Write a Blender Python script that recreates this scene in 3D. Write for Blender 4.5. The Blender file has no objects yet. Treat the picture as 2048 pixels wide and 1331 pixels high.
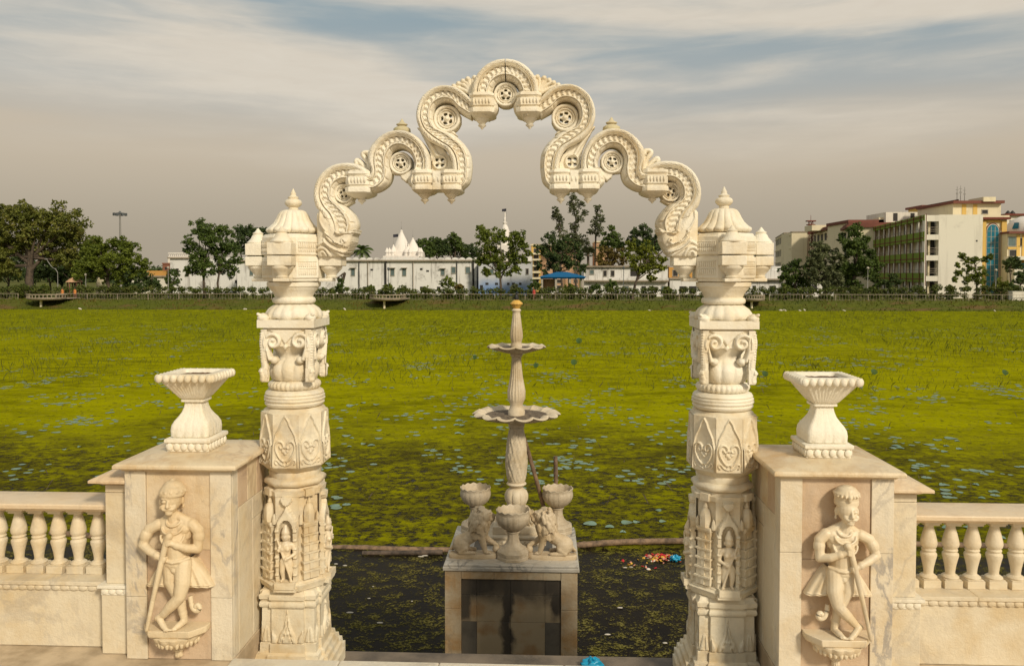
import bpy, math, random
import numpy as np
from mathutils import Vector, Matrix
PI = math.pi
R = math.radians
rng = np.random.default_rng(7)
random.seed(7)
C = bpy.context.scene.collection
SC = bpy.context.scene

# ------------------------------------------------------------------ camera, sky, sun
F = 1600.0; PPY = 593.5; YAW = R(2.5); PITCH = R(1.7); EYE = 2.2
cam = bpy.data.cameras.new('camera')
cam.sensor_width = 36; cam.lens = F / 2048 * 36; cam.clip_end = 8000; cam.clip_start = .1
cam.shift_y = -(665.5 - PPY) / 2048
camo = bpy.data.objects.new('camera', cam); C.objects.link(camo)
camo.location = (0, 0, EYE); camo.rotation_euler = (R(90) - PITCH, 0, YAW)
SC.camera = camo

SUN_EL = R(33); SUN_AZ = R(36)                   # sun is behind the camera, to its right
sd = Vector((math.sin(SUN_AZ) * math.cos(SUN_EL), -math.cos(SUN_AZ) * math.cos(SUN_EL), math.sin(SUN_EL)))
sl = bpy.data.lights.new('sun', 'SUN'); sl.energy = 3.0; sl.angle = R(8); sl.color = (1, .88, .69)
so = bpy.data.objects.new('sun', sl); C.objects.link(so)
so.rotation_euler = sd.to_track_quat('Z', 'Y').to_euler(); so.location = (20, -30, 30)

SC.view_settings.view_transform = 'Standard'; SC.view_settings.look = 'None'
SC.view_settings.exposure = 0; SC.view_settings.gamma = 1
SC.cycles.max_bounces = 6; SC.cycles.transparent_max_bounces = 8


class NT:                                        # small node-tree writer
    def __init__(s, tree): s.t = tree
    def n(s, typ, ins=None, **kw):
        nd = s.t.nodes.new(typ)
        for k, v in kw.items(): setattr(nd, k, v)
        for k, v in (ins or {}).items():
            if hasattr(v, 'is_output') or isinstance(v, bpy.types.NodeSocket): s.t.links.new(v, nd.inputs[k])
            else: nd.inputs[k].default_value = v
        return nd
    def math(s, op, a, b=0.0, c=0.0, clamp=False):
        return s.n('ShaderNodeMath', {0: a, 1: b, 2: c}, operation=op, use_clamp=clamp).outputs[0]
    def noise(s, vec, scale, detail=4, rough=.55, dist=0.0):
        return s.n('ShaderNodeTexNoise', {'Vector': vec, 'Scale': scale, 'Detail': detail, 'Roughness': rough, 'Distortion': dist}).outputs[0]
    def ramp(s, f, lo, hi, a=0.0, b=1.0):
        return s.n('ShaderNodeMapRange', {0: f, 1: lo, 2: hi, 3: a, 4: b}, clamp=True, interpolation_type='SMOOTHSTEP').outputs[0]
    def mix(s, f, a, b, mode='MIX'):
        nd = s.n('ShaderNodeMix', data_type='RGBA', blend_type=mode)
        for i, v in ((0, f), (6, a), (7, b)):
            if isinstance(v, bpy.types.NodeSocket): s.t.links.new(v, nd.inputs[i])
            else: nd.inputs[i].default_value = v if i == 0 else (*v, 1)
        return nd.outputs[2]
    def mapv(s, vec, scale=(1, 1, 1), rot=(0, 0, 0), loc=(0, 0, 0)):
        return s.n('ShaderNodeMapping', {'Vector': vec, 'Scale': scale, 'Rotation': rot, 'Location': loc}).outputs[0]


w = bpy.data.worlds.new('World'); SC.world = w; w.use_nodes = True
w.node_tree.nodes.clear(); q = NT(w.node_tree)
sky = q.n('ShaderNodeTexSky', sky_type='NISHITA', sun_disc=False, sun_elevation=SUN_EL, sun_rotation=PI - SUN_AZ, dust_density=3.0)
g = q.n('ShaderNodeTexCoord').outputs['Generated']
sx = q.n('ShaderNodeSeparateXYZ', {0: g})
az = q.math('ARCTAN2', sx.outputs[0], sx.outputs[1]); el = q.math('ARCSINE', sx.outputs[2])
v = q.n('ShaderNodeCombineXYZ', {0: az, 1: q.math('MULTIPLY', el, 3.3), 2: 0.0}).outputs[0]
v1 = q.mapv(v, (1.5, 2.6, 1), (0, 0, R(17)), (3.1, 1.25, 0))
v2 = q.mapv(v, (2.4, 6.0, 1), (0, 0, R(9)), (.4, 5.2, 0))
nA = q.noise(v1, 1.5, 5, .46, .4); nB = q.noise(v2, 1.3, 6, .50, .5)
nC = q.noise(q.mapv(v, (5, 9, 1), (0, 0, R(14))), 3.0, 6, .6, .5)
m0 = q.math('ADD', q.math('MULTIPLY', nA, .62), q.math('ADD', q.math('MULTIPLY', nB, .30), q.math('MULTIPLY', nC, .08)))
wob = q.math('MULTIPLY', q.math('SUBTRACT', nB, .5), 1.6)
for a0, e0, ra, re, tl, wt in ((-.17, .262, .17, .030, -.16, -.16), (.20, .262, .22, .022, -.03, -.13), (.08, .212, .22, .012, -.06, -.10), (.52, .25, .14, .020, 0, -.10), (-.60, .31, .16, .035, -.1, -.10), (.42, .222, .25, .010, -.05, -.08),
                               (-.32, .255, .22, .045, -.20, .10), (.30, .297, .30, .018, -.06, .13), (.36, .236, .22, .012, -.03, .08), (-.02, .33, .30, .025, 0, .10), (-.50, .20, .2, .03, 0, .06)):
    da = q.math('SUBTRACT', az, a0); de = q.math('SUBTRACT', el, q.math('ADD', q.math('MULTIPLY', da, tl), e0))
    dd = q.math('ADD', q.math('SQRT', q.math('ADD', q.math('POWER', q.math('DIVIDE', da, ra), 2.0), q.math('POWER', q.math('DIVIDE', de, re), 2.0))), wob)
    m0 = q.math('ADD', m0, q.ramp(dd, 0.0, 1.7, wt * .72, 0.0))
cl = q.ramp(m0, .36, .63)
base_lo = q.mix(q.ramp(el, .03, .17), (.425, .362, .275), (.60, .50, .37))
blue = q.mix(q.ramp(el, .16, .34), (.46, .455, .42), (.29, .375, .41))
cream = q.mix(nC, (.68, .60, .485), (.76, .69, .575))
hi = q.mix(cl, blue, cream)
skyc = q.mix(q.ramp(q.math('ADD', el, q.math('MULTIPLY', q.math('SUBTRACT', nA, .5), .12)), .115, .215), base_lo, hi)
b1 = q.n('ShaderNodeBackground', {0: sky.outputs[0], 1: .09}); b2 = q.n('ShaderNodeBackground', {0: skyc, 1: 1.0})
ms = q.n('ShaderNodeMixShader', {0: .92, 1: b1.outputs[0], 2: b2.outputs[0]})
q.n('ShaderNodeOutputWorld', {0: ms.outputs[0]})


# ------------------------------------------------------------------ materials
def newmat(name):
    m = bpy.data.materials.new(name); m.use_nodes = True; m.node_tree.nodes.clear()
    return m, NT(m.node_tree)
def finish(q, col, rough=.6, bump=None, bstr=.3, bdist=.01, spec=.5, metal=0.0, alpha=None):
    p = q.n('ShaderNodeBsdfPrincipled', {'Roughness': rough, 'Metallic': metal, 'Specular IOR Level': spec})
    if isinstance(col, bpy.types.NodeSocket): q.t.links.new(col, p.inputs['Base Color'])
    else: p.inputs['Base Color'].default_value = (*col, 1)
    if bump is not None:
        b = q.n('ShaderNodeBump', {'Strength': bstr, 'Distance': bdist, 'Height': bump}); q.t.links.new(b.outputs[0], p.inputs['Normal'])
    out = p.outputs[0]
    if alpha is not None:
        tr = q.n('ShaderNodeBsdfTransparent')
        out = q.n('ShaderNodeMixShader', {0: alpha, 1: tr.outputs[0], 2: out}).outputs[0]
    q.n('ShaderNodeOutputMaterial', {0: out})
def pos(q): return q.n('ShaderNodeNewGeometry').outputs['Position']

def marble(name, base, stain, samt=.5, vein=.25, vcol=(.33, .30, .27), rough=.55, vscale=1.6, bump=.55, gamt=.42):
    m, q = newmat(name); p = pos(q)
    n1 = q.noise(p, 2.2, 8, .62, .4); n2 = q.noise(p, 9.0, 6, .6)
    f = q.math('MULTIPLY', q.ramp(q.math('ADD', q.math('MULTIPLY', n1, .75), q.math('MULTIPLY', n2, .25)), .42, .68), samt)
    c = q.mix(f, base, stain)
    vn = q.noise(q.mapv(p, (1, 1, .7), (.5, .3, .6)), vscale, 9, .6, 1.6)
    vv = q.ramp(q.math('ABSOLUTE', q.math('SUBTRACT', vn, .5)), .0, .045, 1.0, 0.0)
    vm = q.ramp(q.noise(p, 1.1, 3), .42, .62)
    c = q.mix(q.math('MULTIPLY', q.math('MULTIPLY', vv, vm), vein), c, vcol)
    sp = q.ramp(q.noise(p, 26, 5, .7), .60, .78)
    c = q.mix(q.math('MULTIPLY', sp, .32 * min(1, samt * 1.6)), c, tuple(k * .55 for k in stain))
    dr = q.ramp(q.noise(q.mapv(p, (13, 13, 1.1)), 1.0, 5, .6), .58, .75)
    c = q.mix(q.math('MULTIPLY', dr, .45 * samt), c, stain)
    gr = q.ramp(q.noise(q.mapv(p, (5, 5, 2.2)), 1.0, 8, .68, .5), .53, .72)
    c = q.mix(q.math('MULTIPLY', gr, gamt), c, tuple(.60 * k_ + .03 for k_ in base))
    h = q.math('ADD', q.math('MULTIPLY', q.noise(p, 42, 6, .75), 1.6), q.math('MULTIPLY', n2, 2.0))
    finish(q, c, q.ramp(n2, .3, .7, rough - .08, rough + .16), h, bump, .006)
    return m

def plain(name, col, rough=.6, var=.25, scale=3.0, dark=None, spec=.4, metal=0.0, bstr=.2, bscale=30, bdist=.01):
    m, q = newmat(name); p = pos(q)
    n = q.noise(p, scale, 7, .6)
    c = q.mix(q.math('MULTIPLY', q.ramp(n, .35, .7), var * 2), col, dark or tuple(k * .55 for k in col))
    finish(q, c, rough, q.noise(p, bscale, 4), bstr, bdist, spec, metal)
    return m

M = {}
M['marble'] = marble('carved white marble', (.84, .785, .65), (.66, .51, .28), .70, .2)
M['marble_old'] = marble('weathered marble', (.77, .69, .525), (.57, .405, .19), .90, .2, gamt=.5)
M['marble_grey'] = marble('grey veined marble', (.74, .66, .515), (.62, .465, .25), .70, .85, (.33, .30, .27), .4, 2.2, gamt=.75)
M['marble_pink'] = marble('pinkish marble panel', (.62, .475, .33), (.50, .33, .18), .8, .6, (.38, .27, .19), .42, 2.0)
M['marble_warm'] = marble('warm yellowish marble panel', (.72, .59, .41), (.58, .40, .19), .8, .5, (.42, .31, .21), .42, 2.0)
M['marble_cap'] = marble('brown stained marble slab', (.73, .61, .42), (.54, .35, .15), .85, .5, (.38, .25, .14), .38, 2.4)
M['marble_wall'] = marble('smooth cream marble', (.73, .64, .475), (.60, .44, .22), .70, .30, rough=.42, gamt=.36)
M['marble_rail'] = marble('tan marble coping', (.74, .59, .40), (.60, .40, .20), .7, .4, (.45, .30, .18), .4, 2.2)
M['statue'] = marble('polished statue marble', (.75, .645, .47), (.60, .43, .21), .65, .3, rough=.36, bump=.2)
M['lion'] = marble('weathered lion marble', (.60, .485, .33), (.42, .29, .14), .8, .1, rough=.5)
M['statue_warm'] = marble('sandy statue marble', (.72, .59, .39), (.55, .37, .17), .8, .2, rough=.45)
M['urn'] = marble('streaked urn marble', (.56, .475, .35), (.33, .25, .15), .9, .3, (.28, .24, .19), .5)
M['fountain'] = marble('fountain marble', (.66, .565, .415), (.44, .33, .18), .8, .12)
M['slab_grey'] = marble('grey deck marble', (.52, .485, .42), (.44, .36, .26), .5, .95, (.20, .19, .175), .35, 3.0)
M['deck_dark'] = plain('dark slate tile', (.085, .085, .085), .4, .3, 6)
M['pier'] = marble('damp stained marble', (.55, .46, .32), (.40, .225, .08), .9, .35, (.20, .17, .13), .35, 2.0)
M['threshold'] = marble('pale threshold marble', (.72, .66, .54), (.60, .49, .33), .5, .4, rough=.35)
M['travertine'] = plain('worn beige floor stone', (.58, .465, .32), .55, .45, 4.5, (.30, .225, .14), bstr=.5, bscale=14)
M['landing'] = plain('damp brown stone', (.20, .155, .11), .5, .5, 3, (.07, .055, .04))
M['soil'] = plain('rusty soil', (.16, .075, .03), .95, .5, 25, (.07, .035, .015), bstr=.8, bscale=60)
M['dirt'] = plain('dark bowl residue', (.23, .18, .125), .9, .6, 25, (.07, .05, .035), bstr=.8, bscale=60)
M['ochre'] = plain('ochre painted stone', (.66, .40, .085), .5, .3, 20, (.50, .30, .07))
M['black'] = plain('black iron', (.02, .02, .02), .5, .2)
M['steel'] = plain('weathered grey steel', (.30, .29, .27), .5, .3, 20, metal=.2)
M['lamp_metal'] = plain('dark mast metal', (.10, .11, .115), .5, .2)
M['rail_paint'] = plain('pale painted rail', (.40, .33, .25), .5, .3, 2)
M['bamboo'] = plain('dry bamboo', (.27, .175, .105), .7, .5, 8, (.09, .06, .04), bstr=.6)
M['bamboo_dark'] = plain('wet dark bamboo', (.12, .085, .06), .6, .5, 8, (.04, .03, .022), bstr=.6)
M['bag'] = plain('turquoise plastic', (.01, .30, .50), .3, .3, 20, (.01, .20, .38))
for n_, c_ in (('petal_red', (.55, .02, .03)), ('petal_yellow', (.72, .42, .05)), ('petal_pink', (.72, .30, .22)), ('petal_white', (.75, .66, .55))):
    M[n_] = plain(n_.replace('_', ' '), c_, .7, .2, 20)
M['scum'] = plain('white foam scrap', (.55, .50, .42), .7, .2, 10)

# buildings
def wallmat(name, col, dirt, amt=.5, low=None, streak=.6):
    m, q = newmat(name); p = pos(q)
    n = q.noise(p, .35, 8, .65, .3)
    st = q.noise(q.mapv(p, (1.4, 1.4, .12)), 1.0, 6, .65, .2)
    f = q.math('MAXIMUM', q.math('MULTIPLY', q.ramp(n, .53, .72), amt), q.math('MULTIPLY', q.ramp(st, .52, .64), streak * amt))
    c = q.mix(f, col, dirt)
    if low:
        z = q.n('ShaderNodeSeparateXYZ', {0: p}).outputs[2]
        c = q.mix(q.ramp(q.math('ADD', z, q.math('MULTIPLY', n, 3.0)), low[1], low[2], 1, 0), c, low[0])
    finish(q, c, .85, q.noise(p, 3, 5), .2, .05, .2)
    return m
M['w_white'] = wallmat('stained whitewash', (.74, .725, .69), (.13, .11, .09), .85)
M['w_blue'] = wallmat('blue and white limewash', (.54, .55, .56), (.17, .16, .15), .6, ((.16, .27, .50), .4, 3.4))
M['w_temple'] = wallmat('temple white lime', (.78, .73, .67), (.40, .36, .31), .3)
M['w_peach'] = wallmat('peach plaster', (.58, .36, .215), (.36, .21, .13), .4)
M['w_orange'] = wallmat('orange plaster', (.55, .30, .085), (.30, .16, .06), .3)
M['w_cream'] = wallmat('cream plaster', (.74, .655, .46), (.38, .32, .22), .35)
M['w_pale'] = wallmat('pale end wall', (.74, .70, .60), (.36, .33, .28), .35)
M['w_yellow'] = wallmat('yellow plaster', (.66, .44, .13), (.45, .30, .11), .3)
M['w_green'] = wallmat('green paint', (.17, .24, .030), (.11, .15, .03), .4)
M['w_brick'] = wallmat('raw brick', (.25, .115, .075), (.14, .07, .05), .5)
M['maroon'] = wallmat('maroon trim', (.17, .052, .036), (.10, .035, .03), .3)
M['roof_red'] = wallmat('red tile roof', (.19, .075, .055), (.12, .06, .05), .5)
M['roof_blue'] = wallmat('blue sheet roof', (.012, .115, .27), (.01, .08, .18), .3)
M['concrete'] = wallmat('stained concrete', (.33, .275, .21), (.12, .10, .075), .7)
M['shutter'] = plain('grey green shutter', (.125, .175, .17), .6, .3, 1)
M['teal'] = plain('teal curtain glass', (.01, .17, .25), .2, .25, .6, (.008, .11, .17), spec=.6)
M['dark'] = plain('dark opening', (.03, .027, .024), .6, .3, .8)
M['frame'] = plain('window frame', (.42, .38, .31), .6, .2)
M['cloth_red'] = plain('red cloth', (.50, .06, .05), .8, .2)
M['cloth_orange'] = plain('orange cloth', (.60, .22, .05), .8, .2)
M['skin'] = plain('brown skin', (.16, .08, .05), .6, .1)
M['flag'] = plain('dark flag cloth', (.03, .03, .045), .8, .2)

# plants
def leafmat(name, dark, light, warm=None, sc=.35):
    m, q = newmat(name)
    ge = q.n('ShaderNodeNewGeometry'); p = ge.outputs['Position']; ri = ge.outputs['Random Per Island']
    f = q.math('ADD', q.math('MULTIPLY', ri, .55), q.math('MULTIPLY', q.ramp(q.noise(p, sc, 4, .6), .3, .7), .45))
    c = q.mix(f, dark, light)
    if warm: c = q.mix(q.math('MULTIPLY', q.ramp(q.noise(p, sc * 1.7, 3), .5, .7), .7), c, warm)
    d = q.n('ShaderNodeBsdfPrincipled', {'Base Color': c, 'Roughness': .55, 'Specular IOR Level': .25})
    t = q.n('ShaderNodeBsdfTranslucent', {'Color': c})
    mx = q.n('ShaderNodeMixShader', {0: .25, 1: d.outputs[0], 2: t.outputs[0]})
    q.n('ShaderNodeOutputMaterial', {0: mx.outputs[0]})
    return m
M['leaf_olive'] = leafmat('olive foliage', (.060, .078, .012), (.215, .225, .040), (.22, .19, .045))
M['leaf_mid'] = leafmat('mid green foliage', (.050, .078, .010), (.185, .225, .024))
M['leaf_dark'] = leafmat('dark green foliage', (.034, .064, .014), (.125, .175, .032))
M['leaf_deep'] = leafmat('deep green foliage', (.028, .052, .016), (.100, .140, .036))
M['leaf_grey'] = leafmat('grey green foliage', (.055, .072, .030), (.170, .185, .080))
M['leaf_brown'] = leafmat('browning foliage', (.080, .060, .014), (.220, .170, .040))
M['leaf_yellow'] = leafmat('yellow green foliage', (.070, .095, .010), (.245, .265, .028))
M['leaf_hedge'] = leafmat('hedge foliage', (.034, .058, .010), (.135, .160, .026), (.15, .125, .04), 1.0)
M['leaf_grass'] = leafmat('bank grass', (.045, .066, .005), (.125, .148, .010), (.19, .10, .03), .16)
M['reed'] = leafmat('lake stalks', (.040, .050, .005), (.175, .200, .014), (.10, .075, .02), .5)
M['lotus'] = leafmat('lotus leaf', (.03, .07, .02), (.07, .13, .03))
M['bark'] = plain('grey brown bark', (.115, .085, .06), .9, .5, 3, (.05, .038, .028), bstr=.8, bscale=8, bdist=.05)
def padmat():
    m, q = newmat('lily pad'); ge = q.n('ShaderNodeNewGeometry'); oi = q.n('ShaderNodeObjectInfo')
    c = q.mix(oi.outputs['Random'], (.13, .22, .15), (.21, .31, .24))
    c = q.mix(q.math('MULTIPLY', q.ramp(q.noise(ge.outputs['Position'], 3, 5), .5, .7), .6), c, (.13, .17, .04))
    finish(q, c, .45, q.noise(ge.outputs['Position'], 12, 3), .2, .02)
    return m
M['pad'] = padmat()
def watermat():
    m, q = newmat('dark pond water'); p = pos(q)
    h = q.noise(p, 2.2, 4, .6)
    c = q.mix(q.ramp(q.noise(p, .5, 5), .4, .7), (.007, .005, .003), (.013, .009, .004))
    finish(q, c, .28, h, .15, .03, .03)
    return m
M['water'] = watermat()
def weedmat():
    m, q = newmat('duckweed carpet'); p = pos(q)
    Y = q.n('ShaderNodeSeparateXYZ', {0: p}).outputs[1]
    big = q.noise(p, .11, 4, .55, .3); mid = q.noise(q.mapv(p, (.8, 1.5, 1)), .9, 6, .62, .5); fine = q.noise(p, 6.0, 5, .65)
    vf = q.noise(p, 34, 3, .6)
    c = q.mix(q.ramp(mid, .30, .66), (.140, .139, .002), (.292, .288, .002))
    c = q.mix(q.math('MULTIPLY', q.ramp(big, .40, .62), .55), c, (.325, .318, .002))
    tan = q.ramp(q.noise(q.mapv(p, (1, 1.3, 1)), 3.1, 8, .75), .50, .66)
    c = q.mix(q.math('MULTIPLY', tan, .45), c, (.215, .185, .035))
    c = q.mix(q.math('MULTIPLY', q.ramp(fine, .52, .70), .50), c, (.085, .078, .012))
    far = q.ramp(Y, 40, 75)
    c = q.mix(q.math('MULTIPLY', far, .75), c, q.mix(q.ramp(q.noise(q.mapv(p, (2.6, .40, 1)), 1.0, 7, .78), .34, .66), (.080, .092, .004), (.280, .292, .010)))
    yb = q.math('ADD', Y, q.math('MULTIPLY', q.math('SUBTRACT', big, .5), 16.0)); near = q.ramp(yb, 19, 29, 1, 0)
    c = q.mix(q.math('MULTIPLY', near, .60), c, q.mix(q.ramp(mid, .35, .65), (.064, .056, .008), (.198, .190, .003)))
    # cover: fine specks on open water near the steps, mottled beyond the boom, nearly closed further out
    n3 = q.noise(q.mapv(p, (1, 1.15, 1)), 3.8, 9, .74, .3); n4 = q.noise(p, 13.0, 5, .72)
    d = q.math('ADD', q.math('MULTIPLY', n3, .50), q.math('ADD', q.math('MULTIPLY', n4, .32), q.math('MULTIPLY', vf, .18)))
    thr = q.math('ADD', q.ramp(Y, 14.0, 14.7, .520, .455), q.math('MULTIPLY', q.ramp(yb, 17, 30), -.075))
    sp = q.ramp(q.noise(q.mapv(p, (1, .8, 1)), 4.2, 4, .65), .60, .66)
    c = q.mix(q.math('MULTIPLY', sp, .75), c, (.050, .052, .010))
    n5 = q.noise(p, 26, 6, .8); opn = q.ramp(Y, 14.0, 14.7, 1, 0)
    c = q.mix(q.math('MULTIPLY', opn, .9), c, q.mix(q.ramp(n5, .40, .64), (.030, .028, .008), q.mix(n4, (.17, .15, .02), (.26, .22, .10))))
    d = q.math('ADD', q.math('MULTIPLY', d, q.math('SUBTRACT', 1.0, opn)), q.math('MULTIPLY', opn, q.math('ADD', q.math('MULTIPLY', n3, .45), q.math('MULTIPLY', n5, .55))))
    c = q.mix(q.math('MULTIPLY', near, q.math('MULTIPLY', q.ramp(n3, .44, .60, 1, 0), .75)), c, (.058, .048, .016))
    a = q.ramp(q.math('SUBTRACT', d, thr), -.010, .030)
    finish(q, c, .9, q.math('ADD', fine, vf), .6, .03, .0, alpha=a)
    return m
M['weed'] = weedmat()
def bankmat():
    m, q = newmat('grassy bank'); p = pos(q)
    n = q.noise(q.mapv(p, (.5, 1, 1)), .45, 7, .65, .4); f = q.noise(p, 4, 5, .7)
    c = q.mix(n, (.050, .066, .006), (.120, .130, .010))
    c = q.mix(q.math('MULTIPLY', q.ramp(q.noise(q.mapv(p, (.12, .5, 1)), 1, 6, .6), .50, .66), .8), c, (.150, .085, .036))
    c = q.mix(q.math('MULTIPLY', q.ramp(f, .5, .75), .5), c, (.035, .04, .01))
    finish(q, c, .9, f, .6, .1, .2)
    return m
M['bank'] = bankmat()


# ------------------------------------------------------------------ geometry helpers
def P(px, py, Y):                                # a point of the place that stands at depth Y
    a = (px - 1024) / F; b = (PPY - py) / F
    f = math.cos(PITCH) + b * math.sin(PITCH); u = -math.sin(PITCH) + b * math.cos(PITCH)
    x = a * math.cos(YAW) - f * math.sin(YAW); y = a * math.sin(YAW) + f * math.cos(YAW)
    s = Y / y
    return Vector((x * s, Y, EYE + u * s))

def root_loc(o):
    l = Vector((0, 0, 0))
    while o is not None: l += o.location; o = o.parent
    return l

class MB:
    def __init__(s): s.v = []; s.f = []; s.n = 0; s.M = Matrix.Identity(4)
    def add(s, vs, fs):
        vs = np.asarray(vs, float).reshape(-1, 3)
        m = np.array(s.M); vs = vs @ m[:3, :3].T + m[:3, 3]
        s.v.append(vs); n = s.n
        s.f += [tuple(i + n for i in f) for f in fs]
        s.n += len(vs)
    def box(s, x0, x1, y0, y1, z0, z1):
        s.add([(x, y, z) for z in (z0, z1) for y in (y0, y1) for x in (x0, x1)],
              [(0, 2, 3, 1), (4, 5, 7, 6), (0, 1, 5, 4), (2, 6, 7, 3), (0, 4, 6, 2), (1, 3, 7, 5)])
    def cbox(s, c, d): s.box(c[0] - d[0] / 2, c[0] + d[0] / 2, c[1] - d[1] / 2, c[1] + d[1] / 2, c[2] - d[2] / 2, c[2] + d[2] / 2)
    def grid(s, A, cu=False, cv=False):
        A = np.asarray(A, float); n, m = A.shape[:2]
        fs = []
        for i in range(n if cu else n - 1):
            for j in range(m if cv else m - 1):
                i2 = (i + 1) % n; j2 = (j + 1) % m
                fs.append((i * m + j, i * m + j2, i2 * m + j2, i2 * m + j))
        s.add(A.reshape(-1, 3), fs)
    def lathe(s, prof, n=32, fn=None, c=(0, 0, 0), cap=True, sq=0, rot=0.0):
        t = np.arange(n) * 2 * PI / n + rot; A = np.zeros((len(prof), n, 3))
        k = np.ones(n) if not sq else 1 / (np.abs(np.cos(t)) ** sq + np.abs(np.sin(t)) ** sq) ** (1 / sq)
        for i, (r, z) in enumerate(prof):
            rr = np.full(n, float(r)) * k; zz = np.full(n, float(z))
            if fn: rr, zz = fn(t, i, rr, zz)
            A[i, :, 0] = rr * np.cos(t) + c[0]; A[i, :, 1] = rr * np.sin(t) + c[1]; A[i, :, 2] = zz + c[2]
        n0 = s.n; s.grid(A, False, True)
        if cap:
            s.f.append(tuple(n0 + j for j in range(n))[::-1]); s.f.append(tuple(n0 + (len(prof) - 1) * n + j for j in range(n)))
    def stack(s, poly, secs, c=(0, 0, 0)):       # a polygon carried up through (z, scale) sections
        n = len(poly); A = np.zeros((len(secs), n, 3))
        for i, (z, k) in enumerate(secs):
            for j, (x, y) in enumerate(poly): A[i, j] = (c[0] + x * k, c[1] + y * k, c[2] + z)
        n0 = s.n; s.grid(A, False, True)
        s.f.append(tuple(n0 + j for j in range(n))[::-1]); s.f.append(tuple(n0 + (len(secs) - 1) * n + j for j in range(n)))
    def prism(s, poly, y0, y1):                  # outline in x,z given a thickness along y
        n = len(poly)
        s.add([(x, y0, z) for x, z in poly] + [(x, y1, z) for x, z in poly],
              [tuple(range(n)), tuple(range(2 * n - 1, n - 1, -1))] + [(i, n + i, n + (i + 1) % n, (i + 1) % n) for i in range(n)])
    def tube(s, pts, rad, n=8):
        pts = [Vector(p) for p in pts]
        if not hasattr(rad, '__len__'): rad = [rad] * len(pts)
        A = np.zeros((len(pts), n, 3)); up = Vector((0, 0, 1))
        for i, p in enumerate(pts):
            d = (pts[min(i + 1, len(pts) - 1)] - pts[max(i - 1, 0)]).normalized()
            a = d.cross(up if abs(d.dot(up)) < .95 else Vector((1, 0, 0))).normalized(); b = d.cross(a)
            for j in range(n):
                t = 2 * PI * j / n; A[i, j] = p + (a * math.cos(t) + b * math.sin(t)) * rad[i]
        n0 = s.n; s.grid(A, False, True)
        s.f.append(tuple(n0 + j for j in range(n))); s.f.append(tuple(n0 + (len(pts) - 1) * n + j for j in range(n))[::-1])
    def ell(s, c, r, n=12, rot=None):
        A = np.zeros((n // 2 + 1, n, 3)); old = s.M.copy()
        for i in range(n // 2 + 1):
            p = PI * i / (n // 2)
            for j in range(n):
                t = 2 * PI * j / n; A[i, j] = (r[0] * math.sin(p) * math.cos(t), r[1] * math.sin(p) * math.sin(t), -r[2] * math.cos(p))
        m = Matrix.Translation(Vector(c))
        if rot: m = m @ Matrix.Rotation(rot[2], 4, 'Z') @ Matrix.Rotation(rot[1], 4, 'Y') @ Matrix.Rotation(rot[0], 4, 'X')
        s.M = s.M @ m; s.grid(A, False, True); s.M = old
    def cap(s, a, b, ra, rb, n=10):              # tapered capsule
        a = Vector(a); b = Vector(b); d = (b - a).normalized()
        pts, rad = [], []
        for t in (-1, -.8, -.4, 0): pts.append(a + d * t * ra); rad.append(max(1e-4, ra * math.sqrt(max(0, 1 - t * t))))
        for t in (0, .4, .8, 1): pts.append(b + d * t * rb); rad.append(max(1e-4, rb * math.sqrt(max(0, 1 - t * t))))
        s.tube(pts, rad, n)
    def chain(s, pts, rad, n=10):
        for i in range(len(pts) - 1): s.cap(pts[i], pts[i + 1], rad[i], rad[i + 1], n)
    def build(s, name, mat, parent=None, smooth=35, bev=0, vox=0, world=True, mirror=False, sm=4):
        vs = np.concatenate(s.v) if s.v else np.zeros((0, 3))
        if mirror: vs = vs * np.array([-1, 1, 1])
        off = root_loc(parent) if (parent is not None and world) else Vector((0, 0, 0))
        vs = vs - np.array(off)
        me = bpy.data.meshes.new(name); me.from_pydata(vs.tolist(), [], [f[::-1] for f in s.f] if mirror else s.f)
        if smooth:
            me.polygons.foreach_set('use_smooth', [True] * len(me.polygons))
            if smooth < 180 and not vox: me.set_sharp_from_angle(angle=R(smooth))
        me.materials.append(M[mat] if isinstance(mat, str) else mat); me.update()
        o = bpy.data.objects.new(name, me); C.objects.link(o)
        if parent is not None: o.parent = parent
        if bev:
            b = o.modifiers.new('bevel', 'BEVEL'); b.width = bev; b.segments = 2; b.limit_method = 'ANGLE'; b.angle_limit = R(40)
        if vox:
            r_ = o.modifiers.new('remesh', 'REMESH'); r_.mode = 'VOXEL'; r_.voxel_size = vox; r_.use_smooth_shade = True
            k = o.modifiers.new('smooth', 'SMOOTH'); k.factor = .5; k.iterations = sm
        return o

def tag(o, label=None, cat=None, group=None, kind=None):
    if label: o['label'] = label
    if cat: o['category'] = cat
    if group: o['group'] = group
    if kind: o['kind'] = kind
    return o
def thing(name, label, cat, loc=(0, 0, 0), group=None):
    o = bpy.data.objects.new(name, None); C.objects.link(o); o.location = loc; o.empty_display_size = .2
    return tag(o, label, cat, group)
def copy_tree(o, parent=None):
    c = o.copy(); C.objects.link(c)
    if parent is not None: c.parent = parent
    for ch in list(o.children): copy_tree(ch, c)
    return c

def cat_rom(pts, n):
    p = np.asarray(pts, float); p = np.vstack([2 * p[0] - p[1], p, 2 * p[-1] - p[-2]])
    out = []
    for t in np.linspace(0, len(pts) - 1 - 1e-6, n):
        i = int(t); f = t - i; a, b, c, d = p[i:i + 4]
        out.append(.5 * (2 * b + (c - a) * f + (2 * a - 5 * b + 4 * c - d) * f * f + (3 * b - a - 3 * c + d) * f ** 3))
    return np.array(out)

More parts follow.
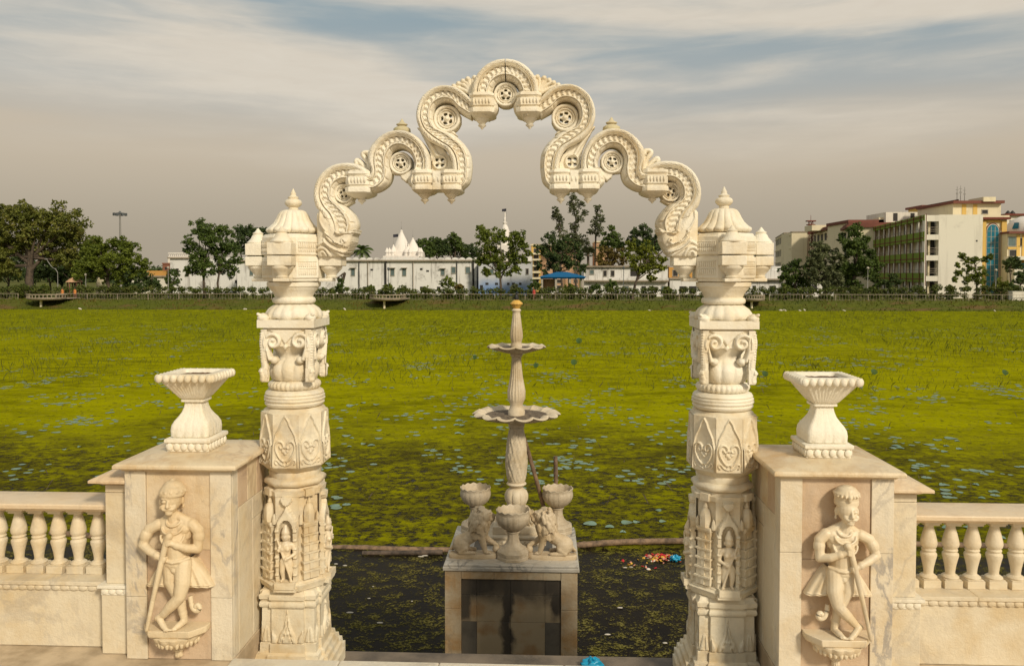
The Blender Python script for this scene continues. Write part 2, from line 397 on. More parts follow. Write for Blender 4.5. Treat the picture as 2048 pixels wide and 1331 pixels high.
class Relief:                                    # carved height field on a plate
    def __init__(s, x0, x1, z0, z1, step):
        s.xs = np.linspace(x0, x1, max(2, int(round((x1 - x0) / step)) + 1)); s.zs = np.linspace(z0, z1, max(2, int(round((z1 - z0) / step)) + 1))
        s.X, s.Z = np.meshgrid(s.xs, s.zs); s.H = np.zeros_like(s.X); s.mask = None
    def dist(s, pts):
        D = np.full(s.X.shape, 1e9)
        for (ax, az), (bx, bz) in zip(pts[:-1], pts[1:]):
            dx, dz = bx - ax, bz - az; L = dx * dx + dz * dz + 1e-12
            t = np.clip(((s.X - ax) * dx + (s.Z - az) * dz) / L, 0, 1)
            D = np.minimum(D, np.hypot(s.X - ax - t * dx, s.Z - az - t * dz))
        return D
    def inside(s, poly):
        ins = np.zeros(s.X.shape, bool); n = len(poly)
        for i in range(n):
            (ax, az), (bx, bz) = poly[i], poly[(i + 1) % n]
            c = ((az > s.Z) != (bz > s.Z)) & (s.X < (bx - ax) * (s.Z - az) / (bz - az + 1e-12) + ax); ins ^= c
        return ins
    def stroke(s, pts, r, h, add=False, base=0.0):
        d = s.dist(pts); k = np.where(d < r, base + h * np.sqrt(np.maximum(0, 1 - (d / r) ** 2)), 0)
        s.H = s.H + k if add else np.maximum(s.H, k)
    def groove(s, pts, r, h):
        d = s.dist(pts); s.H -= np.where(d < r, h * np.sqrt(np.maximum(0, 1 - (d / r) ** 2)), 0)
    def fill(s, poly, h, rnd, add=False):
        ins = s.inside(poly); d = s.dist(list(poly) + [poly[0]])
        t = np.clip(d / rnd, 0, 1); k = np.where(ins, h * np.sqrt(1 - (1 - t) ** 2), 0)
        s.H = s.H + k if add else np.maximum(s.H, k)
        return ins
    def ell(s, cx, cz, rx, rz, h, add=False):
        e = ((s.X - cx) / rx) ** 2 + ((s.Z - cz) / rz) ** 2
        k = np.where(e < 1, h * np.sqrt(np.maximum(0, 1 - e)), 0); s.H = s.H + k if add else np.maximum(s.H, k)
    def beads(s, pts, n, r, h):
        for x, z in cat_rom(pts, n): s.ell(x, z, r, r, h, True)
    def mesh(s, mb, y=0.0, two=False, back=None):
        nz, nx = s.X.shape; ok = np.ones(s.X.shape, bool) if s.mask is None else s.mask
        ids = np.full(s.X.shape, -1); k = 0
        cells = [(i, j) for i in range(nz - 1) for j in range(nx - 1) if ok[i, j] and ok[i + 1, j] and ok[i, j + 1] and ok[i + 1, j + 1]]
        vf, vb, fs = [], [], []
        def vid(i, j):
            nonlocal k
            if ids[i, j] < 0:
                ids[i, j] = k; k += 1
                vf.append((s.X[i, j], y - s.H[i, j], s.Z[i, j])); vb.append((s.X[i, j], y + s.H[i, j] if two else (y if back is None else back), s.Z[i, j]))
            return ids[i, j]
        ed = {}
        for i, j in cells:
            q_ = (vid(i, j), vid(i, j + 1), vid(i + 1, j + 1), vid(i + 1, j)); fs.append(q_)
            for a, b in zip(q_, q_[1:] + q_[:1]):
                if (b, a) in ed: del ed[(b, a)]
                else: ed[(a, b)] = 1
        n = k; out = list(fs)
        if two: out += [tuple(n + a for a in f[::-1]) for f in fs]
        if two or back is not None: out += [(b, a, n + a, n + b) for a, b in ed]
        mb.add(vf + vb if (two or back is not None) else vf, out)

def ngon(n, r=1.0, rot=None):
    rot = PI / n if rot is None else rot; k = 1 / math.cos(PI / n)   # r is the apothem
    return [(r * k * math.cos(rot + 2 * PI * i / n), r * k * math.sin(rot + 2 * PI * i / n)) for i in range(n)]
def flute(n, a, lift=0.0, p=1.0):
    def fn(t, i, r, z): 
        k = np.abs(np.cos(n * t / 2)) ** p
        return r * (1 - a + a * k), z + lift * k
    return fn
Zr = lambda k: Matrix.Rotation(k, 4, 'Z')

# ------------------------------------------------------------------ terrace (setting)
XC = -.26; GY = 5.1; FL = -.07; LAND = -.38; WATER = -2.8
def ground_box(name, mat, *b, bev=.006):
    mb = MB(); mb.box(*b); o = mb.build(name, mat, None, 0, bev); tag(o, kind='structure'); return o
for x0, x1 in ((-9, -1.834), (1.316, 9)): ground_box('terrace_floor', 'travertine', x0, x1, -6, 5.2, -1.2, FL - .003)
ground_box('terrace_floor', 'travertine', -1.830, 1.312, -6, 4.40, -1.2, FL + .016)
for i, (x0, x1) in enumerate(((-1.830, -1.2), (-1.197, -.62), (-.617, .1), (.103, .72), (.723, 1.312))):
    ground_box('threshold', 'threshold', x0, x1, 4.40, 4.54, -.3, FL + .024, bev=.008)
ground_box('landing', 'landing', -1.82, 1.33, 4.545, 5.36, -3.2, LAND, bev=.02)
for x0, x1 in ((-9, -1.825), (1.335, 9)): ground_box('embankment', 'landing', x0, x1, 5.205, 5.36, -3.2, -.13, bev=.02)

# ------------------------------------------------------------------ pillars
def figure_goddess(mb, s):                       # about .33 m tall standing figure, origin at the feet, faces -y, s mirrors
    u = .0031
    def V(x, y, z): return (s * x * u, -y * u, z * u)
    mb.ell(V(0, 6, 92), (8 * u, 8 * u, 10.5 * u)); mb.cap(V(0, 6, 100), V(0, 5, 112), 8.4 * u, 4 * u); mb.ell(V(0, 13.5, 91), (2 * u, 2 * u, 2.6 * u), 8)
    for e in (-1, 1): mb.ell(V(8 * e, 4, 90), (2.2 * u, 3 * u, 4 * u), 8)
    mb.cap(V(0, 4, 84), V(0, 3, 76), 4.5 * u, 5 * u)
    mb.cap(V(-11, 2, 74), V(11, 2, 74), 6 * u, 6 * u); mb.cap(V(0, 3, 72), V(1, 2, 54), 11.5 * u, 7.8 * u)
    for e in (-1, 1): mb.ell(V(5.5 * e, 10, 67), (5 * u, 5 * u, 5 * u), 10)
    mb.cap(V(2, 2, 47), V(-1, 1, 40), 10.5 * u, 11 * u)
    mb.chain([V(-5, 3, 40), V(-7, 6, 21), V(-6, 2, 4)], [8 * u, 5.5 * u, 3.6 * u]); mb.cap(V(-6, 2, 2), V(-8, 10, 2), 3 * u, 2.6 * u)
    mb.chain([V(6, 2, 40), V(9, 3, 21), V(8, 1, 4)], [8 * u, 5.5 * u, 3.6 * u]); mb.cap(V(8, 2, 2), V(11, 10, 2), 3 * u, 2.6 * u)
    mb.chain([V(-13, 2, 73), V(-17, 2, 58), V(-11, 11, 66)], [4.6 * u, 4 * u, 2.8 * u])
    mb.chain([V(14, 2, 73), V(19, 3, 56), V(6, 13, 49)], [4.6 * u, 4 * u, 2.8 * u])
    mb.cap(V(-15, 11, 86), V(13, 10, 2), 2.1 * u, 2.4 * u)
    for k in range(4): mb.cap(V(-11 + k, 11.5, 68.5 - k * 1.6), V(-15 + k, 14, 67 - k * 1.6), 1.3 * u, 1.2 * u, 6)
    for k in range(4): mb.cap(V(7 - k * .5, 13, 50 - k * 1.7), V(2 - k * .4, 16, 50 - k * 1.7), 1.3 * u, 1.2 * u, 6)
    mb.cap(V(-10.5, 12, 69), V(-12.5, 14.5, 71.5), 1.3 * u, 1.1 * u, 6); mb.cap(V(6.5, 14, 51), V(4, 16, 53.5), 1.3 * u, 1.1 * u, 6)
    mb.chain([V(-14, 0, 36), V(-17, -1, 18), V(-18, -1, 6)], [3.6 * u, 3 * u, 4 * u]); mb.chain([V(14, 0, 36), V(19, -1, 18), V(20, -1, 6)], [3.6 * u, 3 * u, 4 * u])

def pillar(s, label):
    cx = XC + s * 1.372; T0 = Matrix.Translation((cx, GY, 0))
    t = thing('marble_pillar', label, 'pillar', (cx, GY, LAND), 'carved marble pillars of the gateway')
    def new(): mb = MB(); mb.M = T0.copy(); return mb
    def red(h, a, d): return [(-h, -h), (-a, -h), (-a, -h - d), (a, -h - d), (a, -h), (h, -h), (h, -a), (h + d, -a), (h + d, a), (h, a), (h, h), (a, h), (a, h + d), (-a, h + d), (-a, h), (-h, h), (-h, a), (-h - d, a), (-h - d, -a), (-h, -a)]
    # base
    mb = new(); p = red(.17, .105, .016)
    mb.stack(p, [(LAND, 1.50), (-.31, 1.50), (-.305, 1.42), (-.27, 1.40), (-.262, 1.31), (-.235, 1.29), (-.228, 1.19), (-.20, 1.17), (-.19, 1.06), (-.135, 1.05), (-.13, 1.0), (.088, .985)])
    mb.stack(p, [(.0885, 1.0), (.095, 1.05), (.112, 1.075), (.128, 1.05), (.134, .98), (.142, .98), (.146, 1.07), (.172, 1.08), (.18, 1.0), (.2, .95)])
    for k in range(4):
        mb.M = T0 @ Zr(k * PI / 2)
        r = Relief(-.100, .100, -.13, .085, .005)
        r.fill([(-.062, -.13), (-.048, -.075), (-.022, -.03), (-.008, .03), (0, .08), (.008, .03), (.022, -.03), (.048, -.075), (.062, -.13)], .017, .01)
        for e in (-1, 1):
            r.groove([(0, .05), (e * .003, -.02), (e * .02, -.08), (e * .035, -.125)], .005, .01)
            r.ell(e * .028, -.10, .012, .014, .008, True); r.ell(e * .013, -.065, .009, .013, .008, True)
            r.fill([(e * .100, -.13), (e * .066, -.13), (e * .072, -.09), (e * .086, -.07), (e * .100, -.04)], .015, .01)
        r.H = np.maximum(r.H, 0) + .003; r.mesh(mb, -.1840)
        for e in (-1, 1):
            r = Relief(-.032, .032, -.13, .0, .005); r.fill([(-.032, -.13), (-.02, -.07), (0, -.01), (.02, -.07), (.032, -.13)], .012, .01); r.groove([(0, -.02), (0, -.12)], .004, .008)
            r.H = np.maximum(r.H, 0) + .002
            for i_ in range(1): mb2 = r
            r.X = r.X + e * .137; r.mesh(mb, -.169)
    mb.build('base', 'marble_old', t, 40)
    # shrine section
    mb = new(); oc = ngon(8, 1.0)
    mb.stack(oc, [(.2, .165), (.205, .20), (.245, .215), (.252, .195), (.262, .195), (.27, .172), (.70, .160), (.79, .160), (.795, .178), (.825, .182), (.83, .165), (.846, .155)])
    for k in range(4):
        mb.M = T0 @ Zr(k * PI / 2)
        r = Relief(-.074, .074, .265, .795, .005)
        ogee = [(-.064, .60), (-.060, .64), (-.045, .665), (-.02, .70), (0, .745), (.02, .70), (.045, .665), (.060, .64), (.064, .60)]
        r.fill([(-.072, .265), (-.072, .61)] + ogee + [(.072, .61), (.072, .265)], .030, .006)
        for e in (-1, 1):
            for j in range(6): r.stroke([(e * .070, .31 + j * .055), (e * .05, .31 + j * .055)], .007, .012, True)
            for j in range(6): r.ell(e * (.058 - j * .009), .645 + j * .015, .006, .006, .008, True)
        dd = r.inside([(-.044, .28), (-.044, .585), (-.036, .62), (-.02, .645), (0, .655), (.02, .645), (.036, .62), (.044, .585), (.044, .28)])
        r.H = np.where(dd, -.012, r.H)
        r.H = np.where(r.inside([(-.033 + .033 * 0, .793), (-.033, .775), (-.02, .752), (0, .742), (.02, .752), (.033, .775), (.033, .793)]), .030, r.H)
        r.mesh(mb, -.1745)
        mb.box(-.062, .062, -.245, -.165, .232, .272); mb.box(-.070, .070, -.236, -.16, .2125, .2315)
        mb.M = T0 @ Zr(k * PI / 2 + PI / 4)                     # miniature tower on the corner face
        for j in range(6):
            z = .272 + j * .057; wd = .060 - j * .0022; dp = .205 - j * .0028
            mb.box(-wd * .86, wd * .86, -dp, -.15, z, z + .045); mb.box(-wd, wd, -dp - .010, -.15, z + .0452, z + .0565)
            mb.box(-.012, .012, -dp - .007, -.15, z + .003, z + .043)
        mb.box(-.05, .05, -.205, -.15, .6145, .630); mb.lathe([(.034, .63), (.037, .655), (.036, .70), (.027, .735), (.012, .748), (.016, .752), (.012, .762), (.002, .785)], 12, flute(6, .12), c=(0, -.178, 0))
        mb.box(-.030, .030, -.195, -.15, .793, .838)
        for e in (-1, 1): mb.lathe([(.013, .62), (.015, .64), (.010, .67), (.002, .685)], 8, c=(e * .058, -.178, 0))
    sh = mb.build('shrine_panel', 'marble_old', t, 40)
    for k in range(4):
        g_ = MB(); g_.M = T0 @ Zr(k * PI / 2) @ Matrix.Translation((0, -.192, .272)); figure_goddess(g_, -s if k == 0 else s)
        g_.build('goddess_relief', 'statue', sh, vox=.0042, sm=2)
    # ring, heart block, beaded band
    mb = new(); mb.stack(ngon(8), [(.846, .150), (.852, .17), (.865, .181), (.882, .181), (.893, .168), (.897, .15), (.925, .155), (.94, .15)]); mb.build('octagonal_ring', 'marble_old', t, 50)
    mb = new(); mb.stack(ngon(8), [(.94, .150), (.945, .160), (.972, .186), (.980, .197), (1.30, .195), (1.318, .192), (1.322, .182), (1.34, .172), (1.345, .16)])
    for k in range(8):
        mb.M = T0 @ Zr(k * PI / 4)
        r = Relief(-.0795, .0795, .982, 1.312, .0042)
        for e in (-1, 1):
            r.stroke([(e * .079, .99), (e * .076, 1.12), (e * .06, 1.19), (e * .028, 1.25), (e * .02, 1.275), (0, 1.307)], .005, .011)
            r.stroke(cat_rom([(0, 1.02), (e * .03, 1.04), (e * .056, 1.085), (e * .060, 1.125), (e * .042, 1.150), (e * .018, 1.142), (e * .010, 1.118), (e * .024, 1.105), (e * .034, 1.118)], 24).tolist(), .0062, .013)
            r.stroke(cat_rom([(e * .014, 1.0), (e * .035, 1.012), (e * .055, 1.035), (e * .066, 1.02), (e * .055, 1.005)], 12).tolist(), .005, .010)
            r.ell(e * .014, 1.09, .011, .013, .011)
        r.ell(0, 1.075, .011, .013, .012); r.ell(0, 1.115, .009, .014, .012); r.ell(0, 1.012, .015, .021, .013)
        r.H = np.where(((r.X / .009) ** 2 + ((r.Z - 1.012) / .014) ** 2) < 1, .001, r.H)
        r.H = np.maximum(r.H, 0) + .002
        off = .197 - (np.clip(r.Z, .98, 1.3) - .980) * (.002 / .32)
        r.H = r.H + off; r.mesh(mb, 0)
    mb.build('heart_panel', 'marble_old', t, 40)
    mb = new()
    def beadfn(t_, i, r, z): return r + (.004 * np.abs(np.cos(30 * t_)) if i in (6, 7, 9, 10) else 0), z
    mb.lathe([(.15, 1.345), (.172, 1.349), (.186, 1.362), (.188, 1.372), (.180, 1.378), (.184, 1.384), (.1885, 1.391), (.1885, 1.398), (.185, 1.402), (.187, 1.410), (.187, 1.416), (.181, 1.424), (.186, 1.432), (.178, 1.446), (.16, 1.456)], 120, beadfn)
    def ribs(t_, i, r, z): return r * (.955 + .045 * np.abs(np.cos(16 * t_))), z
    mb.lathe([(.14, 1.456), (.156, 1.462), (.164, 1.474), (.168, 1.486), (.164, 1.499), (.152, 1.509), (.13, 1.515)], 128, ribs)
    mb.build('beaded_band', 'marble', t, 60)
    # vase block
    mb = new(); mb.box(-.150, .150, -.150, .150, 1.74, 1.858)
    def pot(t_, i, r, z): return (r * (.93 + .07 * np.abs(np.cos(6 * t_)) ** .6) if i in range(2, 8) else r), z
    mb.lathe([(.09, 1.51), (.125, 1.514), (.145, 1.525), (.158, 1.555), (.162, 1.585), (.156, 1.615), (.138, 1.638), (.115, 1.655), (.108, 1.668), (.112, 1.69), (.135, 1.72), (.15, 1.745)], 96, pot)
    mb.build('vase', 'marble', t, 60)
    mb = new()
    def vz(l): return [((x - 315) / 350 * .34, 1.852 - (z - 890) / 325 * .335) for x, z in l]
    for k in range(4):
        mb.M = T0 @ Zr(k * PI / 2)
        r = Relief(-.170, .170, 1.517, 1.852, .0042)
        r.fill(vz([(140, 890), (140, 912), (200, 905), (250, 925), (285, 965), (298, 985), (282, 1000), (305, 1025), (328, 1000), (312, 985), (330, 965), (372, 925), (420, 905), (490, 912), (490, 890)]), .026, .012)
        for e in (-1, 1):
            f = lambda l: [(e * x, z) for x, z in vz(l)]
            r.stroke(f([(163, 918), (158, 990), (165, 1060), (172, 1120), (168, 1170)]), .021, .030)
            r.stroke(f([(150, 1150), (165, 1185), (160, 1200)]), .024, .036)
            sp = [(228 + 62 * (1 - a / 11.5) * math.cos(a * .9 + 2.6), 970 + 58 * (1 - a / 11.5) * math.sin(a * .9 + 2.6)) for a in np.linspace(0, 9.5, 26)]
            r.stroke(f([(205, 1075), (188, 1020), (172, 985)] + sp), .0150, .042)
            r.ell(*f([(228, 970)])[0], .048, .045, .026)
            r.stroke(f([(178, 960), (190, 1030), (205, 1070), (232, 1085)]), .017, .034); r.ell(*f([(230, 1082)])[0], .027, .026, .036)
            r.groove(f([(182, 930), (180, 1000), (190, 1080), (186, 1150)]), .004, .014)
            r.beads(f([(150, 920), (146, 1000), (150, 1080), (152, 1150)]), 16, .0075, .008)
        r.mask = r.H > .004; r.mesh(mb, -.137, back=-.122)
    mb.build('volute', 'marble', t, 45)
    # lotus collar, plate, neck
    mb = new(); mb.box(-.180, .180, -.180, .180, 1.8585, 1.908)
    for a in (-1, 1):
        for b in (-1, 1):
            mb.lathe([(.035, 1.908), (.038, 1.922), (.027, 1.938), (.008, 1.950)], 10, c=(a * .150, b * .150, 0)); mb.cap((a * .138, b * .138, 1.915), (a * .174, b * .174, 1.944), .022, .010)
    mb.build('square_plate', 'marble', t, 40, .004)
    def lot(t_, i, r, z):
        k = np.abs(np.cos(8 * t_)); return r * (.95 + .06 * k ** .7), z - (.012 * np.abs(np.cos(4 * t_)) if i < 3 else 0)
    mb = new(); mb.lathe([(.150, 1.909), (.176, 1.9205), (.182, 1.932), (.176, 1.95), (.158, 1.975), (.135, 1.992), (.118, 2.002), (.10, 2.006)], 96, lot); mb.build('lotus_collar', 'marble', t, 60)
    mb = new(); mb.lathe([(.11, 2.004), (.128, 2.008), (.136, 2.018), (.137, 2.030), (.130, 2.043), (.118, 2.048), (.122, 2.055), (.130, 2.075), (.148, 2.095), (.152, 2.10), (.154, 2.108), (.168, 2.118), (.170, 2.142), (.15, 2.147)], 48); mb.build('neck', 'marble', t, 45)
    # capital
    mb = new(); mb.stack(ngon(8), [(2.147, .150), (2.15, .172), (2.165, .172), (2.17, .182), (2.298, .182), (2.304, .170), (2.312, .168), (2.316, .182), (2.425, .180), (2.432, .172), (2.446, .165), (2.450, .13)])
    for k in range(4):
        mb.M = T0 @ Zr(PI / 4 + k * PI / 2)
        for z0, z1 in ((2.19, 2.225), (2.238, 2.27), (2.335, 2.355), (2.362, 2.392)):
            for i in range(9): x = -.058 + i * .0145; mb.box(x - .0042, x + .0042, -.188, -.178, z0, z1)
            mb.box(-.066, .066, -.186, -.178, z1 + .001, z1 + .007)
    mb.build('capital', 'marble', t, 40, .003)
    for k in range(4):
        ang = k * PI / 2; inner = (k == 1 and s < 0) or (k == 3 and s > 0)
        mb = new(); mb.M = T0 @ Zr(ang); ext = .325 if inner else .292
        mb.box(-.074, .074, -ext, -.183, 2.246, 2.3055)
        if not inner: mb.box(-.074, .074, -ext, -.183, 2.3125, 2.388)
        mb.box(-.05, .05, -.26, -.174, 2.1475, 2.168)
        am = mb.build('corbel_arm', 'marble', t, 40, .004)
        mb = new(); mb.M = T0 @ Zr(ang); mb.lathe([(.034, 2.168), (.040, 2.178), (.030, 2.183), (.034, 2.192), (.052, 2.212), (.064, 2.226), (.069, 2.232), (.069, 2.2455)], 28, c=(0, -.225 - (.02 if inner else 0), 0)); mb.build('bowl_corbel', 'marble', am, 40)
        if not inner:
            mb = new(); mb.M = T0 @ Zr(ang); mb.lathe([(.068, 2.3885), (.070, 2.396), (.058, 2.408), (.046, 2.422), (.036, 2.442), (.030, 2.447), (.033, 2.453), (.034, 2.458), (.020, 2.465), (.016, 2.472), (.004, 2.488)], 28, c=(0, -.232, 0)); mb.build('small_dome', 'marble', am, 40)
    # dome and finial
    def dm(t_, i, r, z):
        k = np.abs(np.cos(8 * t_)) ** .55; a = (.0, .10, .13, .12, .10, .09, .08, .07, .05, .0, 0)[i]
        return r * (1 - a + a * k), z
    mb = new(); mb.lathe([(.13, 2.451), (.160, 2.456), (.172, 2.470), (.170, 2.482), (.150, 2.495), (.125, 2.520), (.108, 2.548), (.096, 2.575), (.080, 2.596), (.060, 2.604), (.04, 2.606)], 128, dm); mb.build('ribbed_dome', 'marble', t, 70)
    mb = new(); mb.lathe([(.030, 2.606), (.032, 2.616), (.028, 2.622), (.040, 2.628), (.053, 2.642), (.055, 2.654), (.048, 2.668), (.030, 2.676), (.034, 2.682), (.034, 2.688), (.022, 2.694), (.017, 2.704), (.019, 2.710), (.012, 2.722), (.003, 2.742)], 32); mb.build('finial', 'marble', t, 50)
    return t
pillar(-1, 'carved marble pillar with domed capital beside the left guard pedestal, holding the left arch foot')
pillar(1, 'carved marble pillar with domed capital beside the right guard pedestal, holding the right arch foot')

# ------------------------------------------------------------------ scalloped arch
def A2(px, py): p = P(px, py, GY); return (p.x - XC, p.z)
def z1(l): return [A2(820 + x / 7.83, 110 + y / 7.83) for x, y in l]
def z2(l): return [A2(720 + x / 5.325, 170 + y / 5.325) for x, y in l]
def z3(l): return [A2(620 + x / 5.544, 290 + y / 5.544) for x, y in l]
arch = thing('scalloped_arch', 'cream marble arch of carved scroll bands and rosettes carried by the two pillars', 'arch', (XC, GY, 2.306))
TA = Matrix.Translation((XC, GY, 0))

def ribbon(Tl, Bl):
    n0 = 600; T_ = cat_rom(Tl, n0); B_ = cat_rom(Bl, n0); mid = (T_ + B_) / 2
    s = np.concatenate([[0], np.cumsum(np.hypot(*np.diff(mid, axis=0).T))]); N = int(s[-1] / .007)
    si = np.linspace(0, s[-1], N)
    T_ = np.stack([np.interp(si, s, T_[:, k]) for k in (0, 1)], 1); B_ = np.stack([np.interp(si, s, B_[:, k]) for k in (0, 1)], 1)
    us = np.concatenate([[0, .004, .02], np.linspace(.04, .30, 9), [.315, .33, .345], np.linspace(.36, .74, 17), [.75, .765, .78], np.linspace(.79, .985, 10), [.996, 1.0]])
    U, S = np.meshgrid(us, si)
    d = np.zeros_like(U)
    tor = .072 + .050 * np.sqrt(np.maximum(0, 1 - ((U - .17) / .172) ** 2)) + .0042 * np.sin(2 * PI * S / .026) * np.sin(2 * PI * U * 13)
    fil = .112 + .010 * np.cos((U - .345) / .03 * PI / 2); fil = np.where((U > .318) & (U < .372), fil, .096)
    u2 = (U - .55) / .19
    wave = np.sin(2 * PI * (S / .036 + .55 * np.abs(u2))); flo = np.cos(2 * PI * S / .036 + 1.0) * np.cos(u2 * PI * 2.0)
    band = .102 + .0062 * np.tanh(3 * wave) + .0055 * flo
    bead = .088 - .045 * np.clip((U - .79) / .21, 0, 1) + .016 * np.sqrt(np.clip(1 - ((U - .885) / .085) ** 2, 0, 1)) * np.clip(1.25 - np.abs(((S / .068) % 1) * 2 - 1) ** 6 * 1.6, 0, 1)
    d = np.where(U < .33, tor, np.where(U < .372, fil, np.where(U < .735, band, np.where(U < .785, .113, bead))))
    d = np.where(U <= .003, 0, np.where(U >= .9999, 0, d)); d = np.where((U > .003) & (U < .006), .066, d)
    pt = T_[:, None, :] + (B_ - T_)[:, None, :] * U[..., None]
    mb = MB(); mb.M = TA.copy()
    ring = np.concatenate([np.stack([pt[..., 0], -d, pt[..., 1]], -1), np.stack([pt[:, -2:0:-1, 0], d[:, -2:0:-1], pt[:, -2:0:-1, 1]], -1)], 1)
    n_ = mb.n; mb.grid(ring, False, True); m_ = ring.shape[1]
    mb.f.append(tuple(range(m_))); mb.f.append(tuple((N - 1) * m_ + i for i in range(m_))[::-1])
    return mb
def both(fn, name, mat, parent, **kw):
    out = []
    for mir in (False, True):
        mb = fn()
        vs = np.concatenate(mb.v)
        if mir: vs[:, 0] = 2 * XC - vs[:, 0]; mb.f = [f[::-1] for f in mb.f]
        mb.v = [vs]; out.append(mb.build(name, mat, parent[mir] if isinstance(parent, list) else parent, **kw))
    return out

R1T = z3([(250, 960), (205, 850), (160, 760), (105, 690), (84, 560), (110, 430), (180, 320), (290, 245), (420, 217), (560, 230), (680, 300)]) + z2([(40, 925), (140, 965), (150, 900), (115, 790), (140, 690), (220, 590), (320, 528), (440, 505), (560, 530), (670, 610), (740, 720), (768, 830), (770, 945), (765, 1020), (740, 1090)])
R1B = z3([(510, 985), (545, 890), (510, 790), (420, 690), (330, 640), (308, 560), (325, 490), (370, 440), (440, 425), (520, 450), (640, 520)]) + z2([(60, 1150), (190, 1145), (310, 1070), (352, 960), (332, 860), (342, 780), (380, 715), (440, 692), (500, 708), (560, 760), (590, 840), (588, 890), (550, 960), (520, 1050), (585, 1130)])
R2T = z2([(985, 1090), (996, 1020), (1000, 945), (992, 850), (965, 770), (910, 700), (820, 655), (730, 600), (660, 500), (622, 380), (635, 260), (690, 150), (790, 70), (900, 38), (1030, 55), (1130, 115), (1200, 190)])
R2B = z2([(1070, 1140), (1165, 1050), (1190, 945), (1195, 850), (1180, 745), (1130, 655), (1060, 585), (990, 530), (850, 480), (800, 400), (795, 330), (815, 265), (862, 222), (930, 205), (1000, 230), (1060, 300), (1190, 375)])
ex = [(44, 237), (56, 228), (64, 212)]; fx3 = [(33, 238), (20, 230), (15, 214)]
R3T = [A2(1012 - x, y) for x, y in ex] + [A2(1012 + 66.5 * math.cos(a), 191.5 - 66.5 * math.sin(a)) for a in np.linspace(PI, 0, 13)] + [A2(1012 + x, y) for x, y in ex[::-1]]
R3B = [A2(1012 - x, y) for x, y in fx3] + [A2(1012 + 26.5 * math.cos(a), 191.5 - 26.5 * math.sin(a)) for a in np.linspace(PI, 0, 13)] + [A2(1012 + x, y) for x, y in fx3[::-1]]
cxm = A2(1012, 191.5)[0]
R3T = [(x - cxm, z) for x, z in R3T]; R3B = [(x - cxm, z) for x, z in R3B]
lo = both(lambda: ribbon(R1T, R1B), 'scroll_band', 'marble', arch, smooth=50)
up = both(lambda: ribbon(R2T, R2B), 'scroll_band', 'marble', arch, smooth=50)
h_ = len(R3T) // 2
for sg in (0, 1):                                # the crown is two blocks with an open joint down the middle
    tl_, bl_ = (R3T[:h_ + 1], R3B[:h_ + 1]) if sg == 0 else (R3T[h_:], R3B[h_:])
    e_ = -.0032 if sg == 0 else .0032
    if sg == 0: tl_ = tl_[:-1] + [(e_, tl_[-1][1])]; bl_ = bl_[:-1] + [(e_, bl_[-1][1])]
    else: tl_ = [(e_, tl_[0][1])] + tl_[1:]; bl_ = [(e_, bl_[0][1])] + bl_[1:]
    ribbon(tl_, bl_).build('scroll_band', 'marble', arch, 50)
def rosette(c, r_px, name='rosette', parent=None, sc=1.0, mirror_too=True, holes=5, rot=.3, yy=.055):
    def mk(cc=c):
        x, z = cc; r = r_px * .00319
        rl = Relief(x - r, x + r, z - r, z + r, .0042); rr = np.hypot(rl.X - x, rl.Z - z) / r; th = np.arctan2(rl.Z - z, rl.X - x)
        h = .028 + .022 * np.sqrt(np.clip(1 - ((rr - .86) / .14) ** 2, 0, 1)) + .014 * np.sqrt(np.clip(1 - ((rr - .64) / .06) ** 2, 0, 1)) + .02 * np.sqrt(np.clip(1 - (rr / .16) ** 2, 0, 1)) + .008 * (rr < .5)
        rl.H = h + .012; hole = np.zeros(rr.shape, bool)
        for k in range(holes):
            a = 2 * PI * k / holes + rot; dx = (rl.X - x) / r - .33 * math.cos(a); dz = (rl.Z - z) / r - .33 * math.sin(a)
            u = dx * math.cos(a) + dz * math.sin(a); v_ = -dx * math.sin(a) + dz * math.cos(a); hole |= (u / .085) ** 2 + (v_ / .135) ** 2 < 1
        rl.mask = (rr <= 1.0) & ~hole; m_ = MB(); m_.M = TA.copy(); rl.mesh(m_, 0, two=True); return m_
    if mirror_too: return both(mk, name, 'marble', parent or arch, smooth=50)
    return mk().build(name, 'marble', arch, 50)
rosette(z3([(398, 545)])[0], 20); rosette(z2([(447, 845)])[0], 23, rot=1.0); rosette(z2([(935, 375)])[0], 27.5, rot=.6)
rosette((0, A2(1012, 191.5)[1] - .004), 24.5, mirror_too=False)
for l in (z2([(352, 960), (330, 870), (350, 850), (440, 930), (520, 930), (585, 880), (590, 960), (540, 1010), (500, 1050), (450, 1010), (430, 965)]),
          z2([(800, 430), (830, 470), (930, 485), (1000, 490), (1060, 560), (1000, 540), (900, 505), (800, 470)]),
          z3([(310, 600), (330, 640), (420, 650), (480, 600), (500, 640), (420, 690), (330, 650)])):
    def web(l=l):                                # stone left between bands and rosettes
        m_ = MB(); m_.M = TA.copy()
        rl = Relief(min(p[0] for p in l), max(p[0] for p in l), min(p[1] for p in l), max(p[1] for p in l), .0042)
        ins = rl.fill(l, .028, .012); rl.H += .02; rl.mask = ins; rl.mesh(m_, 0, two=True); return m_
    both(web, 'scroll_web', 'marble', arch, smooth=50)
spl = z2([(775, 945), (772, 830), (745, 700), (690, 590), (640, 500), (610, 470), (640, 460), (700, 560), (790, 640), (900, 690), (965, 770), (995, 850), (1000, 945)])
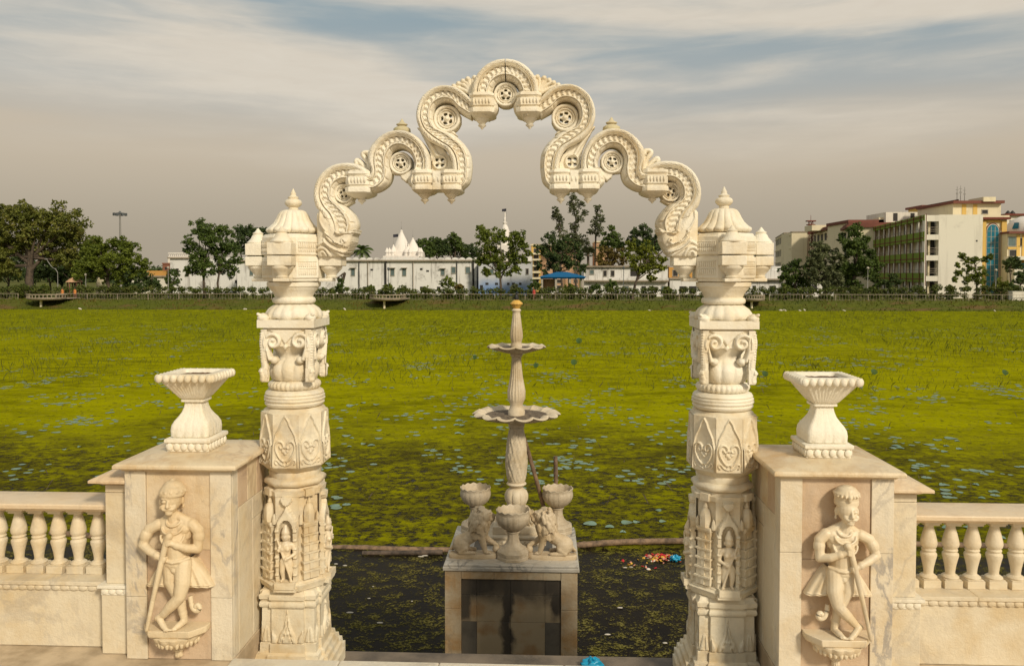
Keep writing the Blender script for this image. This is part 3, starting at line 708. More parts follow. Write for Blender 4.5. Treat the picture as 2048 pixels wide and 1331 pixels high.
def spand():
    m_ = MB(); m_.M = TA.copy(); rl = Relief(min(p[0] for p in spl), max(p[0] for p in spl), min(p[1] for p in spl), max(p[1] for p in spl), .0042)
    ins = rl.inside(spl); rl.H += .045; cx, cz = z2([(860, 835)])[0]; rr = np.hypot(rl.X - cx, rl.Z - cz) / .048
    rl.H += .018 * np.sqrt(np.clip(1 - ((rr - .85) / .15) ** 2, 0, 1)) + .02 * np.sqrt(np.clip(1 - (rr / .2) ** 2, 0, 1))
    hole = np.zeros(rr.shape, bool)
    for k in range(4):
        a = k * PI / 2 + PI / 4; hole |= np.hypot(rl.X - cx - .024 * math.cos(a), rl.Z - cz - .024 * math.sin(a)) < .0088
    rl.stroke(z2([(700, 570), (790, 690), (830, 760)]), .012, .016, True)
    rl.mask = ins & ~hole; rl.mesh(m_, 0, two=True); return m_
both(spand, 'spandrel', 'marble', arch, smooth=50)

def bracket(x0, x1, yt, yb, hy):                 # frieze block between the scrolls, px extents
    (xa, za), (xb, zb_) = A2(x0, yt), A2(x1, yb); cx = (xa + xb) / 2; h = (xb - xa) / 2; H = za - zb_
    def mk():
        m_ = MB(); m_.M = TA.copy()
        def oct_(hx, hy_, c_): return [(-hx + c_, -hy_), (hx - c_, -hy_), (hx, -hy_ + c_), (hx, hy_ - c_), (hx - c_, hy_), (-hx + c_, hy_), (-hx, hy_ - c_), (-hx, -hy_ + c_)]
        p = oct_(h, hy, .028)
        m_.stack(p, [(za, .86), (za - H * .04, .86), (za - H * .05, .97), (za - H * .15, .99), (za - H * .2, .93), (za - H * .24, .90), (za - H * .26, .96), (za - H * .55, .96), (za - H * .57, .90), (za - H * .62, .88), (za - H * .645, .98), (za - H * .70, 1.0), (za - H * .82, .99), (za - H * .86, .92), (za - H * .92, .78), (zb_, .45)][::-1], c=(cx, 0, 0))
        n = max(4, int(h * 2 / .024))
        for sgn in (-1, 1):
            for i in range(n):
                x = cx - h * .76 + (i + .5) * h * 1.52 / n; w_ = h * 1.52 / n * .32
                m_.ell((x, sgn * hy * .955, za - H * .40), (w_, .011, H * .115), 8)
        return m_
    return mk
b1 = both(bracket(698, 748, 344, 397, .135), 'bracket_block', 'marble', arch, smooth=40)
b2 = both(bracket(829, 871, 343, 391, .138), 'bracket_block', 'marble', arch, smooth=40)
b3 = both(bracket(884, 926, 343, 391, .138), 'bracket_block', 'marble', arch, smooth=40)
b4 = both(bracket(941, 991, 192, 240, .138), 'bracket_block', 'marble', arch, smooth=40)
def mid():
    m_ = MB(); m_.M = TA.copy(); (xa, za), (xb, zb_) = A2(870, 346), A2(886, 386)
    m_.box(xa, xb, -.115, .115, zb_ + .012, za)
    for i in range(2): m_.ell((xa + (i + .5) * (xb - xa) / 2, -.115, za - .055), (.006, .008, .018), 8)
    return m_
both(mid, 'bracket_link', 'marble', arch, smooth=50)
def pend(px, py, parents):
    x, z = A2(px, py)
    def mk():
        m_ = MB(); m_.M = TA.copy(); m_.lathe([(.004, z - .066), (.012, z - .054), (.024, z - .045), (.027, z - .039), (.018, z - .035), (.022, z - .028), (.036, z - .014), (.044, z - .006), (.046, z + .004)], 24, c=(x, -.03, 0)); return m_
    both(mk, 'pendant', 'marble', parents, smooth=45)
pend(726, 389, b1); pend(851, 388, b2); pend(904, 388, b3); pend(965, 240, b4)
def kal():
    x, z = A2(804, 267); m_ = MB(); m_.M = TA.copy()
    m_.lathe([(.036, z - .03), (.046, z - .002), (.056, z + .012), (.053, z + .030), (.034, z + .042), (.024, z + .046), (.036, z + .053), (.036, z + .058), (.018, z + .067), (.003, z + .092)], 28); m_.v[-1][:, 0] += x
    return m_
M['mossy'] = marble('mossy marble', (.60, .52, .34), (.36, .33, .10), .8, .1)
both(kal, 'kalash_finial', 'mossy', arch, smooth=50)
def crest1():
    m_ = MB(); m_.M = TA.copy(); l = z1([(660, 330), (1120, 330), (1120, 660), (660, 660)])
    rl = Relief(l[0][0], l[1][0], l[2][1], l[0][1], .004)
    for a, b, c in (((950, 620), (840, 560), (690, 500)), ((955, 610), (870, 500), (760, 460)), ((960, 600), (910, 480), (830, 420)), ((970, 600), (935, 450), (905, 385)), ((990, 590), (985, 450), (1010, 365)), ((1020, 590), (1030, 450), (1060, 380))):
        p = cat_rom(z1([a, b, c, (c[0] + 22, c[1] + 24)]), 14).tolist(); rl.stroke(p, .0145, .030); rl.ell(*z1([(c[0] + 8, c[1] + 12)])[0], .019, .019, .04)
    rl.mask = rl.H > .004; rl.H += .016; rl.mesh(m_, 0, two=True); return m_
def crest2():
    m_ = MB(); m_.M = TA.copy(); l = z3([(500, 70), (700, 70), (700, 340), (500, 340)])
    rl = Relief(l[0][0], l[1][0], l[2][1], l[0][1], .004)
    for pl in ([(680, 300), (655, 200), (600, 120), (620, 92), (660, 95), (672, 125)], [(670, 320), (610, 240), (545, 180), (525, 190), (535, 215)], [(690, 320), (680, 220), (690, 150)]):
        p = cat_rom(z3(pl), 18).tolist(); rl.stroke(p, .0175, .040)
    rl.mask = rl.H > .004; rl.H += .016; rl.mesh(m_, 0, two=True); return m_
both(crest1, 'leaf_crest', 'marble', arch, smooth=50); both(crest2, 'leaf_crest', 'marble', arch, smooth=50)

def makara():
    m_ = MB(); m_.M = TA.copy()
    out = z3([(113, 768), (135, 742), (165, 733), (200, 760), (260, 800), (320, 835), (355, 900), (375, 975), (450, 965), (540, 930), (535, 985), (505, 1015), (502, 1080), (470, 1150), (445, 1195), (405, 1248), (122, 1248), (118, 1000)])
    rl = Relief(min(p[0] for p in out) - .005, max(p[0] for p in out) + .005, min(p[1] for p in out), max(p[1] for p in out) + .004, .004)
    ins = rl.fill(out, .03, .05); rl.H += .075
    rl.H += np.where(rl.inside(z3([(165, 735), (330, 835), (375, 980), (505, 985), (500, 1090), (460, 1140), (330, 1090), (215, 975), (165, 870)])), .016, 0)
    S_ = lambda l, r, h: rl.stroke(cat_rom(z3(l), 20).tolist(), r, h, True)
    S_([(205, 1055), (260, 1110), (340, 1160), (440, 1195)], .009, .016); S_([(225, 985), (270, 1060), (330, 1095), (400, 1110)], .011, .016)
    S_([(215, 1080), (300, 1150), (410, 1200)], .006, .012); S_([(345, 975), (380, 990), (450, 965), (535, 945)], .010, .020); S_([(360, 995), (430, 985), (520, 975)], .006, .016)
    S_([(330, 850), (350, 930), (345, 975)], .006, .012)
    S_([(125, 1170), (170, 1145), (225, 1160), (260, 1215), (265, 1245)], .010, .018); S_([(130, 1115), (200, 1085), (260, 1140), (350, 1200), (400, 1240)], .010, .014); S_([(160, 1245), (165, 1200), (200, 1190), (230, 1240)], .008, .012)
    rl.beads(z3([(240, 1030), (300, 1085), (380, 1125), (440, 1140)]), 13, .0062, .010); S_([(440, 1080), (420, 1050), (400, 1070), (420, 1095)], .007, .014)
    S_([(165, 745), (160, 830), (200, 920), (240, 965)], .007, .010)
    x, z = z3([(248, 800)])[0]; e = ((rl.X - x) * .83 + (rl.Z - z) * -.55) / .022; e2 = ((rl.X - x) * .55 + (rl.Z - z) * .83) / .009
    rl.H -= np.where(e ** 2 + e2 ** 2 < 1, .045, 0); rl.H += np.where((e ** 2 + e2 ** 2 > 1) & ((e / 1.35) ** 2 + (e2 / 1.6) ** 2 < 1), .012, 0)
    rl.mask = ins; rl.mesh(m_, 0, two=True); return m_
both(makara, 'sea_beast_head', 'marble', arch, smooth=55)

# ------------------------------------------------------------------ guard pedestals, statues, planters, balustrades
def hand(mb, V, wr, c, ax, side, u):             # fist closed round a staff: palm, four bent fingers, thumb
    mb.cap(V(*wr), V(*c), 6.2 * u, 6.4 * u)
    for k in range(4):
        o = [c[i] + ax[i] * (4.6 - 3.1 * k) for i in range(3)]; L = (5.2, 6.0, 5.6, 4.6)[k]
        mb.chain([V(o[0] - side * 4.5, o[1] + 1, o[2]), V(o[0] - side * 2.0, o[1] + 6.3, o[2] - .3), V(o[0] + side * (L - 2), o[1] + 6.0, o[2] - .8), V(o[0] + side * L, o[1] + 2, o[2] - 1)], [1.9 * u, 1.9 * u, 1.75 * u, 1.5 * u], 8)
    mb.chain([V(c[0] - side * 4, c[1] + 2, c[2] + ax[2] * 5), V(c[0] - side * 1, c[1] + 6, c[2] + 7), V(c[0] + side * 3.2, c[1] + 5.5, c[2] + 8)], [2.2 * u, 2.0 * u, 1.6 * u], 8)

def guard(s, crown, loc, label):
    u = .00274 if crown else .00288; ar = .84; lr = .88
    t = thing('guard_statue', label, 'statue', loc, 'guard reliefs on the gateway pedestals')
    T = Matrix.Translation(loc)
    def V(x, y, z): return (s * x * u, -y * u, z * u)
    mb = MB(); mb.M = T.copy()
    # torso
    mb.cap(V(-26, 16, 204), V(19, 16, 205), 12 * u, 12 * u); mb.ell(V(-5, 15, 190), (33 * u, 18 * u, 26 * u), 16); mb.cap(V(-5, 16, 178), V(-3, 18, 146), 25 * u, 21 * u, 14)
    for e in (-1, 1): mb.ell(V(-4 + 15 * e, 24, 198), (15 * u, 8 * u, 11 * u), 12)
    mb.ell(V(-4, 20, 132), (27 * u, 19 * u, 20 * u), 14); mb.ell(V(-3, 31, 119), (7 * u, 7 * u, 8 * u), 10)
    for e in (-1, 1): mb.cap(V(-9 + 5 * e, 15, 224), V(-5 + 27 * e, 15, 210), 8.5 * u, 9 * u)
    # neck, head
    T_keep = mb.M.copy(); zd = -5 * u; mb.M = T @ Matrix.Translation((s * -12 * u, -18 * u, zd)) @ Zr(R(17) if not crown else R(-4)) @ Matrix.Translation((s * 12 * u, 18 * u, 0))
    TH = mb.M.copy()
    hx = -14; mb.cap(V(-9, 16, 214), V(hx + 2, 20, 238), 11.5 * u, 10.5 * u)
    mb.ell(V(hx + 2, 20, 264), (20.5 * u, 22 * u, 25 * u), 18); mb.ell(V(hx, 27, 250), (15 * u, 15 * u, 14 * u), 14); mb.ell(V(hx - 1, 36, 239), (8 * u, 6.5 * u, 5.5 * u), 10)
    fx = hx - 2
    mb.chain([V(fx, 40, 265), V(fx - .5, 45.5, 253.5)], [2.4 * u, 3.6 * u], 8)                     # nose
    for e in (-1, 1):
        mb.ell(V(fx + e * 3.2, 43, 252.5), (2.3 * u, 2.6 * u, 2.0 * u), 8)
        mb.ell(V(fx + 8.0 * e, 38.2, 262), (4.6 * u, 3.0 * u, 2.7 * u), 10)                         # eye
        mb.cap(V(fx + 3.5 * e, 40.4, 267.3), V(fx + 13 * e, 36.2, 267.6), 1.5 * u, 1.1 * u, 6)        # brow
        mb.ell(V(fx + 10 * e, 36, 251), (6 * u, 5 * u, 6 * u), 10)                                  # cheek
        mb.chain([V(fx, 43, 248), V(fx + 8 * e, 41, 246.5), V(fx + 15 * e, 36, 249.5)], [2.0 * u, 2.3 * u, 1.0 * u], 8)   # moustache
        mb.ell(V(hx + 2 + 20.5 * e, 18, 258), (3.6 * u, 6 * u, 8.5 * u), 10); mb.ell(V(hx + 2 + 21.5 * e, 19, 246), (2.8 * u, 3 * u, 4.2 * u), 8)
    mb.cap(V(fx - 4, 40.5, 243.2), V(fx + 4, 40.5, 243.2), 1.9 * u, 1.9 * u, 8)                     # lip
    if crown:
        mb.M = TH @ Matrix.Translation(V(hx + 2, 18, 0)); c0 = lambda t_, i, r, z: (r * (1 + .10 * np.sin(t_)), z)
        mb.lathe([(21 * u, 271 * u), (23.5 * u, 272.5 * u), (24 * u, 281 * u), (22.8 * u, 282 * u), (24.5 * u, 291 * u), (26.5 * u, 297 * u), (23 * u, 299 * u), (18 * u, 306 * u), (8 * u, 311 * u), (.5 * u, 312 * u)], 28, c0); mb.M = TH.copy()
        mb.ell(V(hx + 2, 42.5, 289), (4.5 * u, 3 * u, 8 * u), 8)
        for k in range(9): a = PI * (k + .5) / 9; mb.cap(V(hx + 2 + 24 * math.cos(a), 18 + 26 * math.sin(a), 292), V(hx + 2 + 8 * math.cos(a), 18 + 9 * math.sin(a), 310), 2.6 * u, 1.6 * u, 6)
    else:
        mb.ell(V(hx + 4, 17, 279), (25.5 * u, 25.5 * u, 15 * u), 18); mb.ell(V(hx + 4, 15, 288), (20 * u, 20 * u, 12 * u), 14); mb.ell(V(hx + 3, 14, 299), (5 * u, 5 * u, 4 * u), 8)
        mb.M = TH @ Matrix.Translation(V(hx + 3, 18, 0)); mb.lathe([(21 * u, 269 * u), (24.8 * u, 270 * u), (25.6 * u, 274 * u), (24.5 * u, 278 * u), (20 * u, 279 * u)], 28); mb.M = TH.copy()
        for k in range(7): a = PI * (k + .5) / 7; mb.cap(V(hx + 4 + 25 * math.cos(a), 17 + 25 * math.sin(a), 279), V(hx + 3 + 10 * math.cos(a), 16 + 10 * math.sin(a), 297), 2.4 * u, 1.8 * u, 6)
    mb.M = T.copy()
    # arms
    mb.chain([V(-40, 16, 205), V(-58, 17, 196), V(-72, 20, 164)], [14 * u * ar, 13.5 * u * ar, 10.5 * u * ar], 12); mb.chain([V(-72, 20, 164), V(-52, 30, 155), V(-29, 38, 146)], [10.5 * u * ar, 10.2 * u * ar, 7.0 * u * ar], 12)
    mb.chain([V(28, 16, 206), V(41, 17, 194), V(42, 21, 158)], [14 * u * ar, 13.5 * u * ar, 10.8 * u * ar], 12); mb.chain([V(42, 21, 158), V(24, 33, 163), V(2, 40, 173)], [10.8 * u * ar, 10.2 * u * ar, 7.2 * u * ar], 12)
    hand(mb, V, (-29, 38, 146), (-20, 40, 143), (.25, 0, 1), 1, u); hand(mb, V, (2, 40, 173), (-8, 42, 178), (.1, 0, 1), -1, u)
    # armlets and bracelets
    for a, b in ((V(-64, 19, 186), V(-65.5, 19, 182)), (V(42, 18, 184), V(42.2, 18, 180))): mb.cap(a, b, 12.2 * u, 12 * u, 12)
    for a, b in ((V(-36, 36, 149.5), V(-34, 37, 148.5)), (V(8, 38.5, 170), V(6, 39, 171))): mb.cap(a, b, 7.8 * u, 7.8 * u, 10)
    # necklaces and belt
    for k, (wx, zz) in enumerate(((14, 214), (21, 204), (24, 186))):
        pts = [V(-6 + wx * math.cos(a), 26 - 8 * math.sin(a) + (3 if k else -2), zz + (8 + 5 * k) * math.sin(a)) for a in np.linspace(PI, 2 * PI, 10)]
        pts = [(p[0], p[1] - .003, p[2]) for p in pts]; mb.chain(pts, [2.5 * u] * len(pts), 6)
    mb.chain([V(-27, 24, 140), V(-14, 36, 137), V(-3, 39, 135.5), V(10, 36, 137), V(24, 24, 140)], [3.6 * u] * 5, 8)
    # legs: front leg crosses over, heel lifted
    mb.chain([V(11, 20, 128), V(14, 30, 92), V(10, 36, 66)], [20 * u * lr, 17.5 * u * lr, 13.2 * u * lr], 14); mb.chain([V(10, 36, 66), V(-9, 36, 46), V(-27, 33, 27)], [13.2 * u * lr, 12.2 * u * lr, 7.8 * u * lr], 12)
    mb.chain([V(-27, 33, 27), V(-37, 34, 22)], [7.8 * u, 6 * u]); mb.chain([V(-33, 35, 22), V(-20, 42, 9), V(-12, 46, 4)], [6.5 * u, 6.3 * u, 4.2 * u])
    mb.chain([V(-16, 18, 128), V(-14, 20, 92), V(-5, 20, 68)], [19 * u * lr, 16.5 * u * lr, 12.5 * u * lr], 14); mb.chain([V(-5, 20, 68), V(3, 17, 46), V(8, 16, 20)], [12.5 * u * lr, 12 * u * lr, 7.8 * u * lr], 12)
    mb.chain([V(8, 16, 20), V(9, 14, 8)], [7.8 * u, 7 * u]); mb.chain([V(8, 18, 8), V(4, 32, 6), V(0, 42, 4)], [7 * u, 6.8 * u, 4.6 * u])
    for k in range(5):
        mb.cap(V(-17 + k * 2.4, 45 + (k == 0), 4.4), V(-16 + k * 2.6, 49.5 - k, 3.2), 1.9 * u, 1.6 * u, 6); mb.cap(V(-5 + k * 2.6, 42, 4.2), V(-6 + k * 2.7, 47 - .8 * k, 3.0), 1.9 * u, 1.6 * u, 6)
    for a, b in ((V(-21, 34, 33), V(-22.5, 34, 31.5)), (V(6.5, 16, 27), V(7, 16, 25)), (V(-18.5, 35, 36), V(-19.5, 35, 35))): mb.cap(a, b, 8.8 * u, 8.8 * u, 10)
    # staff and backing that ties the figure to the panel
    mb.box(*sorted((s * -24 * u, s * 18 * u)), -12 * u, 0.045, 135 * u, 205 * u)
    mb.build('body', 'statue' if crown else 'statue_warm', t, vox=.0034, sm=2)
    mb = MB(); mb.M = T.copy(); mb.chain([V(-6, 44, 190), V(-12, 43, 180), V(-22, 43, 142)], [7.5 * u, 6.0 * u, 5.6 * u], 10); mb.chain([V(-22, 43, 142), V(-40, 45, 62), V(-53, 45, 3)], [5.6 * u, 4.6 * u, 3.8 * u], 10)
    mb.build('staff', 'statue' if crown else 'statue_warm', t, 60)
    # pleated tunic flaring behind the legs
    rows, cols = 14, 90; A = np.zeros((rows, cols, 3))
    for i in range(rows):
        f = i / (rows - 1); z = 138 - 56 * f
        for j in range(cols):
            a = -1 + 2 * j / (cols - 1); hw = 27 + 42 * f ** .8
            x = -2 + a * hw; fold = 2.2 * math.cos(a * 26) * f; dep = 21 * math.sqrt(max(0, 1 - (abs(a) ** 2.6))) + 4 + fold
            A[i, j] = V(x, dep, z - 6 * abs(a) ** 2 * f + 1.5 * math.cos(a * 26) * f)
    mb = MB(); mb.M = T.copy(); mb.grid(A); B = A.copy(); B[:, :, 1] = .045; mb.grid(B); mb.grid(np.stack([A[-1], B[-1]])); mb.grid(np.stack([A[:, 0], B[:, 0]])); mb.grid(np.stack([A[:, -1], B[:, -1]]))
    mb.tube([A[-2, j] + np.array([0, -.0015, 0]) for j in range(0, cols, 2)], 1.6 * u, 5)
    mb.build('tunic', 'statue' if crown else 'statue_warm', t, 70)
    mb = MB(); mb.M = T.copy(); sp = [V(24, 20, 62), V(27, 22, 48), V(32, 24, 38), V(40, 24, 34), V(45, 24, 40), V(41, 24, 46), V(36, 24, 42)]
    mb.tube(cat_rom([list(p) for p in sp], 24), 5.2 * u, 8); mb.build('sash_end', 'statue' if crown else 'statue_warm', t, 70)
    return t

def pedestal(s, label):
    x0, x1 = sorted((XC + s * 1.58, XC + s * 2.212)); cx = (x0 + x1) / 2; y0, y1 = 4.55, 5.185; zt = 1.042
    t = thing('statue_pedestal', label, 'pedestal', (cx, (y0 + y1) / 2, FL), 'square marble pedestals beside the gateway')
    mb = MB(); mb.box(x0 + .02, x1 - .02, y0 + .02, y1 - .02, FL, zt - .002); mb.build('core', 'marble_cap', t, 0)
    for e in (-1, 1):
        a, b = sorted((cx + e * .316, cx + e * .192))
        zs = (FL, .30 if s < 0 else .62, .66 if e < 0 else 1.02, zt)
        for k in range(2):
            zz0, zz1 = (FL, zs[1]) if k == 0 else (zs[1] + .002, zt); mb = MB(); mb.box(a, b, y0, y0 + .03, zz0, zz1)
            mb.build('pilaster', 'marble_grey', t, 0, .003)
    for zz0, zz1 in ((FL, .58), (.582, zt)):
        mb = MB(); mb.box(cx - .190, cx + .190, y0 + .010, y0 + .025, zz0, zz1); mb.build('back_panel', 'marble_pink' if s > 0 or zz0 < 0 else 'marble_warm', t, 0, .002)
    for e, xs in ((-1, x0), (1, x1)):
        a, b = sorted((xs, xs - e * .025))
        inner = e * s < 0
        cuts = [(y0 + .031, y0 + .11, FL, zt), (y0 + .113, y0 + .34, FL, .80), (y0 + .344, y1, FL, .66), (y0 + .113, y0 + .26, .803, zt), (y0 + .263, y0 + .42, .803, zt), (y0 + .344 if 0 else y0 + .423, y1, .803, zt), (y0 + .344, y1, .664, .80)]
        for k, (ya, yb, za, zb_) in enumerate(cuts):
            mb = MB(); mb.box(a, b, ya, yb, za, zb_); mb.build('side_slab', ('marble_grey', 'marble_wall', 'marble_wall', 'marble_pink', 'marble_cap', 'marble_pink', 'marble_wall')[k], t, 0, .003)
    hw = (x1 - x0) / 2; hd = (y1 - y0) / 2; sq = [(-1, -1), (1, -1), (1, 1), (-1, 1)]
    mb = MB(); mb.stack([(x * hw, y * hd) for x, y in sq], [(zt, .99), (zt + .004, 1.03), (zt + .014, 1.05), (zt + .018, 1.10), (zt + .022, 1.155), (zt + .040, 1.155), (zt + .048, 1.13), (1.114, .63), (1.116, .60)], c=(cx, (y0 + y1) / 2, 0))
    mb.build('cap_slab', 'marble_cap', t, 30, .004)
    # bracket with a lotus bowl under the statue
    z = .158 if s < 0 else .182; mb = MB(); pl = [(-.186, 4.56), (-.186, 4.50), (-.12, 4.415), (.12, 4.415), (.186, 4.50), (.186, 4.56)]
    A = []
    for zz, k in ((z - .045, .92), (z - .036, .98), (z - .02, 1.0), (z, 1.0)): A.append([(cx + x * k, 4.56 + (y - 4.56) * k, zz) for x, y in pl])
    mb.grid(np.array(A), False, True); n_ = len(pl); mb.f.append(tuple(range(mb.n - n_, mb.n)))
    br = mb.build('bracket', 'statue' if s > 0 else 'statue_warm', t, 30, .003)
    def pet(t_, i, r, zz): k = np.abs(np.cos(7 * t_)); return r * (.94 + .08 * k), zz - .008 * k * (i in (1, 2))
    mb = MB(); mb.lathe([(.004, z - .205), (.018, z - .20), (.024, z - .185), (.020, z - .172), (.030, z - .166), (.034, z - .158), (.028, z - .148), (.085, z - .125), (.118, z - .098), (.142, z - .068), (.146, z - .052), (.13, z - .044)], 84, pet, c=(cx, 4.545, 0))
    for k in range(7):
        a = -PI + PI * (k + .5) / 7
        for q_ in (-1, 1): mb.ell((cx + .122 * math.cos(a + q_ * .1), 4.545 + .122 * math.sin(a + q_ * .1), z - .088), (.013, .010, .024), 8)
    mb.build('lotus_bowl', 'statue' if s > 0 else 'statue_warm', br, 60)
    guard(-s if s > 0 else 1, s > 0, (cx + (.028 if s < 0 else .0), 4.545, z), ('carved guard in a rounded turban leaning on a staff on the left pedestal' if s < 0 else 'carved guard in a flat topped crown leaning on a staff on the right pedestal'))
    planter(cx - (.02 if s < 0 else -.015), (y0 + y1) / 2 - .005, 1.117, 'square marble planter with scalloped rim on the %s guard pedestal' % ('turbaned' if s < 0 else 'crowned'), s)
    return t

def planter(cx, cy, z, label, s):
    t = thing('square_planter', label, 'planter', (cx, cy, z), 'square planters on the pedestals'); T = Matrix.Translation((cx, cy, z))
    mb = MB(); mb.M = T.copy(); mb.box(-.128, .128, -.128, .128, 0, .052); mb.stack([(-.132, -.132), (.132, -.132), (.132, .132), (-.132, .132)], [(.0525, 1.0), (.056, 1.06), (.066, 1.075), (.078, 1.06), (.082, 1.0)])
    for k in range(4):
        mb.M = T @ Zr(k * PI / 2)
        for i in range(6): x = -.11 + i * .044; mb.ell((x, -.132, .030), (.021, .008, .024), 12)
    mb.build('foot', 'marble', t, 40, .003)
    def fl_(t_, i, r, zz): return r * (1 - .018 * (np.abs(np.cos(t_ * 8)) < .35)), zz
    mb = MB(); mb.M = T.copy(); mb.lathe([(.112, .083), (.119, .088), (.121, .125), (.117, .155), (.104, .180), (.085, .205), (.069, .230), (.059, .258), (.055, .280), (.055, .292), (.072, .295), (.072, .306), (.062, .308)], 96, fl_, sq=9); mb.build('stem', 'marble', t, 50)
    def rib(t_, i, r, zz): return r * (.985 + .015 * np.cos(t_ * 44)) if 2 < i < 7 else r, zz
    mb = MB(); mb.M = T.copy(); mb.lathe([(.05, .308), (.066, .310), (.080, .322), (.098, .345), (.123, .378), (.146, .408), (.162, .432), (.170, .444), (.172, .455), (.170, .470), (.160, .474), (.124, .474), (.120, .470), (.112, .44)], 176, rib, sq=12)
    mb.M = T.copy()
    for k in range(4):
        mb.M = T @ Zr(k * PI / 2)
        for i in range(8): mb.ell((-.154 + i * .044, -.168, .449), (.0218, .018, .026), 12)
    mb.build('bowl', 'marble', t, 50)
    mb = MB(); mb.M = T.copy(); xs = np.linspace(-.117, .117, 16); mb.grid([[(x, y, .449 + .006 * random.random()) for x in xs] for y in xs]); mb.build('soil', 'soil', t, 180)
    return t
pedestal(-1, 'left square pedestal with a turbaned guard relief between grey veined pilasters'); pedestal(1, 'right square pedestal with a crowned guard relief between grey veined pilasters')

def scallops(mb, x0, x1, y, z, n, r, axis='x'):
    for i in range(n):
        x = x0 + (i + .5) * (x1 - x0) / n; mb.ell((x, y, z), (abs(x1 - x0) / n * .52, .007, r), 12)

def side_rail(s):
    side = 'left' if s < 0 else 'right'
    # post
    a, b = sorted((XC + s * 2.2135, XC + s * 2.372)); cx = (a + b) / 2
    t = thing('balustrade_post', 'plain marble post with sloping cap between %s pedestal and balustrade' % side, 'post', (cx, 4.83, FL), 'balustrade posts')
    al, bl = sorted((XC + s * 2.2135, XC + s * 2.392))
    mb = MB(); mb.box(al, bl, 4.605, 5.06, FL, .285); mb.build('lower_block', 'marble_wall', t, 0, .004)
    am, bm = sorted((XC + s * 2.2135, XC + s * 2.41))
    mb = MB(); mb.box(am, bm, 4.588, 5.075, .328, .345); mb.box(al, bl, 4.60, 5.065, .2855, .3275); scallops(mb, al, bl, 4.60, .308, 4, .020); mb.build('scalloped_moulding', 'marble', t, 40, .004)
    mb = MB(); mb.box(a, b, 4.625, 5.04, .3455, .893); mb.box(a + (.002 if s < 0 else 0), b + (0 if s < 0 else -.002), 4.622, 5.043, .8955, .940); mb.build('shaft', 'marble_wall', t, 0, .004)
    xo = XC + s * 2.372; xi = XC + s * 2.2135
    def ring_(o, z): 
        e = xo + s * o; q_ = [(xi, 4.622 - o, z), (e, 4.622 - o, z), (e, 5.043 + o, z), (xi, 5.043 + o, z)]
        return q_ if s > 0 else [q_[1], q_[0], q_[3], q_[2]]
    mb = MB(); mb.grid([ring_(o, z) for o, z in ((.0, .9405), (.01, .944), (.025, .953), (.04, .960), (.066, .964), (.066, .980), (.060, .984), (-.14, 1.052))], False, True); mb.f.append(tuple(range(mb.n - 4, mb.n))); mb.build('cap', 'marble_rail', t, 30, .003)
    # balustrade
    b0, b1_ = XC + s * 2.374, XC + s * 4.6; a, b = sorted((b0, b1_))
    t = thing('marble_balustrade', 'marble balustrade with turned balusters, running outward from the %s post' % side, 'balustrade', ((a + b) / 2, 4.83, FL), 'marble balustrades')
    aw, bw = sorted((XC + s * 2.394, b1_)); aw2, bw2 = sorted((XC + s * 2.412, b1_))
    mb = MB(); mb.box(aw, bw, 4.69, 4.985, FL, .277); mb.build('base_wall', 'marble_wall', t, 0, .003)
    L = bw2 - aw2; cut = [0, .34, 1.0, 1.62, L / 1]
    for i in range(4):
        c0, c1 = (aw2 + cut[i], aw2 + cut[i + 1] - .002); c1 = min(c1, bw2)
        if s < 0: c0, c1 = bw2 - (c1 - aw2), bw2 - (c0 - aw2)
        mb = MB(); mb.box(c0, c1, 4.672, 5.0, .310, .333); mb.box(c0, c1, 4.683, 4.992, .2775, .3095); scallops(mb, c0, c1, 4.683, .293, max(2, int((c1 - c0) / .05)), .019); mb.build('scalloped_ledge', 'marble_wall', t, 40, .005)
    cut = [0, .95, 2.24]
    for i in range(2):
        c0, c1 = a + cut[i], min(b, a + cut[i + 1] - .002)
        mb = MB(); A = []
        for yy, zz in ((4.735, .803), (4.728, .806), (4.715, .816), (4.700, .826), (4.698, .846), (4.703, .853), (4.715, .856), (4.965, .856), (4.977, .853), (4.982, .846), (4.980, .826), (4.965, .816), (4.952, .806), (4.945, .803)): A.append([(c0, yy, zz - .058), (c1, yy, zz - .058)])
        A = np.array(A); mb.grid(A, True, False); n_ = len(A); base = mb.n - 2 * n_; mb.f.append(tuple(base + 2 * k for k in range(n_))); mb.f.append(tuple(base + 2 * k + 1 for k in range(n_))[::-1]); mb.build('hand_rail', 'marble_rail', t, 35)
    prof = [(.047, .05), (.050, .058), (.040, .066), (.028, .072), (.027, .085), (.031, .115), (.040, .155), (.046, .178), (.0455, .190), (.036, .199), (.035, .203), (.041, .207), (.041, .214), (.035, .218), (.036, .222), (.044, .230), (.0475, .245), (.046, .262), (.037, .30), (.027, .335), (.0245, .348), (.026, .352), (.036, .356)]
    proto = None
    for i in range(17):
        x = XC + s * (2.415 + .1275 * i)
        if proto is None:
            mb = MB(); mb.box(-.052, .052, -.052, .052, 0, .045); mb.box(-.047, .047, -.047, .047, .0453, .0505); mb.lathe(prof, 28); mb.box(-.043, .043, -.043, .043, .3563, .368); mb.box(-.050, .050, -.050, .050, .3683, .3945)
            proto = mb.build('baluster', 'marble_wall', t, 40, .002, world=False); o = proto
        else: o = proto.copy(); C.objects.link(o); o.parent = t
        o.location = Vector((x, 4.842, .3335)) - root_loc(t); o.rotation_euler[2] = random.uniform(-.05, .05); o.scale = (1, 1, 1.043)
side_rail(-1); side_rail(1)

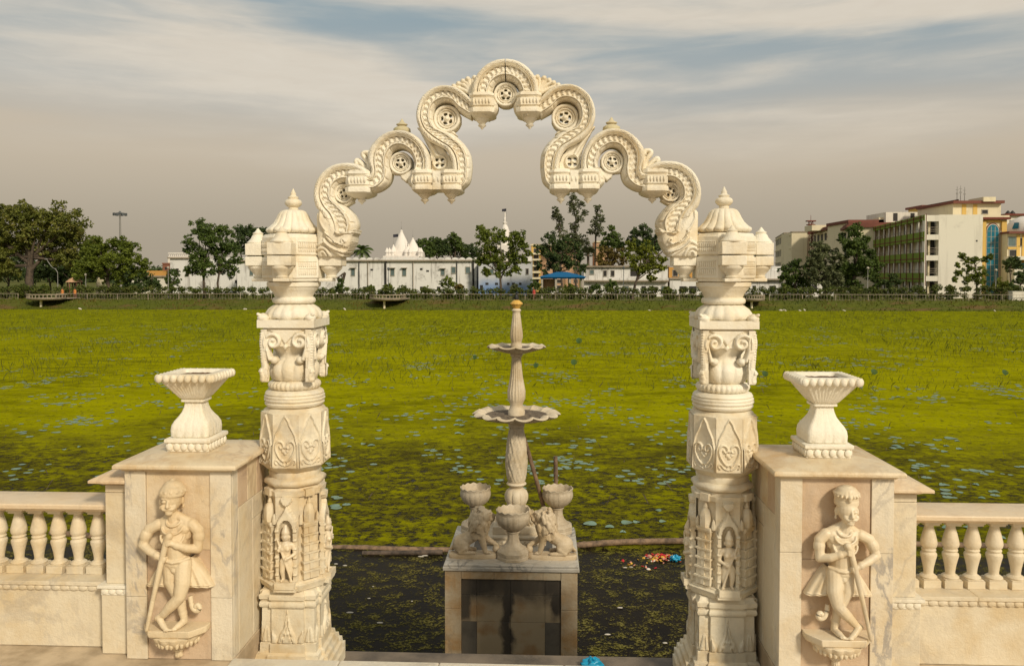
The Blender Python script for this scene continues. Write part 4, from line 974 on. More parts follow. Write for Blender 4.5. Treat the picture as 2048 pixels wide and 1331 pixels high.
# ------------------------------------------------------------------ fountain pier in the water
DX = -.338; DZ = -.563; FY0, FY1 = 7.5, 8.66; K = 8.32 / 1600
x0, x1 = DX - .63, DX + .63
pier = thing('fountain_pier', 'square stone pier with wet streaked front standing in the dark water', 'pier', (DX, (FY0 + FY1) / 2, WATER))
mb = MB(); mb.box(x0 + .02, x1 - .02, FY0 + .06, FY1 - .02, WATER - .3, DZ - .062); mb.build('core', 'landing', pier, 0)
def pier_panel():
    m, q = newmat('wet streaked panel'); p = pos(q); xyz = q.n('ShaderNodeSeparateXYZ', {0: p})
    n = q.noise(p, 3.5, 6, .6); st = q.noise(q.mapv(p, (5, 1, .8)), 1.0, 6, .6)
    c = q.mix(n, (.40, .31, .19), (.52, .41, .265)); c = q.mix(q.math('MULTIPLY', q.ramp(n, .5, .7), .7), c, (.34, .175, .06))
    wob = q.math('MULTIPLY', q.math('SUBTRACT', q.noise(p, 4.0, 5), .5), .22)
    dx = q.math('ABSOLUTE', q.math('ADD', q.math('SUBTRACT', xyz.outputs[0], DX - .03), wob))
    band = q.ramp(dx, .025, .085, 1, 0)
    topw = q.ramp(q.math('ADD', xyz.outputs[2], q.math('MULTIPLY', wob, 1.2)), -1.02, -.80)
    edge = q.ramp(q.math('ADD', q.math('ABSOLUTE', q.math('SUBTRACT', xyz.outputs[0], DX)), q.math('MULTIPLY', wob, .7)), .35, .41)
    ez = q.ramp(q.math('ADD', xyz.outputs[2], wob), -1.17, -1.05)
    wet = q.math('MAXIMUM', q.math('MAXIMUM', band, topw), q.math('MULTIPLY', edge, ez))
    wet = q.math('MULTIPLY', wet, q.math('ADD', .72, q.math('MULTIPLY', st, .5)), clamp=True)
    c = q.mix(wet, c, q.mix(n, (.035, .031, .027), (.115, .098, .078)))
    r = q.math('SUBTRACT', .42, q.math('MULTIPLY', wet, .2))
    finish(q, c, r, q.noise(p, 20, 4), .15, .01); return m
M['wet_panel'] = pier_panel(); M['tile_grey'] = plain('worn grey tile', (.17, .15, .12), .35, .4, 5)
for e in (-1, 1):
    zs = [WATER - .3, -1.99, -1.47, -.99, DZ - .061]
    for i in range(4):
        a, b = sorted((DX + e * .63, DX + e * .475)); mb = MB(); mb.box(a, b, FY0, FY0 + .05, zs[i], zs[i + 1] - .002); mb.build('corner_slab', 'pier', pier, 0, .004)
        mb = MB(); a, b = sorted((DX + e * .63, DX + e * .60)); mb.box(a, b, FY0 + .052, FY1, zs[i], zs[i + 1] - .002); mb.build('side_slab', 'pier', pier, 0, .004)
xs = [-.473, -.16, .155, .305, .473]
for i in range(4): mb = MB(); mb.box(DX + xs[i], DX + xs[i + 1] - .002, FY0 + .002, FY0 + .05, -.705, DZ - .061); mb.build('lintel_slab', 'pier', pier, 0, .003)
zs = [WATER - .3, -1.62, -1.12, -.86, -.707]; xs = [-.473, -.325, -.005, .325, .473]
for j in range(4):
    for i in range(4):
        mat = 'tile_grey' if (i in (0, 3) and j in (0, 1)) else 'wet_panel'
        mb = MB(); mb.box(DX + xs[i], DX + xs[i + 1] - .0022, FY0 + .022 + .0007 * ((i + j) % 2), FY0 + .058, zs[j], zs[j + 1] - .0022); mb.build('panel_tile', mat, pier, 0, .002)
mb = MB(); mb.box(x0 - .018, x1 + .018, FY0 - .018, FY1 + .01, DZ - .060, DZ - .024); mb.box(x0 - .008, x1 + .008, FY0 - .008, FY1, DZ - .0238, DZ); mb.build('deck_slab', 'slab_grey', pier, 0, .006)
for x in (-.335, .335):
    mb = MB(); mb.box(DX + x - .062, DX + x + .062, FY0 + .28, FY1 - .03, DZ, DZ + .003); mb.build('dark_strip', 'deck_dark', pier, 0)

# tiered fountain
fx, fy = DX + .022, 8.30
ft = thing('tiered_fountain', 'tall marble fountain with two scalloped bowls and an ochre cap on the pier', 'fountain', (fx, fy, DZ + .003))
TF = Matrix.Translation((fx, fy, 0))
zf = lambda py: 2.2 - (py - 546.5) * K
def fb(name, prof, n, fn=None, mat='fountain', par=None, sm=50):
    mb = MB(); mb.M = TF.copy(); mb.lathe(prof, n, fn); return mb.build(name, mat, par or ft, sm)
mb = MB(); mb.M = TF.copy()
mb.box(-.31, .31, -.27, .27, DZ + .003, DZ + .055); mb.stack([(-.29, -.25), (.29, -.25), (.29, .25), (-.29, .25)], [(DZ + .0555, 1.0), (DZ + .06, 1.06), (DZ + .075, 1.08), (DZ + .09, 1.06), (DZ + .095, 1.0)])
for i in range(12): mb.ell((-.27 + i * .049, -.27, DZ + .03), (.022, .012, .022), 8)
mb.box(-.235, .235, -.215, .215, DZ + .0955, DZ + .175)
mb.build('plinth', 'fountain', ft, 40, .006)
mb = MB(); mb.M = TF.copy()                      # four scrolls round the foot
for k in range(4):
    a = PI / 4 + k * PI / 2; c_, s_ = math.cos(a), math.sin(a)
    mb.tube([(r * c_, r * s_, DZ + z) for r, z in ((.09, .30), (.13, .285), (.16, .25), (.20, .205), (.225, .195), (.24, .215), (.22, .235))], [.03, .034, .036, .036, .032, .028, .02], 10)
mb.lathe([(.17, DZ + .1755), (.175, DZ + .19), (.14, DZ + .22), (.11, DZ + .265), (.10, DZ + .29), (.075, zf(1017))], 32)
mb.build('scrolled_foot', 'fountain', ft, 50)
def lobes(n, a):
    def fn(t_, i, r, z): k = np.abs(np.cos(n / 2 * t_)) ** .6; return r * (1 - a + a * k), z
    return fn
zz = [zf(y) for y in (1016, 1012, 1000, 990, 982, 979, 977, 972, 969, 967, 965)]
fb('lotus_bulb', list(zip((.06, .095, .122, .124, .105, .08, .062, .085, .105, .10, .08), zz)), 96, lambda t_, i, r, z: (r * (.9 + .1 * np.abs(np.cos(4 * t_)) ** .5) if 0 < i < 5 else r, z))
def leafcol(t_, i, r, z): return r + .004 * np.sin(12 * t_ + 2.5 * np.sin(i * .9)) * (i > 1) * (i < 20) + .004 * np.cos(18 * t_ + i * 1.7) * (1 < i < 20), z
pr = cat_rom([(.085, zf(965)), (.098, zf(955)), (.112, zf(930)), (.108, zf(905)), (.092, zf(880)), (.078, zf(862)), (.074, zf(856))], 24)
fb('leaf_column', [tuple(p) for p in pr], 96, leafcol)
fb('bowl_collar', [(.07, zf(856)), (.082, zf(855)), (.085, zf(851)), (.078, zf(849)), (.095, zf(847)), (.108, zf(844)), (.10, zf(842))], 40)
def bowl(py_rim, py_bot, R_, n, par, coll):
    zr, zb_ = zf(py_rim), zf(py_bot); h = zr - zb_
    prof = [(coll, zb_), (coll * 1.15, zb_ + .004), (R_ * .45, zb_ + h * .22), (R_ * .72, zb_ + h * .50), (R_ * .88, zb_ + h * .70), (R_ * 1.0, zb_ + h * .84), (R_ * 1.04, zb_ + h * .98), (R_ * .99, zb_ + h * 1.12), (R_ * .86, zb_ + h * 1.02), (R_ * .72, zb_ + h * .66), (R_ * .45, zb_ + h * .50), (coll, zb_ + h * .45)]
    def fn(t_, i, r, z):
        k = np.abs(np.cos(n / 2 * t_)); w_ = (0, 0, .25, .6, .9, 1, 1, 1, .9, .4, 0, 0)[i]
        return r * (1 + .085 * w_ * (k ** .6 - .6)), z + h * .20 * w_ * (.50 - k ** .9)
    o = fb('bowl', prof, 168, fn, par=par, sm=60)
    fb('bowl_residue', [(coll * 1.02, zb_ + h * .56), (R_ * .5, zb_ + h * .58), (R_ * .76, zb_ + h * .80)], 48, mat='dirt', par=o, sm=80); return o
bowl(826, 846, .430, 14, ft, .085)
fl8 = lambda a=.10: (lambda t_, i, r, z: (r * (1 - a + a * np.abs(np.cos(8 * t_)) ** .6), z))
fb('middle_column', list(zip((.085, .088, .070, .066, .078, .092, .095, .082, .068, .055, .050, .050, .064, .064, .052, .056, .075), [zf(y) for y in (836, 822, 816, 808, 803, 797, 782, 770, 755, 735, 718, 714, 712, 708, 706, 701, 697)])), 96, lambda t_, i, r, z: (r * (.9 + .1 * np.abs(np.cos(8 * t_)) ** .6) if 4 < i < 11 else r, z))
bowl(692, 708, .288, 10, ft, .06)
fb('upper_column', list(zip((.055, .062, .050, .058, .066, .066, .058, .048, .040, .038, .050, .044, .032), [zf(y) for y in (698, 689, 685, 681, 674, 668, 655, 640, 628, 624, 621, 619, 617)])), 96, lambda t_, i, r, z: (r * (.9 + .1 * np.abs(np.cos(6 * t_)) ** .6) if 2 < i < 9 else r, z))
cp = fb('ochre_cap', list(zip((.030, .036, .050, .066, .064, .040, .034, .02), [zf(y) for y in (617, 615, 611, 608, 606, 602, 601, 600)])), 48, lambda t_, i, r, z: (r * (.94 + .06 * np.abs(np.cos(5 * t_))) if 1 < i < 6 else r, z), mat='ochre')
fb('nozzle', [(.018, zf(600)), (.020, zf(596)), (.016, zf(592)), (.010, zf(588)), (.022, zf(587)), (.004, zf(585))], 16, mat='black', par=cp)

# goblet urns
def urn(loc, label):
    t = thing('goblet_urn', label, 'urn', loc, 'goblet urns on the fountain pier'); T = Matrix.Translation(loc)
    mb = MB(); mb.M = T.copy(); mb.stack(ngon(8), [(0, .150), (.03, .152), (.036, .145), (.042, .150), (.075, .152), (.085, .140), (.10, .118)]); mb.build('foot', 'urn', t, 30, .004)
    mb = MB(); mb.M = T.copy(); mb.stack(ngon(10), [(.1003, .112), (.115, .095), (.14, .072), (.18, .056), (.23, .052), (.25, .056)]); mb.lathe([(.058, .2503), (.068, .256), (.068, .266), (.05, .268)], 32); mb.build('stem', 'urn', t, 30)
    def fn(t_, i, r, z):
        k = np.abs(np.cos(9 * t_)) ** .7
        a = (0, .03, .03, .03, .03, .025, .015, 0, 0, 0, 0, 0)[i]; w_ = (0, 0, 0, 0, 0, 0, 0, .4, 1, 1, .6, 0)[i]
        return r * (1 - a + a * k), z + .0065 * w_ * np.cos(14 * t_)
    mb = MB(); mb.M = T.copy(); mb.lathe([(.04, .268), (.06, .272), (.105, .295), (.145, .335), (.163, .375), (.166, .405), (.160, .432), (.156, .444), (.165, .470), (.158, .474), (.148, .45), (.145, .40)], 144, fn)
    mb.lathe([(.145, .4005), (.13, .365), (.07, .345), (.001, .342)], 40, cap=False); mb.build('bowl', 'urn', t, 60)
urn((DX + .012, 7.70, DZ), 'front goblet urn standing between the two lions'); urn((DX - .425, 8.50, DZ), 'goblet urn behind the left lion, at the back edge of the pier')
urn((DX + .455, 8.50, DZ), 'goblet urn behind the right lion, in front of the upright stick')

# lions
def lion(s, loc, label):
    u = .0047; t = thing('lion_statue', label, 'lion', loc, 'lion statues on the fountain pier'); T = Matrix.Translation(loc)
    def V(x, y, z): return (s * x * u * 1.08, -y * u, z * u)
    mb = MB(); mb.M = T.copy(); outl = [(50 * u * max(-1, min(1, 1.18 * math.cos(a))), 15 * u * math.sin(a)) for a in np.linspace(0, 2 * PI, 40, endpoint=False)]
    mb.stack(outl, [(0, .97), (.008, 1.0), (.038, 1.0), (.046, .96)]); mb.build('base', 'lion', t, 40)
    z = 10
    mb = MB(); mb.M = T.copy(); r_ = random.Random(5)
    mb.chain([V(-24, 0, 22 + z), V(-8, 0, 30 + z), V(8, 0, 44 + z)], [15 * u, 13.5 * u, 16 * u], 14); mb.ell(V(-26, 0, 18 + z), (15 * u, 15 * u, 18 * u), 14)
    for e in (-1, 1):
        mb.ell(V(-20, 10 * e, 15 + z), (15 * u, 8 * u, 16 * u), 12); mb.chain([V(-14, 12 * e, 12 + z), V(-24, 12.5 * e, 4 + z), V(-18, 13 * e, 3 + z), V(-2, 13 * e, 3 + z)], [7 * u, 5 * u, 4 * u, 4.2 * u])
        mb.ell(V(1, 13 * e, 3 + z), (6 * u, 4.6 * u, 3.6 * u), 10)
    mb.chain([V(14, -9, 42 + z), V(25, -10, 26 + z), V(41, -8, 16 + z)], [9.5 * u, 6.8 * u, 4.8 * u], 12); mb.ell(V(44, -8, 14 + z), (5.5 * u, 4.6 * u, 4 * u), 10)
    mb.chain([V(14, 9, 42 + z), V(20, 9, 22 + z), V(24, 8, 5 + z)], [9.5 * u, 6.8 * u, 5 * u], 12); mb.ell(V(28, 8, 3 + z), (6.5 * u, 5 * u, 3.6 * u), 10)
    for k in range(4): mb.cap(V(44 + k * .3, -11 + k * 2.2, 16 + z), V(48.5, -11.2 + k * 2.2, 12 + z), 1.5 * u, 1.3 * u, 6); mb.cap(V(30, 4.6 + k * 2.2, 4 + z), V(34.2, 4.4 + k * 2.2, 2 + z), 1.6 * u, 1.4 * u, 6)
    mb.ell(V(44, -8, 5.5 + z), (8 * u, 8 * u, 8 * u), 14)
    mb.ell(V(12, 0, 58 + z), (18.5 * u, 18.5 * u, 24 * u), 14)
    h = z + 76; hc = 20
    mb.ell(V(hc, -1, h), (15 * u, 14.5 * u, 16 * u), 16); mb.cap(V(hc + 8, -4, h - 4), V(hc + 15, -6, h - 6), 9.5 * u, 8 * u, 12); mb.cap(V(hc + 8, -4, h - 13), V(hc + 13, -6, h - 13.5), 5.5 * u, 4.6 * u)
    mb.cap(V(hc + 11, -5, h + 6), V(hc + 19, -8, h - 1.5), 3.8 * u, 4.4 * u); mb.ell(V(hc + 20.5, -8, h - 1), (3.4 * u, 4.4 * u, 2.8 * u), 10)
    for e in (-1, 1):
        mb.ell(V(hc + 11.5, -4 + 7.2 * e, h + 3.2), (3.4 * u, 2.6 * u, 2.4 * u), 8); mb.cap(V(hc + 13, -4 + 4 * e, h + 8.5), V(hc + 8, -3 + 11 * e, h + 7.5), 2.6 * u, 2.0 * u, 6); mb.ell(V(hc + 16, -6 + 5 * e, h - 7), (5 * u, 4.4 * u, 4.2 * u), 10)
        mb.ell(V(hc - 2, -1 + 13.5 * e, h + 11), (3.4 * u, 4.4 * u, 5.2 * u), 8)
    for k in range(150):                          # mane locks hang round the face, over the neck and the chest
        a = r_.uniform(0, 2 * PI); f = r_.random(); zz_ = h + 15 - 54 * f; rr = 14 + 6.0 * math.sin(PI * min(1, f * 1.05))
        x = 10 + 5 * (1 - f) + rr * math.cos(a) * .9; y = -1 + rr * math.sin(a)
        if f < .50 and math.cos(a - (-.25)) > .05: continue
        mb.cap(V(x, y, zz_), V(x + 2.0 * math.cos(a) - 1, y + 2.4 * math.sin(a), zz_ - 7.5), 4.6 * u, 3.0 * u, 6)
    for k in range(9): mb.cap(V(20 - k * .8, (k - 4) * 2.6, h + 15), V(14 - k * .3, (k - 4) * 2.8, h + 17), 2.8 * u, 2 * u, 6)
    mb.tube([V(*p) for p in ((-38, 2, 14 + z), (-44, 0, 6 + z), (-42, -8, 3 + z), (-34, -13, 3 + z), (-28, -14, 4 + z))], [3.4 * u, 3 * u, 2.6 * u, 2.6 * u, 4 * u], 8)
    mb.build('body', 'lion', t, vox=.0056, sm=3)
lion(1, (DX - .378, 7.70, DZ), 'crouching marble lion left of the front urn, facing right with a paw on a ball'); lion(-1, (DX + .395, 7.70, DZ), 'crouching marble lion right of the front urn, facing left with a paw on a ball')

# sticks and the floating boom
def stick(pts, rad, mat, label, name='bamboo_pole', group=None, nodes=.35):
    p = cat_rom([list(q_) for q_ in pts], 40); L = np.concatenate([[0], np.cumsum(np.linalg.norm(np.diff(p, axis=0), axis=1))])
    rr = [rad * (1 + .16 * max(0, 1 - abs(((l / nodes) % 1) - .5) * 14)) for l in L]
    mb = MB(); mb.tube(p, rr, 10); o = mb.build(name, mat, None, 60); tag(o, label, 'pole', group); return o
a_, b_ = P(1046, 868, 8.36), P(1092, 1030, 8.58)
k_ = (b_.z - DZ - .02) / (a_.z - b_.z)
stick([b_ + (b_ - a_) * k_, b_, (a_ + b_) / 2 + Vector((.004, 0, 0)), a_], .023, 'bamboo', 'weathered bamboo pole leaning on the fountain column under the large bowl')
a_ = P(1111, 912, 8.85); stick([a_ - Vector((-.01, 0, a_.z - WATER + .2)), a_ - Vector((-.012, 0, 1)), a_], .024, 'bamboo', 'upright bamboo stick rising behind the right back urn')
stick([P(560, 1096, 14.3), P(700, 1095, 14.3), P(790, 1098, 14.25), P(900, 1100, 14.2)], .055, 'bamboo', 'floating bamboo boom left of the pier, the upper brown one', group='floating bamboo booms')
stick([P(725, 1106, 14.0), P(800, 1105, 14.0), P(885, 1104, 14.0)], .045, 'bamboo_dark', 'short dark bamboo piece floating just in front of the left boom', group='floating bamboo booms')
stick([P(1150, 1090, 14.5), P(1230, 1084, 14.6), P(1300, 1082, 14.7), P(1420, 1080, 14.7)], .055, 'bamboo', 'floating bamboo boom right of the pier', group='floating bamboo booms')
for a0, a1, y in ((-9.5, -4.6, 14.3), (3.3, 9, 14.8)):
    stick([(a0, y + .5, WATER + .03), ((a0 + a1) / 2, y + .1, WATER + .03), (a1, y, WATER + .03)], .055, 'bamboo', 'floating bamboo boom half hidden behind the %s pedestal' % ('left' if a0 < 0 else 'right'), group='floating bamboo booms')

# litter
fl0 = P(1322, 1117, 14.0); ft_ = thing('flower_offering', 'heap of red and yellow flower petals floating by the right boom', 'flowers', (fl0.x, fl0.y, WATER + .004))
for n_, cnt in (('petal_red', 46), ('petal_yellow', 30), ('petal_pink', 30), ('petal_white', 16)):
    mb = MB()
    for k in range(cnt):
        x, y = random.gauss(0, .14), random.gauss(0, .08)
        if random.random() < .12: x -= random.uniform(.2, .6); y -= random.uniform(.1, .5)
        r_ = random.uniform(.020, .044); z_ = WATER + .006 + random.uniform(0, .05) * math.exp(-(x * x + y * y) / .03)
        mb.ell((fl0.x + x, fl0.y + y, z_), (r_, r_ * .7, r_ * .28), 8, (random.uniform(-.6, .6), random.uniform(-.6, .6), random.uniform(0, 6)))
    mb.build(n_.split('_')[1] + '_petals', n_, ft_, 60)['kind'] = 'stuff'
def bag(p, r, label):
    mb = MB(); n = 26; A = np.zeros((n, n, 3)); q_ = random.Random(int(p.x * 100))
    ph = [q_.uniform(0, 6) for _ in range(6)]
    for i in range(n):
        for j in range(n):
            th, f = 2 * PI * j / n, PI * i / (n - 1); k = 1 + .16 * math.sin(5 * th + ph[0] + 3 * f) + .12 * math.sin(9 * th + ph[1] - 4 * f) + .10 * math.sin(7 * f + ph[2] + 2 * th)
            A[i, j] = (p.x + r * k * math.sin(f) * math.cos(th), p.y + r * k * math.sin(f) * math.sin(th) * .8, p.z + .5 * r - r * .6 * k * math.cos(f))
    mb.grid(A, False, True); tag(mb.build('plastic_bag', 'bag', None, 60), label, 'bag', 'turquoise plastic bags')
p_ = P(1351, 1118, 13.9); p_.z = WATER; bag(p_, .085, 'small turquoise plastic bag beside the floating flower petals')
p_ = P(1184, 1326, 5.20); p_.z = LAND - .02; bag(p_, .065, 'crumpled turquoise plastic bag at the edge of the steps beside the pier')

# ------------------------------------------------------------------ pond, bank, ground (setting)
def sheet(name, mat, ys, xr, zf_, kind='structure', nx=60):
    mb = MB(); xs = np.linspace(-xr, xr, nx); mb.grid([[(x, y, zf_(x, y)) for x in xs] for y in ys]); return tag(mb.build(name, mat, None, 180), kind=kind)
rb = random.Random(3)
def bank_z(x, y):
    t = min(1, max(0, (y - 106.5) / 6.2)); b = .10 * math.sin(x * .7 + y) + .07 * math.sin(x * 1.9 - y * 2)
    return -2.95 + 1.33 * (t * t * (3 - 2 * t)) + b * (.2 + math.sin(PI * t))
sheet('pond', 'water', (5.2, 60, 112), 400, lambda x, y: WATER, nx=2)
sheet('duckweed', 'weed', (5.5, 30, 60, 109), 400, lambda x, y: WATER + .005, 'stuff', 2)
sheet('bank', 'bank', list(np.linspace(106, 114, 22)) + [118], 260, bank_z, nx=420)
GZ = -1.66
sheet('ground', 'bank', (117, 300, 3500), 4000, lambda x, y: GZ, nx=2)
def blades(name, mat, n, gen, label):
    V = np.zeros((n, 4, 3))
    for i in range(n):
        x, y, z, h, wd = gen(); a = rng.uniform(0, PI); lx, ly = rng.normal(0, .28, 2) * h
        dx, dy = math.cos(a) * wd, math.sin(a) * wd
        V[i] = [(x - dx, y - dy, z), (x + dx, y + dy, z), (x + lx * .6 + dx * .7, y + ly * .6 + dy * .7, z + h * .65), (x + lx * 1.3, y + ly * 1.3, z + h)]
    mb = MB(); mb.v = [V.reshape(-1, 3)]; mb.f = [(4 * i, 4 * i + 1, 4 * i + 2, 4 * i + 3) for i in range(n)]; mb.n = 4 * n
    return tag(mb.build(name, mat, None, 0), label, 'plants', kind='stuff')
def g_reed():
    y = 34 + 73 * rng.random() ** .8; x = (rng.random() - .5) * 1.62 * y - .02 * y
    c = math.sin(x * .33 + 1.3 * math.sin(y * .21)) * math.sin(y * .27 + .5 * math.sin(x * .19))
    return x, y, WATER, rng.uniform(.10, .30) * (1.1 + .6 * c), rng.uniform(.006, .013)
blades('lake_stalks', 'reed', 30000, g_reed, 'thin green stalks standing all over the far half of the pond')
def g_reed2():
    y = rng.uniform(17, 36); x = (rng.random() - .5) * 1.5 * y
    return x, y, WATER, rng.uniform(.06, .28), rng.uniform(.004, .009)
blades('near_stalks', 'bamboo_dark', 260, g_reed2, 'scattered dark dead stalks poking out of the duckweed')
def g_grass():
    y = rng.uniform(106.8, 114); x = (rng.random() - .5) * 1.6 * y; return x, y, bank_z(x, y) - .05, rng.uniform(.12, .40), rng.uniform(.04, .11)
blades('bank_grass', 'leaf_grass', 9000, g_grass, 'rough grass tufts on the far bank')

# lily pads
def pad_mesh(k):
    mb = MB(); q_ = random.Random(k); n = 22; rim = []
    for i in range(n): a = .12 + (2 * PI - .24) * i / (n - 1); r_ = 1 + .05 * math.sin(3 * a + k) + q_.uniform(-.02, .02); rim.append((r_ * math.cos(a), r_ * math.sin(a), .03 * math.sin(2 * a + k) + .02))
    mid_ = [(.5 * x, .5 * y, .012) for x, y, z in rim]
    mb.add([(0, 0, .006)] + mid_ + rim, [(0, 1 + i, 2 + i) for i in range(n - 1)] + [(1 + i, 1 + n + i, 2 + n + i, 2 + i) for i in range(n - 1)]); return mb
pads = []
for k in range(3):
    o = pad_mesh(k).build('lily_pad', 'pad', None, 180); pads.append(o)
cl_ = [(rng.uniform(-.62, .6), 15.5 + 34 * rng.random() ** 1.1) for _ in range(75)]
cl_ += [(-.28, 17), (-.3, 19.5), (-.24, 20.5), (-.27, 22), (-.22, 23), (.24, 19), (.3, 17.5), (.12, 15.6), (.17, 17), (.22, 21), (.28, 22.5), (.52, 17), (.56, 19), (.5, 23), (-.52, 16), (-.45, 24), (-.2, 30), (.35, 30)]
def pad_spot(cl):
    f, y0 = cl[int(rng.integers(len(cl)))]; y = y0 + rng.normal(0, .55); return (f - .04) * y0 + rng.normal(0, .45), y
cnt = 0
while cnt < 290:
    x, y = pad_spot(cl_)
    if y < 15.2 or abs(x + .04 * y) > .66 * y: continue
    o = pads[cnt] if cnt < 3 else pads[cnt % 3].copy()
    if cnt >= 3: C.objects.link(o)
    r_ = rng.uniform(.06, .13) * (1.5 if rng.random() < .10 else 1); o.scale = (r_, r_ * rng.uniform(.8, 1), .4); o.location = (x, y, WATER + .008 + rng.random() * .008); o.rotation_euler = (0, 0, rng.uniform(0, 6))
    tag(o, 'pale teal round lily pad floating flat on the duckweed', 'lily pad', 'lily pads floating on the pond'); cnt += 1
mb = MB(); pv = np.concatenate(pad_mesh(1).v); pf = pad_mesh(1).f
cl2 = [(rng.uniform(-.66, .66), 17 + 58 * rng.random()) for _ in range(330)]
for k in range(3400):
    x, y = pad_spot(cl2); r_ = rng.uniform(.05, .12); a_ = rng.uniform(0, 6); c_, s_ = math.cos(a_) * r_, math.sin(a_) * r_
    mb.add(np.stack([pv[:, 0] * c_ - pv[:, 1] * s_ + x, pv[:, 0] * s_ + pv[:, 1] * c_ + y, pv[:, 2] * r_ * .4 + WATER + .008 + rng.random() * .01], 1), pf)
tag(mb.build('small_lily_pads', 'pad', None, 180), 'many more tiny teal lily pads in loose patches far out on the pond', 'lily pads', kind='stuff')
def lotus(p, r_, h, label):
    mb = MB(); mb.tube([(p.x, p.y, WATER - .1), (p.x + .03, p.y, WATER + h * .6), (p.x, p.y, WATER + h)], .012, 6)
    m2 = np.concatenate(pad_mesh(2).v); rr = np.hypot(m2[:, 0], m2[:, 1]); m2 = m2 * [r_, r_, .3]; m2[:, 2] += .12 * r_ * rr ** 2
    c_, s_ = math.cos(.9), math.sin(.9); y_, z_ = m2[:, 1] * c_ - m2[:, 2] * s_, m2[:, 1] * s_ + m2[:, 2] * c_
    mb.add(np.stack([m2[:, 0] + p.x, y_ + p.y, z_ + WATER + h], 1), pad_mesh(2).f); tag(mb.build('lotus_leaf', 'lotus', None, 180), label, 'lotus leaf', 'raised lotus leaves')
for px, py, Y, r_, w_ in ((1158, 681, 57, .22, 'tall dark lotus leaf standing right of the small upper fountain bowl'), (1148, 724, 42, .17, 'low dark lotus leaf right of the middle fountain column'), (1072, 731, 42, .14, 'small dark lotus leaf just right of the middle fountain column'), (1748, 750, 40, .16, 'dark lotus leaf standing just right of the right planter bowl'), (1530, 758, 39, .15, 'dark lotus leaf between the right pillar and the right planter'), (2010, 745, 40, .15, 'dark lotus leaf at the far right of the pond'), (950, 715, 46, .13, 'dark lotus leaf left of the middle fountain column')):
    p = P(px, py, Y); lotus(p, r_, max(.15, p.z - WATER), w_)
mb = MB()
for k in range(40):
    y = rng.uniform(8, 14); x = (rng.random() - .5) * .9 * y; 
    mb.ell((x, y, WATER + .008), (rng.uniform(.01, .03), rng.uniform(.008, .02), .006), 8)
for px, py in ((672, 1140), (690, 1143), (842, 1122), (850, 1120), (1250, 1138), (1240, 1220), (1330, 1290), (1215, 1275), (700, 1240), (760, 1260)):
    p = P(px, py, 5 * 1600 / (py - 546)); mb.ell((p.x, p.y, WATER + .01), (rng.uniform(.03, .06), .02, .01), 8)
tag(mb.build('floating_scraps', 'scum', None, 60), 'tiny pale scraps floating on the dark water near the pier', 'litter', kind='stuff')

# ------------------------------------------------------------------ plants beyond the pond
def leaf_cloud(blobs, size, dens, sub=True):     # blobs: (centre, radius); many small leaf clumps through each crown volume
    out = []
    for c, r_ in blobs:
        c = np.array(c); subs = []
        if sub:
            for _ in range(int(18 + r_ * 9)):
                d = rng.normal(size=3); d /= np.linalg.norm(d); d[2] *= .9; subs.append((c + d * r_ * rng.uniform(.25, 1.08), r_ * rng.uniform(.20, .40)))
        else: subs = [(c, r_)]
        for sc_, sr in subs:
            n = max(14, int(dens * (sr / size) ** 2 * 19)); d = rng.normal(size=(n, 3)); d /= np.linalg.norm(d, axis=1)[:, None]
            p = sc_ + d * (sr * rng.random(n) ** .45)[:, None] * [1, 1, .8]
            nm = d * .55 + rng.normal(size=(n, 3)) * .5 + [0, 0, .35]; nm /= np.linalg.norm(nm, axis=1)[:, None]
            a = np.cross(nm, rng.normal(size=(n, 3))); a /= np.linalg.norm(a, axis=1)[:, None]; b = np.cross(nm, a)
            L = (size * rng.uniform(.6, 1.3, n))[:, None]
            out.append(np.stack([p - a * L * .5, p + b * L * .30 - nm * L * .1, p + a * L * .5, p - b * L * .30 - nm * L * .1], 1))
    return np.concatenate(out)
def leaves_obj(name, mat, parent, blobs, size, dens, sub=True):
    V = leaf_cloud(blobs, size, dens, sub); n = len(V); mb = MB(); mb.v = [V.reshape(-1, 3)]; mb.n = 4 * n; mb.f = [(4 * i, 4 * i + 1, 4 * i + 2, 4 * i + 3) for i in range(n)]
    return mb.build(name, mat, parent, 0)
def tree(label, Y, trunk, blobs, mat, name='broadleaf_tree', size=.36, dens=1.0, cat='tree', limbs=9, group='trees beyond the pond', dep=.7):
    x0, yb, x1, yt, wp = trunk; k = Y / F
    b = P(x0, yb, Y); b.z = GZ; tp = P(x1, yt, Y); loc = (b.x, Y, GZ)
    t = thing(name, label, cat, loc, group)
    bl = []
    for px, py, r_ in blobs: p = P(px, py, Y); bl.append(((p.x, Y + rng.uniform(-1, 1) * dep * r_ * k, p.z), r_ * k * 1.06))
    mb = MB(); w_ = wp * k / 2; m_ = (b + tp) / 2 + Vector((rng.normal(0, .15), 0, 0))
    mb.tube([b - Vector((0, 0, .2)), b + (m_ - b) * .3, m_, tp], [w_ * 1.5, w_ * 1.05, w_ * .85, w_ * .65], 9)
    tr = mb.build('trunk', 'bark', t, 60)
    order = sorted(bl, key=lambda q_: -q_[1])[:limbs]
    for c, r_ in order:
        c = Vector(c); s_ = tp if rng.random() < .6 else m_ + (tp - m_) * rng.uniform(.3, .9); q_ = s_ + (c - s_) * .5 + Vector((rng.normal(0, .3), rng.normal(0, .3), rng.normal(.2, .3)))
        mb = MB(); mb.tube([s_, q_, c], [w_ * .50, w_ * .32, w_ * .12], 6); mb.build('limb', 'bark', tr, 60)
    leaves_obj('crown', mat, t, bl, size, dens)
    return t

